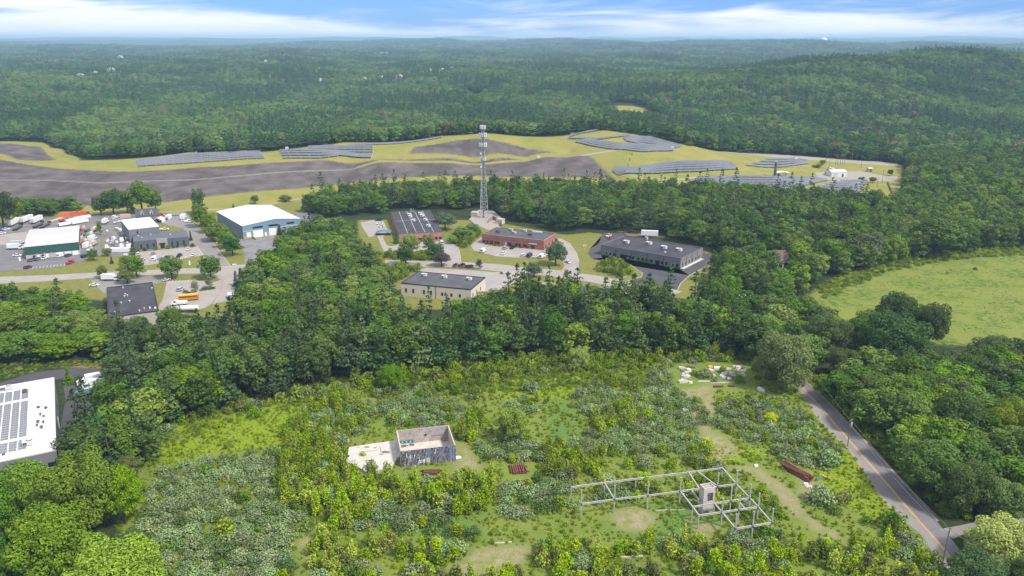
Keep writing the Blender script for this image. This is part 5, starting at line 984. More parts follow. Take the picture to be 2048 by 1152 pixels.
veh('container', 112, 441, ang((100, 445), (125, 438)), CBE, 'beige flat container behind the flatbed trailers', None, (1, 1, .35)); veh('box_truck', 188, 480, 95, CW, 'white box truck by the lawn strip beside the green warehouse'); veh('tanker', 189.5, 463, 95, (.7, .42, .33), 'salmon pink tank trailer by the lawn strip', None, (.6, .9, .9)); veh('container', 173, 494, 95, CW, 'white container near the end of the green warehouse', None, (.5, 1, 1)); veh('box_truck', 191, 489, 95, CBE, 'beige truck below the white box truck by the lawn strip', None, .85)
cl = [(165, 463, CR), (172, 465, CM), (178, 462, CT), (162, 470, CG), (170, 472, CB), (177, 471, CGN), (183, 468, CW), (164, 478, CBE), (171, 482, CW), (166, 486, CO), (179, 483, CG), (163, 493, CK), (182, 493, CW), (176, 478, CR), (168, 457, CBE), (160, 462, CM), (176, 503, CW), (183, 500, CS)]
for i, (px, py, c) in enumerate(cl): veh('pallet_stack', px, py, 80 + 11 * (i % 4), c, 'loaded pallet among the clutter between the green warehouse and the lawn strip', 'pallet clutter beside the green warehouse', .85 + .1 * (i % 4))
# grey building
for k, px, py, a, c, lb in (('suv', 277, 510.5, 96, CW, 'white suv at the hedge end of the grey office lot'), ('pickup', 284, 522.5, 96, CS, 'silver truck in the lower corner of the grey office lot'), ('sedan', 306, 509, 96, (.3, .31, .33), 'grey car behind the white van in the office lot'), ('van', 309.5, 520, 96, CW, 'white van in the middle of the grey office lot'), ('sedan', 321.5, 519.5, 95, (.25, .3, .38), 'blue-grey car beside the white van'), ('suv', 334.5, 517, 95, CK, 'black suv in the front row of the office lot'),
    ('pickup', 359, 513.5, 95, CK, 'large black pickup in the front row of the office lot'), ('sedan', 386.5, 512, 95, CW, 'white sedan at the driveway end of the office lot'), ('sedan', 378, 499.5, 95, CW, 'white car tucked by the office corner shrubs'), ('pickup', 329, 460.5, 8, CW, 'white pickup between the grey hall and the office roof'), ('pickup', 378, 445.5, 8, CW, 'white pickup at the bend of the office driveway'), ('box_truck', 369, 437, 95, CW, 'white box truck behind the driveway pickup'),
    ('sedan', 370, 442, 5, CW, 'white car squeezed between box truck and pickup by the driveway'), ('box_truck', 214, 446, 98, CW, 'white box truck at the lawn strip end of the grey yard'), ('pickup', 232, 446.5, 100, CW, 'white pickup in the grey yard, nearer the box truck'), ('pickup', 241.5, 444, 100, CW, 'white pickup in the grey yard, nearer the hall'), ('van', 229, 437, 98, CW, 'white van at the back of the grey yard'), ('sedan', 237, 435, 98, CW, 'white car at the very back of the grey yard')): veh(k, px, py, a, c, lb, OL)
veh('container', 251, 436, 8, CBE, 'beige container behind the white pickups in the grey yard', None, (.55, 1, 1)); veh('container', 338, 438.5, 95, CW, 'white container beside the blue dumpster', None, (.5, 1, 1.1)); veh('dumpster', 329, 441, 8, CB, 'blue dumpster behind the grey hall'); veh('tent', 319, 444.5, 0, CW, 'white tent against the end of the grey hall'); veh('lift', 325, 434, 8, CO, 'orange lift machine behind the blue dumpster'); veh('lift', 319, 433.5, 160, CO, 'orange lift machine close to the dark gabled house'); veh('flatbed', 351, 433, 4, CK, 'black flatbed trailer along the yellow grass bank', None, .6)
veh('container', 241, 503.5, 4, CW, 'long white container at the foot of the grey yard', None, (.9, 1, .9))
rr = np.random.default_rng(31)
for i in range(34):
    px, py = rr.uniform(212, 262), rr.uniform(456, 502)
    if px > 250 and py < 468: continue
    veh('bulk_bag' if i % 3 else 'pallet_stack', px, py, rr.uniform(0, 180), [CW, CW, (.6, .58, .52), CS, CG][i % 5], 'white bag or pallet in the materials yard beside the grey hall', 'bags and pallets in the materials yard', rr.uniform(.9, 1.5))
# black roofed building and bus
for k, px, py, a, c, lb in (('box_truck', 229, 561, 2, CW, 'white box truck with rounded nose behind the black roofed building'), ('suv', 225, 583, 3, CK, 'black suv beside the wall of the black roofed building'), ('sedan', 189, 572, 5, CW, 'white car half hidden by trees at the side lot'), ('sedan', 332, 561.5, 60, (.5, .5, .42), 'pale car at the back corner of the black roofed building'), ('suv', 361.5, 581, 82, CS, 'silver suv beside the planted island'), ('rig', 356, 611, 186, CW, 'white wrecker truck parked below the school bus'), ('tanker', 376, 625, 4, CW, 'white tanker half hidden by trees below the wrecker'),
    ('van', 460, 595.5, 110, CW, 'white van at the edge of the trees past the school bus'), ('sedan', 469, 594, 110, CW, 'white car beside the van at the edge of the trees'), ('pickup', 523, 634, 20, CW, 'white truck glimpsed through the pine tops'), ('sedan', 536, 634, 20, CW, 'white car glimpsed through the pine tops')): veh(k, px, py, a, c, lb, BL_)
veh('school_bus', 375, 601, ang((396, 602), (352, 606)), CW, 'yellow school bus parked beside the planted island', None)
# blue warehouse
for k, px, py, a, c, lb in (('suv', 605, 446.5, 20, CK, 'black suv behind the corner of the blue warehouse'), ('sedan', 606, 454, 20, CW, 'white car at the corner of the blue warehouse'), ('suv', 583, 463.5, 95, CK, 'black car by the front of the blue warehouse'), ('sedan', 590, 461.5, 95, CS, 'silver car by the front of the blue warehouse')): veh(k, px, py, a, c, lb)
# brick buildings
veh('suv', 757, 442.5, 175, CK, 'black suv at the top of the orange brick lot'); veh('sedan', 759, 449.5, 175, CW, 'white car above its twin in the orange brick lot'); veh('sedan', 762, 454, 178, CW, 'white car below its twin in the orange brick lot'); veh('van', 883, 488, 105, CS, 'silver van at the corner of the orange brick building'); veh('tent', 767.5, 469, 4, (.1, .17, .2), 'blue grey canopy beside the orange brick building', None, (1.6, 1.1, .8))
for k, px, py, a, c, lb in (('van', 966.5, 504, 68, CW, 'white van alone at the tower end of the lot'), ('suv', 1010.5, 497.5, 68, CS, 'silver suv backed to the red brick wall'), ('pickup', 1025.5, 497, 68, CK, 'black pickup backed to the red brick wall'), ('sedan', 1006.5, 508.5, 68, CW, 'white sedan standing alone in the outer row'), ('suv', 1046.5, 513, 68, CW, 'white suv next to the black van'), ('van', 1059, 513.5, 68, CK, 'black van between white cars'),
    ('sedan', 1071, 515, 68, CW, 'white sedan between the black van and the white van'), ('van', 1083.5, 515.5, 68, CW, 'white van closing the outer row by the round tree'), ('sedan', 1092.5, 503.5, 68, CW, 'white car at the corner shrubs of the red brick office'), ('sedan', 1135, 525.5, 118, CW, 'white car driving out along the looping driveway')): veh(k, px, py, a, c, lb, RL)
veh('pickup', 1217.5, 474, 60, CW, 'white pickup at the top of the black driveway'); veh('lift', 1218, 478.5, 60, CR, 'red machine behind the white pickup on the black driveway', None, .8); veh('semi_trailer', 1299, 474.5, -12, CW, 'white trailer parked behind the grey block building', None, (.8, 1, 1.1)); veh('flatbed', 1252, 466, 10, CG, 'small dark trailer on the bare bank behind the grey block building', None, .5)
for k, px, py, a, c, lb in (('sedan', 1257, 588, 20, CW, 'white car in the shaded lot below the road, farthest along'), ('suv', 1270, 590, 20, CK, 'black suv in the shaded lot below the road'), ('sedan', 1293, 594, 20, CW, 'white car beside the red mulch tree in the shaded lot'), ('suv', 1385, 661, 80, CK, 'dark car glimpsed through a gap in the belt'), ('van', 1398, 632, 20, CW, 'white van glimpsed through the trees of the belt')): veh(k, px, py, a, c, lb)
# big white warehouse
a_ = ang((158, 776), (195, 771))
veh('box_truck', 172, 769, a_ + 190, CW, 'white box truck parked farther from the warehouse trees', 'truck row by the big warehouse'); veh('box_truck', 179, 779, a_ + 190, CW, 'white box truck parked nearer the warehouse trees', 'truck row by the big warehouse'); veh('flatbed', 174, 790, a_ + 10, CT, 'dark trailer under the warehouse trees below the white trucks', None, (.7, 1, .8)); veh('pickup', 166, 788, a_ + 190, CT, 'teal pickup below the white trucks')
veh('lift', 195, 784, 40, CR, 'small red machine behind the white trucks', None, .6)
# landfill yard
veh('rig', 1656, 349, 175, CK, 'black truck in front of the white utility building'); veh('semi_trailer', 1672, 350, -2, (.3, .3, .32), 'grey trailer in front of the white utility building', None, .7); veh('suv', 1722, 359, 10, CK, 'black car parked on the track below the utility yard'); veh('container', 1447.5, 300, ang((1440, 300), (1456, 301)), CGN, 'bright green container on the landfill crest road', None, .95); veh('rig', 1660, 340, 120, CW, 'white crane truck at the corner of the utility building')
# signs and little things
plain('sign_white', (.75, .75, .73), .5, .05, 1)
for px, py, w_, h_, a, lb in ((40.5, 523, 1.0, 2.6, 20, 'white sign post at the green warehouse entrance'), (379.5, 531, .9, 2.6, 70, 'white sign panel on the office lawn by the driveway'), (1249.5, 556.8, 1.6, 1.2, -15, 'low stone sign on the bush island lawn'), (1169, 503, .5, 2.0, 0, 'yellowish marker post beside the black driveway'), (1169, 494, 2.0, 1.4, 10, 'grey utility box on the lawn by the black driveway'), (469, 531, 2.2, .9, 5, 'low white sign at the blue warehouse driveway'), (252, 512, 2.6, 1.4, 8, 'white storage tank lying on the office lawn'), (265, 511, 1.0, 1.6, 0, 'small yellow sign by the office lawn tank')):
    x, y, z = W(px, py); r = thing('lawn_sign', lb, 'sign', (x, y, z), R(a)); MB().box(-w_ / 2, -.12, .3, w_ / 2, .12, h_).build('panel', 'yellow_paint' if 'yellow' in lb else 'unit_grey' if 'stone' in lb or 'grey' in lb else 'sign_white', r); MB().box(-w_ * .4, -.08, -.3, -w_ * .3, .08, .3).box(w_ * .3, -.08, -.3, w_ * .4, .08, .3).build('post', 'unit_grey', r)
# boulder edging along the office driveway
for i, t in enumerate(np.linspace(0, 1, 15)):
    px = np.interp(t, [0, .35, .7, 1], [386, 409, 430, 446]); py = np.interp(t, [0, .35, .7, 1], [444, 464, 485, 508]); x, y, z = W(px + 2.5, py)
    bm = bmesh.new(); bmesh.ops.create_icosphere(bm, subdivisions=1, radius=.6)
    for q in bm.verts: q.co *= rr.uniform(.7, 1.15); q.co.z *= .7
    me = bpy.data.meshes.new('boulder'); bm.to_mesh(me); bm.free(); me.materials.append(MATS['old_concrete']); tag(link('boulder', me, None, (x, y, .25)), 'tan boulder in the row edging the office driveway', 'boulder', 'boulders edging the office driveway')
# ------------------------------------------------------------------ plants
foliage('leaves', .22, .55, 1.5); foliage('needles', .1, .5, 1.45); foliage('silver_leaves', .15, .62, 1.42)
plain('bark', (.10, .075, .055), .95, .3, 2, .1, 0, (2, 2, .4)); plain('pale_bark', (.42, .39, .34), .9, .3, 2); plain('twig', (.22, .19, .16), .9, .2, 2)
rg = np.random.default_rng(2024)
def unit_dirs(n, up=None):
    d = rg.normal(size=(n, 3)); d /= np.linalg.norm(d, axis=1)[:, None]; return d
def leaf_mesh(name, lobes, n_per, size, mat, outer=.78, jit=.36, aspect=1.35, extra=None):
    """lobes: (cx,cy,cz, rx,ry,rz); leaf clumps lie over each lobe's outside, facing outward with jitter"""
    C_, N_, S_ = [], [], []
    for cx, cy, cz, rx, ry, rz in lobes:
        n = max(6, int(n_per * (rx * ry + ry * rz + rx * rz) / 3)); d = unit_dirs(n); d = d[(d[:, 2] > -.75)]
        rad = rg.uniform(outer, 1.06, len(d)) ** .8
        C_.append(np.array([cx, cy, cz]) + d * np.array([rx, ry, rz]) * rad[:, None])
        nn = d / np.array([rx, ry, rz]); nn /= np.linalg.norm(nn, axis=1)[:, None]; nn[:, 2] += .35
        N_.append(nn); S_.append(size * rg.uniform(.6, 1.35, len(d)))
    c, nrm, s = np.concatenate(C_), np.concatenate(N_), np.concatenate(S_)
    nrm = nrm + rg.normal(size=nrm.shape) * jit; nrm /= np.linalg.norm(nrm, axis=1)[:, None]
    a = np.cross(nrm, unit_dirs(len(nrm))); a /= np.linalg.norm(a, axis=1)[:, None]; b2 = np.cross(nrm, a)
    a *= (s * aspect / 2)[:, None]; b2 *= (s / 2)[:, None]
    bend = nrm * (s * .18)[:, None]
    V = np.stack([c - a, c - b2 * .9 + bend, c + a, c + b2 * .9 + bend], 1).reshape(-1, 3)
    k = len(c); me = bpy.data.meshes.new(name); xv, xf = extra if extra else ([], [])
    nv = 4 * k; me.vertices.add(nv + len(xv)); me.vertices.foreach_set('co', np.concatenate([V, np.array(xv).reshape(-1, 3)]).ravel())
    li = list(range(nv)); ls = list(range(0, nv, 4))
    p = nv
    for q in xf: ls.append(p); p += len(q); li += [i + nv for i in q]
    me.loops.add(len(li)); me.loops.foreach_set('vertex_index', li); me.polygons.add(len(ls)); me.polygons.foreach_set('loop_start', ls)
    me.materials.append(MATS[mat]); me.materials.append(MATS['bark']); mi = np.zeros(len(ls), np.int32); mi[k:] = 1; me.polygons.foreach_set('material_index', mi)
    me.update(); me.validate()
    t = np.concatenate([np.clip(rg.normal(.48, .22, k), 0, 1), np.full(len(xf), .5)]); me.attributes.new('tint', 'FLOAT', 'FACE').data.foreach_set('value', t.astype(np.float32))
    return me
def limbs(mb, H, r, tips, base=.3):
    mb.tube([(0, 0, -.6), (rg.uniform(-.2, .2), rg.uniform(-.2, .2), H * .35), (rg.uniform(-.4, .4), rg.uniform(-.4, .4), H * .62), (rg.uniform(-.5, .5), rg.uniform(-.5, .5), H * .86)], [r * 1.25, r, r * .65, r * .2], 7)
    for x, y, z in tips:
        z0 = H * rg.uniform(base, .55); mb.tube([(0, 0, z0), (x * .5, y * .5, z0 + (z - z0) * .4), (x * .9, y * .9, z * .96)], [r * .5, r * .33, r * .1], 5)
    return mb
TREE = {}
def make_broad(H=16., Wd=11., nl=24, n_per=34, size=.62, low=.28, ls=1.0, mat='leaves', bark='bark'):
    L = []
    for i in range(nl):
        q = (i + .5) / nl; el = math.asin(-.86 + 1.82 * q); a = i * 2.4 + rg.uniform(-.5, .5); rr_ = rg.uniform(.6, 1.08)
        zc = H * (low + (1 - low) * .47) + math.sin(el) * H * (1 - low) * .42 * rr_; k = math.cos(el) ** .8 * Wd * .38 * rr_ * (1.08 if el < .2 else 1.0)
        s = Wd * ls * rg.uniform(.095, .17) * (1.15 if el > .3 else 1.0); L.append((k * math.cos(a), k * math.sin(a), zc, s, s, s * rg.uniform(.7, .95)))
    L.append((0, 0, H * .55, Wd * .24, Wd * .24, H * .24))
    cm = leaf_mesh('crown', L, n_per * 1.25, size, mat); tips = [l[:3] for l in L[::4]]
    return cm, limbs(MB(), H, Wd * .03, tips).mesh('trunk', bark)
def make_pine(H=19., Wd=8.5, size=.6, n_per=30, layers=10, cone=False):
    L = []
    for j in range(layers):
        t = j / (layers - 1); z = H * (.22 + .74 * t) if not cone else H * (.08 + .86 * t)
        rad = Wd * .5 * ((1 - t) ** .75 * (.75 + .35 * math.sin(t * 9 + 1)) + .09) if not cone else Wd * .5 * ((1 - t) * .95 + .04)
        nb = max(3, int(6 - 3 * t)) if not cone else max(4, int(9 - 6 * t)); a0 = rg.uniform(0, 6)
        for i in range(nb):
            if not cone and rg.random() < .15: continue
            a = a0 + 6.283 * i / nb + rg.uniform(-.25, .25); k = rad * rg.uniform(.45, .7) if not cone else rad * .58
            s = max(.55, rad * rg.uniform(.36, .5)); L.append((k * math.cos(a), k * math.sin(a), z + rg.uniform(-.3, .3) + (.12 * k if not cone else -.12 * k), s, s, (.42 if not cone else .55) * max(s * .8, .7)))
    L.append((0, 0, H * .965, .5, .5, H * .05))
    cm = leaf_mesh('crown', L, n_per, size, 'needles', .5, .7, 1.8)
    mb = MB(); mb.tube([(0, 0, -.6), (.1, 0, H * .5), (0, .1, H * .97)], [Wd * .035, Wd * .025, .05], 7)
    for l in L[::3]: mb.tube([(0, 0, l[2] - .3), (l[0], l[1], l[2] - .1)], [.1, .04], 4)
    return cm, mb.mesh('trunk', 'bark')
def make_shrub(H=2.6, Wd=4.2, nl=12, n_per=60, size=.3, mat='silver_leaves', tall=False):
    L = []
    for i in range(nl):
        a = i * 2.4; q = math.sqrt((i + .3) / nl); k = Wd * .36 * q; s = Wd * rg.uniform(.14, .22)
        L.append((k * math.cos(a), k * math.sin(a), max(s * .6, H * (.82 - .55 * q * q) * rg.uniform(.8, 1.05) - s * .3), s, s, s * .85))
    ex = MB()
    for i in range(5): a = i * 1.3; ex.tube([(0, 0, -.2), (Wd * .2 * math.cos(a), Wd * .2 * math.sin(a), H * .55)], [.08, .03], 4)
    return leaf_mesh('shrub', L, n_per, size, mat, .6, .7, 1.5, (ex.v, ex.f))
def make_sapling(H=4.6, Wd=2.6, n=6, n_per=70, size=.3):
    L = []; ex = MB()
    for i in range(n):
        a = i * 2.4 + rg.uniform(-.5, .5); k = Wd * .33 * math.sqrt(i / n); h = H * rg.uniform(.55, 1.0) if i else H
        r_ = Wd * rg.uniform(.12, .18)
        L.append((k * math.cos(a), k * math.sin(a), h * .38, r_ * 1.5, r_ * 1.5, h * .34)); L.append((k * math.cos(a), k * math.sin(a), h * .76, r_, r_, h * .26))
        ex.tube([(k * .5 * math.cos(a), k * .5 * math.sin(a), -.2), (k * math.cos(a), k * math.sin(a), h * .9)], [.06, .02], 4)
    return leaf_mesh('sapling', L, n_per, size, 'leaves', .45, .8, 1.6, (ex.v, ex.f))
BROAD = [make_broad(16, w_, nl, 46, .52, lo) for w_, nl, lo in ((11, 34, .1), (12, 40, .14), (10, 30, .06), (9, 28, .08), (12.5, 38, .2), (10.5, 42, .1))]
FINE = [make_broad(16, 16, 56, 82, .37, .05, .86), make_broad(16, 15, 50, 84, .37, .06, .86), make_broad(16, 17, 64, 78, .37, .08, .82)]      # for the trees that show largest
PINE = [make_pine(19, 8.5), make_pine(20, 7.5, layers=11), make_pine(18, 9.5, layers=9), make_pine(19.5, 8, layers=12)]
SPRUCE = [make_pine(10, 4.2, .35, 60, 14, True)]
SILVER = [make_shrub(2.8, 4.4, 12, 75, .3), make_shrub(2.4, 3.8, 10, 75, .3), make_shrub(3.0, 4.8, 15, 70, .3)]
GREEN = [make_shrub(3.0, 3.8, 11, 70, .33, 'leaves'), make_shrub(3.6, 4.0, 13, 65, .35, 'leaves'), make_shrub(2.2, 3.4, 9, 80, .3, 'leaves')]
SAPL = [make_sapling(4.8, 2.8, 6), make_sapling(4.2, 3.2, 8), make_sapling(5.4, 2.4, 5), make_sapling(3.6, 3.4, 9)]
plain('white_bark', (.6, .57, .5), .9, .2, 2)

# base colours by tone
OAKD, OAKM, OAKL, LIME, PINED, PINEM, SILV, YEL, BUSH, OLIVE = (.078, .138, .028), (.115, .192, .032), (.165, .245, .036), (.26, .35, .018), (.058, .105, .036), (.098, .15, .044), (.215, .285, .125), (.275, .375, .026), (.13, .215, .028), (.16, .2, .045)
TONES = {'dark green': OAKD, 'mid green': OAKM, 'light green': OAKL, 'lime green': LIME, 'dark': PINED, 'greyish green': PINEM, 'silvery': SILV, 'yellow-green': YEL, 'deep green': BUSH, 'olive': OLIVE}
SPEC = dict(broad=('broadleaf_tree', 'tree', BROAD, 'broadleaf tree'), fine=('broadleaf_tree', 'tree', FINE, 'broadleaf tree'), pine=('pine_tree', 'tree', PINE, 'pine'), spruce=('spruce_tree', 'tree', SPRUCE, 'spruce'),
            silver=('silver_shrub', 'shrub', SILVER, 'shrub'), green=('bush', 'shrub', GREEN, 'bush'), sapling=('sapling', 'sapling', SAPL, 'sapling'))
PL = []     # every plant: dict(kind, x, y, z, s=(sx,sy,sz), rot, tone, place, mark, label)
def put(kind, x, y, tone, s, place, mark, label=None, var=None, z=None, tint=None):
    s = s if hasattr(s, '__len__') else (s, s, s)
    PL.append(dict(kind=kind, x=float(x), y=float(y), z=z, s=s, rot=rg.uniform(0, 6.283), tone=tone, place=place, mark=mark, label=label, var=var, tint=tint))
def at(kind, px, py, h, wd, tone, label, var=None, tint=None):
    """one particular plant: base pixel, height and width in metres"""
    x, y, _ = W(px, py); H0 = dict(broad=16, fine=16, pine=19, spruce=10, silver=2.8, green=3.0, sapling=4.8)[kind]; W0 = dict(broad=11, fine=16, pine=8.5, spruce=4.2, silver=4.4, green=3.8, sapling=2.8)[kind]
    if kind in ('fine', 'broad'): h *= 1.1
    put(kind, x, y, tone, (wd / W0, wd / W0, h / H0), None, None, label, var, None, tint); PL[-1]['fixed'] = True
ALLROAD = ROADS
def clear_of(x, y, m_b, m_r):
    ok = np.ones(x.shape, bool)
    for f in FOOT:
        f_ = np.array([q[:2] for q in f]); c_ = f_.mean(0); ok &= sdpoly(x, y, f_) < -m_b
    for f in ALLROAD: ok &= sdpoly(x, y, f) < -m_r
    return ok
RUBB = [P(1342, 726), P(1505, 722), P(1510, 782), P(1342, 782)]
GAPS = [np.array(RUBB)] + [np.array([P(*q) for q in pxl(s_)]) for s_ in ('1538,524 1592,524 1590,588 1542,588', '1608,488 1642,488 1642,530 1608,530', '1005,922 1070,922 1072,962 1005,962', '822,936 905,932 908,962 822,964', '1560,925 1625,945 1640,990 1600,985', '128,748 214,746 226,800 205,874 128,874')]
def scatter(poly, sp, mb=3.5, mr=2.0, keep=None, holes=()):
    wp = np.array([W(*p)[:2] for p in pxl(poly)]) if isinstance(poly, str) else np.array(poly)
    (x0, y0), (x1, y1) = wp.min(0), wp.max(0); X, Y = np.meshgrid(np.arange(x0, x1, sp), np.arange(y0, y1, sp))
    X[1::2] += sp / 2
    X, Y = X.ravel() + rg.uniform(-.36, .36, X.size) * sp, Y.ravel() + rg.uniform(-.36, .36, Y.size) * sp
    k = sdpoly(X, Y, wp) > 0; X, Y = X[k], Y[k]; k = clear_of(X, Y, mb, mr)
    for h in holes: k &= sdpoly(X, Y, np.array([W(*p)[:2] for p in pxl(h)])) < 0
    for h in GAPS: k &= sdpoly(X, Y, h) < 0
    X, Y = X[k], Y[k]
    if keep is not None: k = keep(X, Y); X, Y = X[k], Y[k]
    return X, Y
def fill(poly, sp, mix, place, marks, hs=(.8, 1.1), mb=4.0, mr=2.0, keep=None, holes=(), ws=(.85, 1.15)):
    X, Y = scatter(poly, sp, mb, mr, keep, holes); kinds = [q[:2] for q in mix]; pr = np.array([q[2] for q in mix], float); pr /= pr.sum()
    for x, y in zip(X, Y):
        k, tn = kinds[rg.choice(len(kinds), p=pr)]; wv = rg.uniform(*ws); 
        if k == 'broad': wv *= 1.34
        if k == 'pine': wv *= 1.15 * rg.uniform(.85, 1.2)
        if k == 'silver': wv *= 1.3
        if k == 'sapling': wv *= 1.22
        hv = rg.uniform(*hs) * (rg.uniform(1.0, 1.2) if k == 'pine' else 1.0)
        put(k, x, y, tn, (wv, wv, hv), place, marks)
MK = dict(ruin=P(855, 925), slab=P(745, 920), shaft=P(1415, 1020), frame=P(1250, 1000), frameend=P(1150, 1000), rust=P(1594, 947), crossrust=P(1038, 939), rubble=P(1440, 750), tan=P(880, 585), whouse=P(110, 905), bus=P(375, 601), black=P(280, 625), tower=P(967, 438), brick=P(840, 470),
          redb=P(1030, 490), greyb=P(1300, 525), blue=P(540, 465), poleT=P(1695, 893), poleJ=P(1884, 1130), trucks=P(172, 775), track=P(1600, 1010), cottage=P(1495, 600), brown=P(1560, 525), roadtop=P(1598, 762), lane=P(1795, 400), field=P(800, 1120))
MKN = dict(ruin='the ruin', slab='the pale slab', shaft='the lift shaft', frame='the frame', frameend='the frame end', rust='the rusty beams', crossrust='the crossed beams', rubble='the rubble', tan='the tan office', whouse='the white warehouse', bus='the school bus', black='the black roof', tower='the cell tower',
           brick='the brick building', redb='the red office', greyb='the grey building', blue='the blue warehouse', poleT='the transformer pole', poleJ='the junction pole', trucks='the truck row', track='the dirt track', cottage='the cottage', brown='the brown house', roadtop='the road head', lane='the far lane', field='the gravel patch')
MIXB = [('broad', 'dark green', 4), ('broad', 'mid green', 4), ('broad', 'light green', 1.2), ('pine', 'dark', 3), ('pine', 'greyish green', 1.5)]
# the tall belt between field and business park
fill("480,655 560,648 640,668 700,668 790,672 900,668 950,655 985,628 1060,622 1200,628 1330,630 1420,618 1460,640 1500,690 1490,712 1380,716 1250,712 1100,722 960,735 830,748 720,765 640,765 560,720 490,700", 8.6, [('broad', 'dark green', 3.5), ('broad', 'mid green', 3), ('broad', 'light green', 1), ('pine', 'dark', 4.5), ('pine', 'greyish green', 2.5)], 'in the tall belt', ['tan', 'ruin', 'bus', 'rubble', 'cottage', 'trucks'], (.95, 1.2), 4, -12)
# belt running on toward the warehouse
fill("210,708 330,700 480,676 500,700 570,725 650,768 600,792 540,806 470,818 400,838 330,858 300,900 275,965 150,965 128,935 136,880 175,830 215,800 232,775 262,752 255,735", 8.4, [('broad', 'dark green', 4), ('broad', 'mid green', 3), ('broad', 'light green', 1), ('pine', 'dark', 3.5), ('pine', 'greyish green', 2)], 'in the wood', ['trucks', 'whouse', 'black', 'bus', 'slab'], (.8, 1.12), 3, 2)
fill("690,750 830,738 960,724 1100,710 1250,700 1380,702 1500,702 1560,735 1400,724 1250,728 1100,738 960,752 830,764 720,782", 4.2, [('green', 'deep green', 4), ('green', 'light green', 2), ('green', 'olive', 1)], 'under the belt edge', ['rubble', 'ruin', 'slab', 'roadtop'], (1.2, 2.2), 1, 1.5, None, (), (1.0, 1.5))
fill("1628,772 1700,842 1790,932 1870,1012 1900,1045 1935,1035 1850,960 1760,860 1685,790", 3.4, [('green', 'deep green', 4), ('green', 'light green', 2)], 'along the far road edge', ['poleT', 'poleJ', 'roadtop'], (.7, 1.3), 1, 2)
# wood above the access road
fill("-80,612 60,603 150,612 205,650 215,700 225,722 150,720 60,728 -80,752", 8.2, [('broad', 'dark green', 2), ('broad', 'mid green', 4), ('broad', 'light green', 2.5), ('green', 'olive', 1.5), ('pine', 'greyish green', 1)], 'above the access road', ['black', 'whouse', 'trucks'], (.5, .8))
# wedge between the two business lots
fill("553,520 575,495 605,475 650,462 700,470 712,500 722,522 760,530 745,560 790,600 792,650 690,668 640,672 560,655 500,640 490,605 505,565", 8.4, [('broad', 'mid green', 4), ('broad', 'light green', 3), ('broad', 'dark green', 2), ('pine', 'greyish green', 1.5), ('pine', 'dark', 1)], 'in the wedge of wood', ['blue', 'brick', 'tan', 'bus'], (.7, .95))
# wood behind the business park
BK = "585,440 625,428 650,436 720,434 765,430 775,420 860,418 930,425 945,418 990,420 1010,440 1080,455 1120,468 1175,462 1200,460 1330,475 1420,500 1450,515 1520,508 1600,492 1690,455 1770,425 1740,412 1640,408 1500,398 1380,392 1250,388 1100,386 950,386 830,388 740,396 660,402"
fill(BK, 8.6, [('broad', 'dark green', 4), ('broad', 'mid green', 3.5), ('broad', 'light green', .8), ('pine', 'dark', 2), ('pine', 'greyish green', 1)], 'behind the brick offices', ['tower', 'brick', 'greyb', 'redb', 'blue', 'lane'], (.82, 1.12))
# eastern wood above the meadow
fill("1440,540 1530,520 1600,500 1690,465 1780,430 1815,405 1815,335 1900,312 2140,320 2140,498 1980,500 1900,508 1800,528 1700,548 1650,560 1600,600 1560,650 1480,650 1420,610", 9.2, [('broad', 'dark green', 2.5), ('broad', 'mid green', 4), ('broad', 'light green', 1.6), ('pine', 'greyish green', 1), ('pine', 'dark', .6)], 'in the eastern wood', ['brown', 'cottage', 'greyb', 'lane'], (.85, 1.15), 5)
fill("1480,660 1560,650 1620,640 1650,690 1660,740 1600,752 1560,735 1500,715", 8.8, [('broad', 'dark green', 3), ('broad', 'mid green', 3), ('broad', 'light green', 1)], 'by the head of the road', ['roadtop', 'cottage', 'rubble'], (.8, 1.1))
# east of the road
fill("1680,800 1720,768 1800,752 1900,752 2000,742 2140,742 2140,1030 2000,1030 1940,1035 1890,1030 1850,985 1790,915 1730,850", 8.6, [('broad', 'dark green', 4), ('broad', 'mid green', 4), ('broad', 'light green', 1)], 'east of the road', ['poleT', 'poleJ', 'roadtop'], (.75, 1.0), 3, 4.5)
# west behind the trailer yard
fill("-80,425 0,428 60,432 90,428 120,424 160,424 160,418 60,418 -80,420", 6, [('broad', 'mid green', 3), ('broad', 'dark green', 2)], 'behind the trailer yard', ['whouse'], (.45, .8), 3, 2)

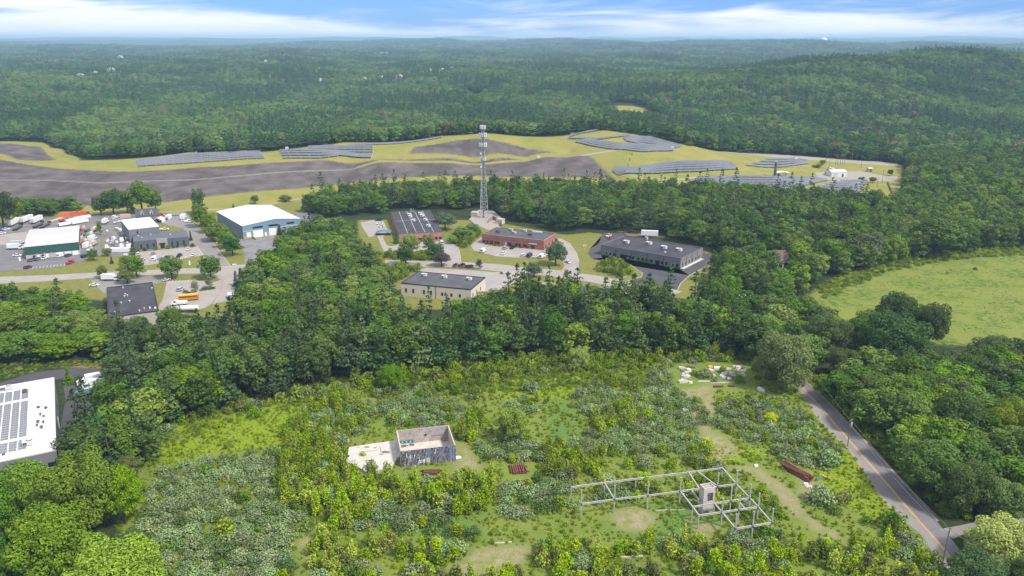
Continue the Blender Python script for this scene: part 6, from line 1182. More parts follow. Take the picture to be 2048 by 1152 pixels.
# particular trees
for a_ in [('fine', 268, 1115, 7, 9, 'deep green', 'dark leafy tree between lime maples and silver thicket', 1, (.07, .135, .03)), ('fine', 255, 960, 8, 9, 'olive', 'olive tree at the corner where wood meets lime maples', 0, (.11, .15, .04)), ('fine', 232, 692, 12.5, 12, 'mid green', 'rounded tree hiding the near corner of the black roofed building', 0, (.1, .165, .035)), ('fine', 283, 694, 13, 14, 'mid green', 'broad tree hiding the near wall of the black roofed building', 1, (.085, .145, .035)), ('fine', 345, 668, 11.5, 11, 'light green', 'bright tree at the dock corner of the black roofed building', 2, (.13, .215, .03)),
           ('broad', 8, 456, 24, 17, 'dark green', 'tall dark tree at the very edge of the trailer yard', 1), ('broad', 36, 440, 14, 12, 'light green', 'lighter tree beside the tall dark one at the trailer yard', 2, (.15, .2, .04)), ('broad', 100, 432, 11, 13, 'mid green', 'rounded tree behind the three white semi trailers', 4), ('broad', 155, 428, 9, 10, 'light green', 'light tree behind the orange container', 0, (.13, .2, .035)),
           ('pine', 846, 700, 20, 9, 'dark', 'lone dark pine in the belt gap below the tan office windows', 1), ('fine', 826, 722, 17, 15, 'mid green', 'full green tree in the belt gap below the tan office corner', 0, (.1, .17, .03)), ('fine', 905, 712, 17, 15, 'dark green', 'full dark tree in the belt gap below the tan office', 1, (.075, .135, .03)), ('fine', 1728, 705, 16, 16, 'mid green', 'green tree filling the lower meadow corner beside the broad dark tree', 2, (.1, .165, .035)), ('fine', 1562, 775, 20, 20, 'light green', 'big round oak at the head of the road beside the rubble dump', 2, (.125, .185, .045)), ('fine', 1790, 675, 20, 20, 'dark green', 'huge dark tree standing before the open meadow', 0, (.065, .12, .028)), ('fine', 1785, 742, 22, 26, 'dark green', 'broad dark tree below the huge one at the meadow edge', 1, (.06, .118, .03)),
           ('fine', 1855, 690, 17, 15, 'dark green', 'darker half of the tree pair before the open meadow', 2, (.07, .112, .028)), ('fine', 1985, 740, 14, 18, 'greyish green', 'grey-green tree in the lower corner of the open meadow', 0), ('fine', 1650, 715, 17, 18, 'greyish green', 'wispy grey-green willowy tree at the meadow corner', 2, (.12, .165, .06)), ('fine', 1690, 755, 11, 14, 'mid green', 'rounded tree over the viny bank by the head of the road', 1),
           ('broad', 1735, 530, 18, 17, 'greyish green', 'pale feathery tree at the near edge of the eastern wood', 1, (0.132, 0.178, 0.078)), ('broad', 1690, 515, 20, 20, 'mid green', 'broad tree beside the pale feathery tree', 4), ('broad', 1870, 512, 21, 26, 'mid green', 'wide domed tree hanging over the top of the meadow', 4, (0.116, 0.178, 0.046)), ('broad', 1588, 505, 15, 13, 'light green', 'bright narrow tree beside the little shed', 3),
           ('broad', 1625, 560, 14, 17, 'light green', 'sunny yellow-green tree below the brown roofed house', 0, (0.178, 0.240, 0.046)), ('fine', 72, 1045, 18.5, 15, 'lime green', 'tall lime maple by the corner of the big warehouse', 0, (.135, .23, .018)), ('fine', 175, 1060, 20, 19, 'lime green', 'widest lime maple with a golden crown', 2, (.155, .25, .018)), ('fine', 252, 1045, 16, 13, 'lime green', 'brightest lime maple against the silver shrubs', 1, (.18, .29, .014)),
           ('fine', 110, 1155, 18.5, 20, 'lime green', 'big lime maple at the bottom of the field corner', 0, (.145, .245, .018)), ('fine', 240, 1215, 15, 20, 'lime green', 'bright yellow-lime maple at the very bottom', 2, (.19, .29, .016)), ('fine', 5, 1075, 17, 15, 'mid green', 'green maple cut by the picture edge under the warehouse', 1, (0.116, 0.194, 0.034)), ('fine', 20, 1190, 14, 12, 'deep green', 'deep green tree in the bottom corner under the lime maples', 1, (0.078, 0.155, 0.031)), ('fine', 190, 1130, 8, 10, 'dark green', 'dark low tree in the hollow between the lime maples', 0, (0.070, 0.155, 0.039)), ('fine', 105, 1010, 11, 10, 'lime green', 'small lime maple right below the warehouse front', 0, (0.186, 0.279, 0.028)), ('fine', 290, 985, 3.2, 4, 'light green', 'small light tree between lime maples and bright meadow', 1),
           ('fine', 1025, 882, 11, 11.5, 'lime green', 'round bright green maple alone in the field behind silver shrubs', 1, (0.194, 0.310, 0.028)), ('fine', 782, 780, 10, 9, 'lime green', 'bright green maple at the foot of the dark belt', 0, (0.169, 0.286, 0.028)), ('fine', 1158, 738, 8.5, 8, 'lime green', 'yellow-green flowering tree at the foot of the belt', 2, (0.193, 0.293, 0.046)), ('fine', 1445, 745, 2.8, 2.6, 'lime green', 'tiny lime bush behind the rubble dump', 0, (0.372, 0.465, 0.023)), ('fine', 1541, 845, 3.5, 4.4, 'lime green', 'vivid lime bush among grey shrubs near the road', 0, (0.419, 0.500, 0.016)), ('fine', 1024, 926, 2.8, 2.6, 'lime green', 'vivid lime bush by the crossed rusty beams', 1, (0.403, 0.496, 0.016)),
           ('fine', 2010, 905, 16, 13, 'lime green', 'vivid yellow-green tree standing out east of the road', 2, (0.242, 0.334, 0.022)), ('fine', 2005, 1130, 11, 16, 'olive', 'cream flowering catalpa below the side drive', 2, (.34, .38, .12)), ('fine', 1950, 1195, 11, 15, 'deep green', 'dark round tree in the bottom corner below the catalpa', 0, (0.085, 0.155, 0.046)), ('fine', 2060, 1180, 9, 10, 'mid green', 'green tree at the bottom corner behind the catalpa', 1), ('fine', 1855, 990, 17, 18, 'mid green', 'largest tree right beside the road opposite the dirt track', 0, (0.096, 0.174, 0.031)), ('fine', 1935, 1028, 14, 14, 'mid green', 'bushy tree above the side drive', 2, (0.101, 0.178, 0.034)), ('fine', 2005, 1040, 11, 15, 'olive', 'olive tree leaning over the side drive', 1, (0.109, 0.155, 0.039)), ('fine', 2005, 985, 8, 7, 'light green', 'small light tree with a white trunk east of the road', 1, (0.155, 0.240, 0.046)),
           ('fine', 1795, 868, 14, 17, 'mid green', 'rounded tree beside the road opposite the transformer pole', 2, (0.109, 0.174, 0.043)), ('fine', 1835, 815, 14, 15, 'mid green', 'tree behind the rounded one opposite the transformer pole', 0), ('fine', 1915, 890, 17, 18, 'mid green', 'domed tree beside the vivid yellow-green tree', 0, (0.085, 0.155, 0.034)),
           ('broad', 203, 432, 14, 13, 'mid green', 'dark tree at the hedge gap behind the grey yard', 0, OAKD), ('broad', 228, 431, 18, 15, 'dark green', 'tall dark tree behind the white trucks of the grey yard', 1), ('broad', 285, 428, 22, 18, 'mid green', 'tallest tree behind the dark gabled house', 4), ('broad', 256, 428, 17, 14, 'dark green', 'dark tree next to the tallest one behind the gabled house', 2), ('broad', 312, 424, 16, 12, 'mid green', 'tree at the end of the group behind the gabled house', 0), ('broad', 398, 428, 18, 13, 'dark green', 'slim dark tree on the yellow grass bank by the driveway', 3), ('broad', 403, 455, 16, 14, 'mid green', 'bushy tree below the slim dark tree by the driveway', 2), ('broad', 420, 466, 13, 12, 'light green', 'tree between driveway and blue warehouse, uphill end', 0), ('broad', 437, 483, 11.5, 12, 'light green', 'light green tree in the middle of the row by the blue warehouse', 1, (0.171, 0.264, 0.039)), ('broad', 453, 496, 11.5, 11, 'light green', 'light green tree facing the dock of the blue warehouse', 2, (0.155, 0.248, 0.039)), ('broad', 466, 511, 11, 12, 'deep green', 'deep green round tree at the road end of the row by the blue warehouse', 0, (0.070, 0.171, 0.046)), ('broad', 425, 480, 9, 9, 'mid green', 'bush-like tree at the driveway side of the blue warehouse row', 5),
           ('broad', 510, 408, 6.5, 7, 'deep green', 'round tree alone on the yellow grass behind the blue warehouse', 0), ('broad', 572, 403, 4.5, 9, 'olive', 'low spreading tree by the wood edge behind the blue warehouse', 4), ('broad', 200, 470, 9, 5, 'light green', 'slim light tree on the lawn strip between the two yards', 3, (0.158, 0.227, 0.046)), ('broad', 187, 521, 6.5, 7, 'mid green', 'round tree on the lawn near the green warehouse', 0, (0.116, 0.202, 0.046)), ('broad', 215, 512, 4.5, 5, 'light green', 'small light tree on the office lawn', 1), ('broad', 258, 540, 9, 10, 'light green', 'light green street tree on the office lawn edge', 2), ('broad', 274, 555, 11, 11, 'mid green', 'street tree on the verge behind the black roofed building', 0), ('broad', 345, 557, 11, 11, 'mid green', 'round street tree on the verge below the office lot', 1), ('broad', 422, 557, 12, 12, 'mid green', 'round street tree at the road junction', 5), ('broad', 206, 556, 7, 7, 'mid green', 'street tree near the round nosed box truck', 2), ('broad', 255, 566, 6.5, 8, 'olive', 'olive tree beside the black roofed building', 4), ('broad', 391, 588, 6.5, 5, 'olive', 'thin tree on the planted island by the school bus', 3, (0.202, 0.202, 0.093)), ('broad', 419, 576, 6, 5, 'olive', 'thin tree at the junction end of the planted island', 3, (0.186, 0.202, 0.093)), ('broad', 268, 510, 5, 5.5, 'deep green', 'dark tree against the office end wall', 2),
           ('spruce', 484, 578, 11, 5, 'dark', 'blue spruce at the road bend', 0, (0.078, 0.132, 0.132)), ('spruce', 473, 572, 8, 4, 'dark', 'smaller blue spruce beside the blue spruce', 0, (0.078, 0.132, 0.132)), ('spruce', 224, 527, 4, 2.4, 'dark', 'tiny blue spruce on the office lawn', 0, (0.070, 0.116, 0.109)), ('spruce', 560, 470, 7, 4, 'dark', 'spruce before the dock doors of the blue warehouse', 0, (0.078, 0.116, 0.062)), ('spruce', 467, 417, 3.5, 2.5, 'dark', 'tiny dark conifer on the toe track behind the blue warehouse', 0), ('spruce', 382, 481, 6, 2.6, 'dark', 'columnar evergreen at the corner of the office front', 0), ('spruce', 793, 487, 8, 4, 'dark', 'columnar evergreen at the corner of the orange brick building', 0, (0.078, 0.155, 0.046)), ('spruce', 138, 768, 6.5, 3.6, 'deep green', 'pyramid evergreen at the warehouse corner', 0, (0.124, 0.202, 0.031)), ('spruce', 153, 768, 3, 2.2, 'deep green', 'little evergreen beside the white truck row', 0),
           ('broad', 818, 510, 11.5, 11, 'light green', 'bright tree in front of the orange brick building', 1, (0.186, 0.279, 0.039)), ('broad', 858, 508, 12, 10, 'mid green', 'pointed tree in front of the orange brick building', 3), ('broad', 873, 518, 10, 11, 'deep green', 'dark round tree on the bank before the orange brick lot', 2, (0.078, 0.155, 0.046)), ('broad', 812, 530, 10, 12, 'dark green', 'dark tree at the road below the orange brick lot', 0), ('broad', 883, 532, 7.5, 9, 'dark', 'purple-brown ornamental tree beside the park road', 4, (0.116, 0.093, 0.085)), ('broad', 958, 538, 5.5, 5, 'dark', 'small purple tree between park road and tan office lot', 3, (0.093, 0.078, 0.093)), ('broad', 1068, 554, 7, 8, 'dark green', 'vase shaped tree on the mound lawn before the red brick office', 4, (0.078, 0.116, 0.054)), ('broad', 1111, 531, 12.5, 11, 'deep green', 'tall round tree by the lot corner of the red brick office', 1, (0.093, 0.171, 0.054)), ('broad', 1132, 561, 6, 4, 'mid green', 'slim young tree on the verge beyond the mound lawn', 3), ('broad', 1284, 592, 4.5, 4, 'mid green', 'small tree on red mulch in the shaded lot', 3), ('pine', 1405, 590, 9, 6, 'dark', 'open young pine on the bright lawn by the black drive', 2), ('pine', 722, 400, 15, 7, 'dark', 'flat topped pine breaking the skyline over the toe strip', 2), ('pine', 742, 402, 14, 6.5, 'dark', 'second flat topped pine breaking the skyline over the toe strip', 0), ('pine', 775, 402, 13, 7, 'dark', 'pine next to the flat topped pair over the toe strip', 1),
           ('broad', 1078, 440, 15, 10, 'olive', 'dying grey-brown pine-like tree behind the tower compound', 3, (0.202, 0.186, 0.139)), ('broad', 890, 460, 11, 13, 'greyish green', 'grey-green tree between tower and orange brick building', 4, (0.132, 0.186, 0.093)), ('broad', 925, 480, 8, 13, 'light green', 'light bushy tree below the tower compound', 5, (0.155, 0.256, 0.062)), ('broad', 945, 470, 7, 10, 'light green', 'pale bushy tree against the tower compound', 0, (0.155, 0.240, 0.078)), ('broad', 905, 487, 5.5, 9, 'light green', 'low light tree nearest the orange brick lot corner', 2, (0.155, 0.279, 0.046)),
           ('broad', 1645, 330, 5, 8, 'deep green', 'round tree beside the pole cluster', 0), ('broad', 1634, 335, 2.5, 8, 'light green', 'low bush in front of the round tree at the pole cluster', 4), ('broad', 1745, 366, 5, 6, 'deep green', 'round bush on the grass below the utility yard', 1), ('broad', 1780, 352, 6, 6, 'dark green', 'dark bush at the lane end of the utility yard', 0), ('broad', 1378, 291, 3, 8, 'light green', 'low bush on the crest behind the rounded hill panels', 4),
           ('silver', 1950, 540, 1.8, 3, 'dark green', 'dark bush alone in the open meadow', 0, (0.078, 0.139, 0.062)), ('silver', 1895, 548, 1.6, 2.6, 'olive', 'wispy small bush in the open meadow', 1, (0.202, 0.232, 0.093))]:
    at(*a_)
# hedges and shrubs near the buildings
fill("1205,530 1225,520 1250,530 1268,542 1262,552 1235,553 1205,546 1190,540", 3.0, [('green', 'deep green', 3), ('green', 'light green', 2)], 'on the bush island', ['greyb'], (1.0, 1.9), 1, 1)
fill("728,545 760,532 800,528 845,535 830,548 790,566 740,580 722,575", 3.2, [('green', 'light green', 3), ('green', 'deep green', 1)], 'on the bank beside the tan office', ['tan'], (1.0, 1.8), 1, 1)
fill("895,495 905,478 925,462 940,455 962,470 955,488 935,495 912,502", 3.4, [('green', 'light green', 3), ('green', 'deep green', 1.5)], 'below the tower compound', ['tower'], (1.2, 2.2), 2, 1)
fill("770,508 885,512 885,520 840,522 770,520", 3.2, [('green', 'light green', 2), ('green', 'deep green', 2)], 'on the bank of the orange brick lot', ['brick'], (1.0, 1.8), 1, 1.5)
for i, (px, py, s_) in enumerate(((912, 535, 1.0), (925, 536, 1.05), (934, 536.5, 1.0), (942, 537, .95))): at('green', px, py - .5, 2.9 * s_, 4.2 * s_, 'dark', 'clipped dark red hedge bush beside the park road, ' + ['brick lot end', 'second along', 'third along', 'far end'][i], i % 3, (.085, .022, .022))
for i, (px, py) in enumerate(((1048, 573), (1054, 570), (1060, 567))): at('green', px, py, 1.3, 2.2, 'dark', 'low dark red shrub on the mound lawn, ' + ['nearest', 'middle', 'farthest'][i] + ' of three', i, (.11, .03, .025))
for i, (px, py, w_) in enumerate(((973, 490, 2.4), (990, 493, 2), (998, 494, 2), (1042, 497, 2), (1056, 498, 2), (1080, 499.5, 4), (1100, 491, 4), (1110, 487, 4.5), (1003, 549, 2.5))): at('green', px, py - 1, w_ * .75, w_, 'deep green', 'foundation shrub of the red brick office, ' + ordw[i] + ' along from the tower end' if i < 8 else 'round shrub on the red mulch bed by the tan office lot', i % 3, (.045, .08, .025))
for i, (px, py) in enumerate(((1207, 507), (1216, 510), (1249, 514), (1256, 518), (1277, 521), (1288, 524), (1296, 525), (1335, 534), (1345, 536), (1356, 537))): at('green', px, py + 1.5, 2.0 + .4 * (i in (5, 6)), 3.0, 'light green', 'rounded shrub along the grey block building front, ' + ordw[i] + ' from the driveway loop', i % 3, (.085, .13, .04))
for i, (px, py) in enumerate(((405, 581), (412, 580), (420, 579), (426, 578), (371, 586), (377, 587))): at('green', px, py, 1.6, 3, 'deep green', 'clipped bush on the planted island, ' + ordw[i] + ' from the junction', i % 3, (.07, .13, .02))
for i, (px, py, w_) in enumerate(((312, 499.5, 3.4), (337, 497.5, 3.4), (277, 502.5, 2), (347, 496, 1.8), (355, 495, 2), (370, 493, 2.2), (385, 494, 3.5), (290, 502, 2.4))): at('green', px, py, w_ * .8, w_, 'light green' if i < 2 else 'deep green', 'globe tree by the office entrance, ' + ['hedge side', 'driveway side'][i] if i < 2 else 'foundation shrub of the grey office, ' + ordw[i - 2] + ' in the bed', i % 3, (.11, .17, .02) if i < 2 else (.04, .07, .03))
at('green', 770, 572, 2, 2, 'light green', 'shrub at the lawn corner by the tan office', 0)
# the field
fill("300,950 400,925 470,912 555,908 560,985 590,1090 570,1170 340,1180 262,1080 300,985", 3.6, [('silver', 'silvery', 7), ('silver', 'greyish green', 1.5), ('green', 'deep green', .6)], 'in the silver thicket', ['whouse', 'slab', 'field'], (.75, 1.2), .5, .5)
SIL = ["760,812 830,790 925,805 930,845 850,862 775,850", "945,885 1010,872 1080,885 1100,915 1060,930 960,925", "1120,905 1160,870 1230,858 1255,895 1190,915 1130,920", "1140,785 1190,770 1240,790 1230,835 1160,830", "1240,790 1330,780 1400,800 1420,850 1330,880 1250,850", "1200,850 1330,850 1390,890 1330,915 1210,900",
       "1430,810 1500,795 1560,800 1640,850 1600,890 1500,885 1440,860", "1540,880 1640,865 1690,905 1650,935 1560,925", "1000,985 1080,960 1150,970 1150,1015 1050,1040 990,1020", "720,1035 800,1020 900,1030 890,1065 760,1075 700,1060", "540,1010 600,1000 610,1060 560,1080", "1440,1075 1560,1060 1570,1100 1450,1105", "1290,740 1370,715 1450,710 1500,725 1480,760 1380,790 1300,800",
       "1370,880 1410,880 1400,920 1350,915", "850,1070 960,1060 940,1090 850,1090", "670,1120 720,1110 720,1150 670,1150", "1190,985 1300,960 1330,985 1210,1010", "1700,1090 1830,1060 1850,1110 1720,1130", "1000,820 1060,790 1090,800 1060,830", "700,820 760,800 770,840 710,860"]
for q in SIL: fill(q, 3.5, [('silver', 'silvery', 5), ('silver', 'greyish green', 3), ('green', 'deep green', 1.5), ('sapling', 'yellow-green', .5)], 'in the field', ['ruin', 'shaft', 'rubble', 'rust', 'crossrust', 'frameend', 'poleT', 'field'], (.65, 1.15), .8, 1.2)
YELZ = "548,905 640,870 690,885 690,945 780,960 900,965 985,960 1000,1000 930,1035 830,1020 760,1030 690,1060 610,1060 560,1010"
def clump(L_, c0): return lambda x, y: (wav(x, y, L_) + rg.normal(size=x.shape) * .25) > c0
fill(YELZ, 3.0, [('sapling', 'yellow-green', 6), ('sapling', 'olive', 1.5), ('green', 'light green', 1), ('silver', 'silvery', 1)], 'in the sapling band', ['slab', 'ruin', 'crossrust', 'field'], (.95, 1.6), .8, 1, clump(22, -.5))
fill("560,875 640,800 720,790 740,850 700,885 620,900", 3.0, [('sapling', 'yellow-green', 3), ('sapling', 'olive', 3), ('green', 'deep green', 2), ('silver', 'silvery', 1)], 'behind the pale slab', ['slab', 'ruin'], (.8, 1.3), 1.5, 1)
fill("570,1085 700,1075 900,1105 1100,1100 1260,1075 1430,1085 1560,1100 1700,1100 1800,1095 1880,1140 1900,1200 560,1200", 2.9, [('sapling', 'yellow-green', 6), ('sapling', 'olive', 2), ('silver', 'silvery', 1.6), ('green', 'deep green', 1)], 'in the lower sapling band', ['field', 'frameend', 'shaft', 'poleJ', 'track'], (.75, 1.35), .8, 1, clump(26, -.3), ["880,1150 940,1090 1070,1085 1070,1130 960,1160", "1210,1060 1330,1050 1330,1080 1220,1085"])
fill("1000,930 1130,915 1300,900 1420,890 1440,940 1300,950 1160,985 1020,985", 3.4, [('sapling', 'yellow-green', 4), ('green', 'light green', 1.5), ('silver', 'silvery', 2)], 'behind the steel frame', ['crossrust', 'frameend', 'shaft'], (.6, 1.05), .8, 1, clump(18, .0))
fill("1180,985 1440,955 1520,1010 1500,1040 1380,1000 1180,1010", 3.0, [('sapling', 'yellow-green', 3), ('green', 'deep green', 3), ('silver', 'silvery', 1.2)], 'inside the steel frame', ['frame', 'shaft'], (.5, .85), .9, 1, clump(16, -.25))
fill("1450,1010 1530,985 1560,1010 1570,1065 1500,1060", 3.0, [('green', 'deep green', 3), ('sapling', 'yellow-green', 1)], 'at the road side of the steel frame', ['shaft', 'track'], (.5, .9), .9, 1)
fill("1180,830 1290,800 1300,850 1200,880", 3.2, [('sapling', 'olive', 3), ('green', 'deep green', 2), ('sapling', 'yellow-green', 1)], 'between the silver shrubs', ['rubble', 'crossrust'], (.7, 1.2), .8, 1)
fill("1080,900 1120,890 1170,930 1150,960 1090,950", 2.8, [('sapling', 'yellow-green', 4), ('sapling', 'olive', 1)], 'by the crossed rusty beams', ['crossrust'], (.8, 1.3), .8, 1)
fill("900,880 950,830 970,860 950,890", 2.6, [('sapling', 'yellow-green', 2), ('green', 'light green', 2)], 'beside the concrete ruin', ['ruin'], (1, 1.5), 1.0, 1)
fill("1700,770 1730,790 1690,800 1640,770 1620,765 1640,750", 3.0, [('green', 'light green', 3), ('green', 'deep green', 1)], 'on the viny bank', ['roadtop'], (.6, 1.1), 1, 2)
fill("1620,985 1700,1035 1790,1048 1810,1075 1720,1085 1640,1045", 4.2, [('green', 'deep green', 2), ('green', 'olive', 1), ('sapling', 'yellow-green', 1)], 'between track and road', ['track', 'poleJ'], (.5, .9), 1, 1.5, clump(14, .1))
# bushes at the foot of the belt
fill("720,775 830,758 960,748 1100,735 1250,725 1400,720 1500,722 1560,742 1540,770 1500,735 1400,735 1250,745 1180,750 1080,748 980,770 940,790 860,790 800,800 740,800", 3.4, [('green', 'deep green', 4), ('green', 'light green', 2), ('green', 'olive', 2), ('silver', 'silvery', 1)], 'at the foot of the belt', ['rubble', 'ruin', 'slab', 'roadtop'], (.8, 1.6), 1, 1.5)
fill("290,885 340,840 420,818 520,800 620,775 720,762 700,780 620,795 520,820 440,835 350,858 300,900", 3.6, [('green', 'deep green', 4), ('green', 'olive', 2), ('silver', 'greyish green', 2)], 'along the bright meadow edge', ['whouse', 'slab'], (.8, 1.7), 1, 1.5)
fill("1120,770 1280,740 1300,790 1250,800 1160,780", 3.3, [('green', 'deep green', 3), ('green', 'light green', 2), ('sapling', 'olive', 1)], 'short of the rubble dump', ['rubble'], (.8, 1.6), 1, 1.5, clump(15, -.2))
fill("1690,700 1760,742 1900,748 1960,700 2050,730 2050,742 1700,770", 4.0, [('green', 'deep green', 2), ('green', 'light green', 1)], 'at the lower meadow edge', ['roadtop'], (.8, 1.4), 1, 1.5)
fill("1630,580 1700,545 1780,520 1900,500 2060,488 2060,510 1900,520 1770,545 1650,600", 3.6, [('green', 'light green', 3), ('green', 'deep green', 1)], 'along the upper meadow edge', ['brown'], (.5, .9), 1, 1.5)
for px, py, h, w_, tn, lb in ((1062, 782, 4.2, 8.5, 'silvery', 'wide silver-green mound in the bright clearing below the belt'), (1218, 790, 3, 4.5, 'silvery', 'round silver shrub beside the olive column'), (950, 800, 6, 5.5, 'olive', 'tall olive rounded bush at the clearing below the belt'), (598, 800, 7, 7.5, 'olive', 'tall olive rounded bush at the bright meadow end'), (870, 765, 6, 9, 'olive', 'broad olive bush under the dark belt'), (510, 836, 4.5, 4.5, 'light green', 'light bush standing in the bright meadow edge'), (300, 850, 6, 6, 'light green', 'bright young tree between wood and bright meadow'), (1640, 1004, 5.2, 7.6, 'silvery', 'round silver bush beside the end of the rusty beams'), (1688, 1003, 3.6, 5.5, 'olive', 'brownish bush next to the round silver bush'), (1655, 930, 5, 8, 'silvery', 'pale silver shrub behind the rusty beams'), (1785, 1058, 6, 7.5, 'deep green', 'dark bush at the road edge near the junction'), (1540, 1075, 4, 6, 'deep green', 'dark bush hugging the corner column of the steel frame'), (1090, 808, 2.6, 1.4, 'deep green', 'tiny dark conifer-like bush in the clearing'), (1196, 800, 4, 2.6, 'yellow-green', 'slim bright sapling among the silver shrubs'), (1430, 1130, 5, 4, 'yellow-green', 'tall sapling in the lower band under the steel frame'), (742, 942, 4.2, 6, 'silvery', 'grey-green shrub overhanging the near edge of the pale slab'), (727, 915, 2.6, 2.2, 'yellow-green', 'small sapling growing out of the pale slab'), (1408, 755, 3.6, 6, 'silvery', 'silver shrub in the middle of the rubble dump'), (1388, 750, 2.8, 4, 'deep green', 'green bush between the rubble slabs'), (1430, 764, 2.4, 3.6, 'silvery', 'low silver shrub before the rubble dump'), (1478, 764, 3, 4.5, 'deep green', 'dark bush at the roadward end of the rubble'), (450, 1075, 7, 5, 'yellow-green', 'tallest olive-green sapling clump inside the silver thicket'), (1415, 900, 4.6, 5, 'yellow-green', 'bushy sapling at the bend of the dirt clearing')):
    at('silver' if tn == 'silvery' else 'sapling' if tn == 'yellow-green' else 'green', px, py, h, w_, tn, lb)
# tree whose leaves are gone
x, y, _ = W(318, 905); r = thing('bare_tree', 'leafless grey tree at the edge of the bright meadow', 'tree', (x, y, 0)); mb = MB().tube([(0, 0, -.5), (.2, 0, 2.5), (0, .2, 5.2)], [.16, .11, .03], 5)
for i in range(22): a = i * 2.4; z0 = 1.5 + i * .16; l_ = rg.uniform(.8, 1.8); mb.tube([(0, 0, z0), (l_ * .5 * math.cos(a), l_ * .5 * math.sin(a), z0 + .6), (l_ * math.cos(a), l_ * math.sin(a), z0 + 1.5)], [.05, .03, .012], 4)
mb.build('trunk', 'twig', r)

# ---- individuals: the plants of each kind that show largest; the rest joins the woodland masses
for p in PL:
    if p['z'] is None: p['z'] = h1(p['x'], p['y'])
    p['px'], p['py'] = (float(q) for q in proj(p['x'], p['y'], p['z'] + 3)); p['dist'] = math.hypot(p['x'], p['y'])
    p['in'] = -40 < p['px'] < 2088 and p['py'] < 1230
FULL = dict(broad='broadleaf_tree', fine='broadleaf_tree', pine='pine_tree', spruce='spruce_tree', silver='silver_shrub', green='bush', sapling='sapling')
CAP = dict(broadleaf_tree=295, pine_tree=200, spruce_tree=50, silver_shrub=290, bush=290, sapling=290)
IND, REST = [], []
for nm in CAP:
    q = [p for p in PL if FULL[p['kind']] == nm]; q.sort(key=lambda p: (not p.get('fixed'), not p['in'], p['dist']))
    IND += [p for p in q[:CAP[nm]] if p['in']]; REST += [p for p in q if p['in']][CAP[nm]:] + []
MKP = {k: np.array(v[:2]) for k, v in MK.items()}
from collections import defaultdict
grp = defaultdict(list)
for p in IND:
    if p['label']: continue
    mk = min(p['mark'], key=lambda k: np.hypot(*(MKP[k] - (p['x'], p['y'])))); p['mk'] = mk; p['md'] = float(np.hypot(*(MKP[mk] - (p['x'], p['y']))))
    p['size'] = 'tall' if p['s'][2] > 1.0 else 'low' if p['s'][2] < .75 else ''
    grp[(FULL[p['kind']], p['tone'], p['size'], p['place'], mk)].append(p)
NEARW = ['closest', 'second closest', 'third closest', 'fourth closest', 'fifth closest', 'sixth closest', 'seventh closest', 'eighth closest', 'ninth closest', 'tenth closest']
for k, q in grp.items():
    q.sort(key=lambda p: p['md']); kind = SPEC[q[0]['kind']][3]
    for i, p in enumerate(q):
        hd = ' '.join(filter(None, (p['size'], p['tone'], kind, p['place'])))
        if i < 10: p['label'] = f"{hd}, {NEARW[i]} to {MKN[k[4]]}"
        else: p['label'] = f"{hd}, well away from {MKN[k[4]]}"; p['share'] = True
        p['grp'] = f"{kind}s {p['place']}"
        if p.get('share'): p['grp'] += f" well away from {MKN[k[4]]}, {p['tone']} {p['size']}".rstrip()
for p in IND:
    for old, new in ((p.get('size', '') + ' ', ''), ('broadleaf ', ''), (' the ', ' ')):
        if len(p['label'].split()) > 16: p['label'] = p['label'].replace(old, new, 1)
for p in IND:
    nm, cat, pool, _ = SPEC[p['kind']]; i = p['var'] if p['var'] is not None else int(rg.integers(len(pool))); me = pool[i % len(pool)]
    c_ = np.array(p['tint'] or TONES[p['tone']]) * rg.uniform(.9, 1.1) * rg.uniform(.95, 1.05, 3); loc = (p['x'], p['y'], p['z'])
    if isinstance(me, tuple):
        t = thing(nm, p['label'], cat, loc, p['rot'], p.get('grp')); t.scale = p['s']; link('crown', me[0], t, color=c_); link('trunk', me[1], t)
    else:
        t = tag(link(nm, me, None, loc, p['rot'], c_), p['label'], cat, p.get('grp')); t.scale = p['s']

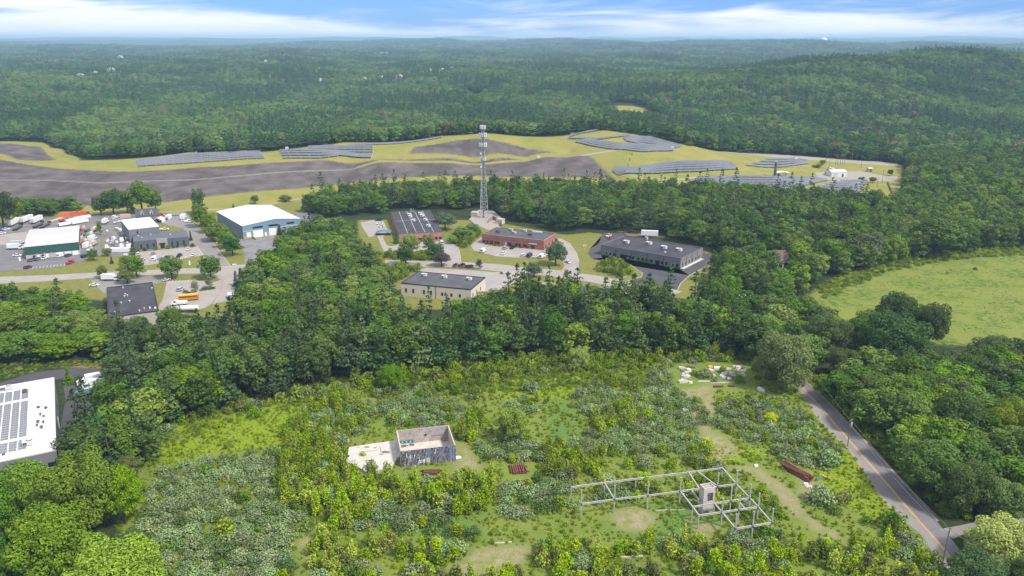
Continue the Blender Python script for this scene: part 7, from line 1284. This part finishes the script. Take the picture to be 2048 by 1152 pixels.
# ---- masses: one object each, built from leaf crowns set on points
def mass(name, kind, pts, sources, colors):
    """pts: rows of x,y,z,rot,sx,sy,sz,variant"""
    pts = np.asarray(pts, float); me = bpy.data.meshes.new(name); me.vertices.add(len(pts)); me.vertices.foreach_set('co', pts[:, :3].ravel())
    for nm, j in (('rot', 3), ('var', 7)): me.attributes.new(nm, 'FLOAT', 'POINT').data.foreach_set('value', pts[:, j].astype(np.float32))
    me.attributes.new('scl', 'FLOAT_VECTOR', 'POINT').data.foreach_set('vector', pts[:, 4:7].astype(np.float32).ravel())
    cv_ = np.concatenate([colors, np.ones((len(pts), 1))], 1).astype(np.float32); me.attributes.new('tone', 'FLOAT_COLOR', 'POINT').data.foreach_set('color', cv_.ravel())
    o = link(name, me); o.color = (0, 0, 0, 1); tag(o, kind='stuff')
    g = bpy.data.node_groups.new(name, 'GeometryNodeTree'); g.interface.new_socket('Geometry', in_out='INPUT', socket_type='NodeSocketGeometry'); g.interface.new_socket('Geometry', in_out='OUTPUT', socket_type='NodeSocketGeometry')
    gi, go = g.nodes.new('NodeGroupInput'), g.nodes.new('NodeGroupOutput'); jn = g.nodes.new('GeometryNodeJoinGeometry')
    def attr(n, t): q = g.nodes.new('GeometryNodeInputNamedAttribute'); q.data_type = t; q.inputs['Name'].default_value = n; return q.outputs['Attribute']
    rot = g.nodes.new('ShaderNodeCombineXYZ'); g.links.new(attr('rot', 'FLOAT'), rot.inputs[2]); scl = attr('scl', 'FLOAT_VECTOR'); va = attr('var', 'FLOAT')
    for i, src in enumerate(sources):
        oi = g.nodes.new('GeometryNodeObjectInfo'); oi.transform_space = 'ORIGINAL'; oi.inputs['Object'].default_value = src; oi.inputs['As Instance'].default_value = True
        cm = g.nodes.new('FunctionNodeCompare'); cm.data_type = 'FLOAT'; cm.operation = 'EQUAL'; g.links.new(va, cm.inputs[0]); cm.inputs[1].default_value = i; cm.inputs['Epsilon'].default_value = .1
        ip = g.nodes.new('GeometryNodeInstanceOnPoints'); g.links.new(gi.outputs[0], ip.inputs['Points']); g.links.new(cm.outputs[0], ip.inputs['Selection']); g.links.new(oi.outputs['Geometry'], ip.inputs['Instance'])
        g.links.new(rot.outputs[0], ip.inputs['Rotation']); g.links.new(scl, ip.inputs['Scale']); g.links.new(ip.outputs[0], jn.inputs[0])
    g.links.new(jn.outputs[0], go.inputs[0]); md = o.modifiers.new('scatter', 'NODES'); md.node_group = g
    return o
# sources: crowns of standing trees, one per tone and shape
def find(kind, tone, var=None, n=1):
    out = []
    for o in COL.objects:
        if o.name.split('.')[0] == kind and o.get('label') and tone in o['label'].split(',')[0]:
            out.append(next((c for c in o.children if c.name.startswith('crown')), o))
            if len(out) == n: break
    return out
FS = find('broadleaf_tree', 'dark green', n=4) + find('broadleaf_tree', 'mid green tall', n=1) + find('broadleaf_tree', 'mid green', n=4) + find('broadleaf_tree', 'light green broadleaf', n=2) + find('pine_tree', 'dark pine', n=3) + find('pine_tree', 'greyish green pine', n=2)
FS = [f for f in FS if len(f.data.polygons) < 4200]
nb_ = [i for i, f in enumerate(FS) if 'pine' not in f.parent.name]; np_ = [i for i, f in enumerate(FS) if 'pine' in f.parent.name]
pts, ptc = [], []
for p in REST:
    if p['kind'] in ('broad', 'fine', 'pine'):
        v_ = rg.choice(np_ if p['kind'] == 'pine' else nb_); pts.append((p['x'], p['y'], p['z'], p['rot'], *p['s'], v_)); ptc.append(p['tint'] or TONES[p['tone']])
# forest beyond: tree by tree near, thinning into larger crowns far away
grass_w = np.array([W(*p)[:2] for p in pxl(GRASS)])
back = [q[:2] for q in Wl(pxl("-150,440 -150,283 40,283 90,286 155,314 160,321 380,305 600,296 690,285 890,272 975,267 1140,270 1210,261 1290,274 1400,296 1480,306 1640,315 1810,330 1830,420 1770,440"))]
def forest(r0, r1, sp, hs, wd):
    half = .72
    X, Y = np.meshgrid(np.arange(-half * r1, half * r1, sp), np.arange(r0 * .75, r1, sp * .87)); X[1::2] += sp / 2
    X, Y = X.ravel() + rg.uniform(-.4, .4, X.size) * sp, Y.ravel() + rg.uniform(-.4, .4, Y.size) * sp; r = np.hypot(X, Y)
    k = (r >= r0) & (r < r1) & (np.abs(X) < half * Y + 30); X, Y = X[k], Y[k]
    if r0 < 1600:
        k = (sdpoly(X, Y, np.array(back)) < -4) & (sdpoly(X, Y, grass_w) < -6); X, Y = X[k], Y[k]
        # only beyond the landfill and the eastern wood
        px_, py_ = proj(X, Y, hgt(X, Y)); k = (py_ < 330) | ((px_ > 1815) & (py_ < 336)); X, Y = X[k], Y[k]
        cl_ = [np.array([W(*p)[:2] for p in pxl(q)]) for q in ()]
    for cxp, cyp, rx, ry in ((1250, 221, 26, 95), (1272, 224, 24, 80), (1296, 231, 12, 50), (152, 152, 16, 30), (955, 193, 16, 40)):
        d = ray(cxp, cyp); tt = np.arange(700, 3500, 4.) / d[1]; kk = np.where(CH + d[2] * tt <= hgt(d[0] * tt, d[1] * tt))[0]
        if len(kk): j = kk[0]; k = ((X - d[0] * tt[j]) / rx) ** 2 + ((Y - d[1] * tt[j]) / ry) ** 2 > 1; X, Y = X[k], Y[k]
    Z = hgt(X, Y) + 13 * smooth(3800, 6500, np.hypot(X, Y)) * .7; n = len(X); pn = wav(X, Y, 420) + rg.normal(size=n) * .3 > .32
    v_ = np.where(pn, rg.choice(np_, n), rg.choice(nb_, n)); s = rg.uniform(.62, 1.42, n) * wd; return np.stack([X, Y, Z, rg.uniform(0, 6.28, n), s, s, rg.uniform(*hs, n), v_], 1)
P1 = forest(640, 1500, 9.4, (.75, 1.15), 1.3); P2 = forest(1500, 2600, 11, (.78, 1.2), 1.45); P3 = forest(2600, 4600, 18, (.7, 1.2), 2.0); P4 = forest(4600, 8200, 42, (.8, 1.3), 4.4)
allp = np.concatenate([np.array(pts).reshape(-1, 8), P1, P2, P3, P4]); print('FOREST', len(pts), len(P1), len(P2), len(P3), len(P4), 'IND', len(IND))
nf = len(allp) - len(pts); fx, fy = allp[len(pts):, 0], allp[len(pts):, 1]
mixv = np.clip(wav(fx, fy, 260) * .55 + wav(fx + 500, fy, 900) * .45 + .48 + rg.normal(size=nf) * .3, 0, 1)[:, None]
fc = np.array((.062, .125, .040)) * (1 - mixv) + np.array((.185, .285, .082)) * mixv
pine_ = np.isin(allp[len(pts):, 7], np_)[:, None]; fc = np.where(pine_, np.array((.066, .125, .050)) * rg.uniform(.8, 1.35, (nf, 1)), fc)
odd = rg.random(nf)[:, None]; fc = np.where(odd < .012, np.array((.24, .19, .10)), fc)
mass('forest', 'stuff', allp, FS, np.concatenate([np.array(ptc).reshape(-1, 3), fc]))
US = find('silver_shrub', 'silvery', n=2) + find('bush', 'deep green', n=1) + find('bush', 'light green', n=1) + find('sapling', 'yellow-green', n=2)
up = []
for p in REST:
    if p['kind'] in ('silver', 'green', 'sapling'): up.append((p['x'], p['y'], p['z'], p['rot'], *p['s'], {'silver': rg.integers(2), 'green': 2 + rg.integers(2), 'sapling': 4 + rg.integers(2)}[p['kind']]))
# tall weeds and grass tufts of the field, the bright vines, the meadows and lawns
def weeds(poly, sp, vs, s0, s1, h0, h1_, keep=None, mb=.3, mr=.4, holes=()):
    X, Y = scatter(poly, sp, mb, mr, keep, holes); n = len(X)
    if n: s = rg.uniform(s0, s1, n); Z = hgt(X, Y); up.extend(np.stack([X, Y, Z - .05, rg.uniform(0, 6.28, n), s, s, s * rg.uniform(h0, h1_, n), rg.choice(vs, n)], 1))
dirt_w = [q for q in DIRT]
weeds(FIELD, 1.35, [3, 4, 5, 3, 3], .12, .38, .5, 1.0, clump(9, -.1), holes=dirt_w)
weeds(FIELD, 2.4, [3, 3, 5, 4], .25, .55, .5, .9, clump(17, .1), holes=dirt_w)
for q in LUSH: weeds(q, 1.3, [3, 3, 5], .12, .3, .2, .4)
weeds(MEADOW, 2.4, [3, 3, 5, 0], .1, .32, .2, .45, clump(34, -.05))
weeds("200,720 740,770 300,900 140,900", 3.0, [2, 3], .4, .9, .5, .9); weeds("720,770 1500,712 1580,760 1500,760 760,800", 2.2, [2, 3, 2], .3, .8, .5, .9)
weeds("1600,752 1700,745 2050,745 2050,1040 1900,1040", 3.2, [2, 3, 2], .4, .9, .5, 1.0, None, .5, .8); weeds("-60,725 220,720 260,735 220,736 135,735 0,760 -60,775", 2.0, [2, 3], .25, .6, .5, .8)
for q in LAWN: weeds(q, 5.0, [2, 3], .1, .25, .3, .6, clump(20, .2))
up = np.array(up, float); uv = up[:, 7].astype(int)
UC = np.array([(.21, .28, .12), (.19, .25, .10), (.15, .22, .03), (.22, .30, .026), (.24, .33, .026), (.22, .30, .026)])
mass('undergrowth', 'stuff', up, US, UC[uv] * rg.uniform(.75, 1.2, (len(up), 1))); print('UNDER', len(up))
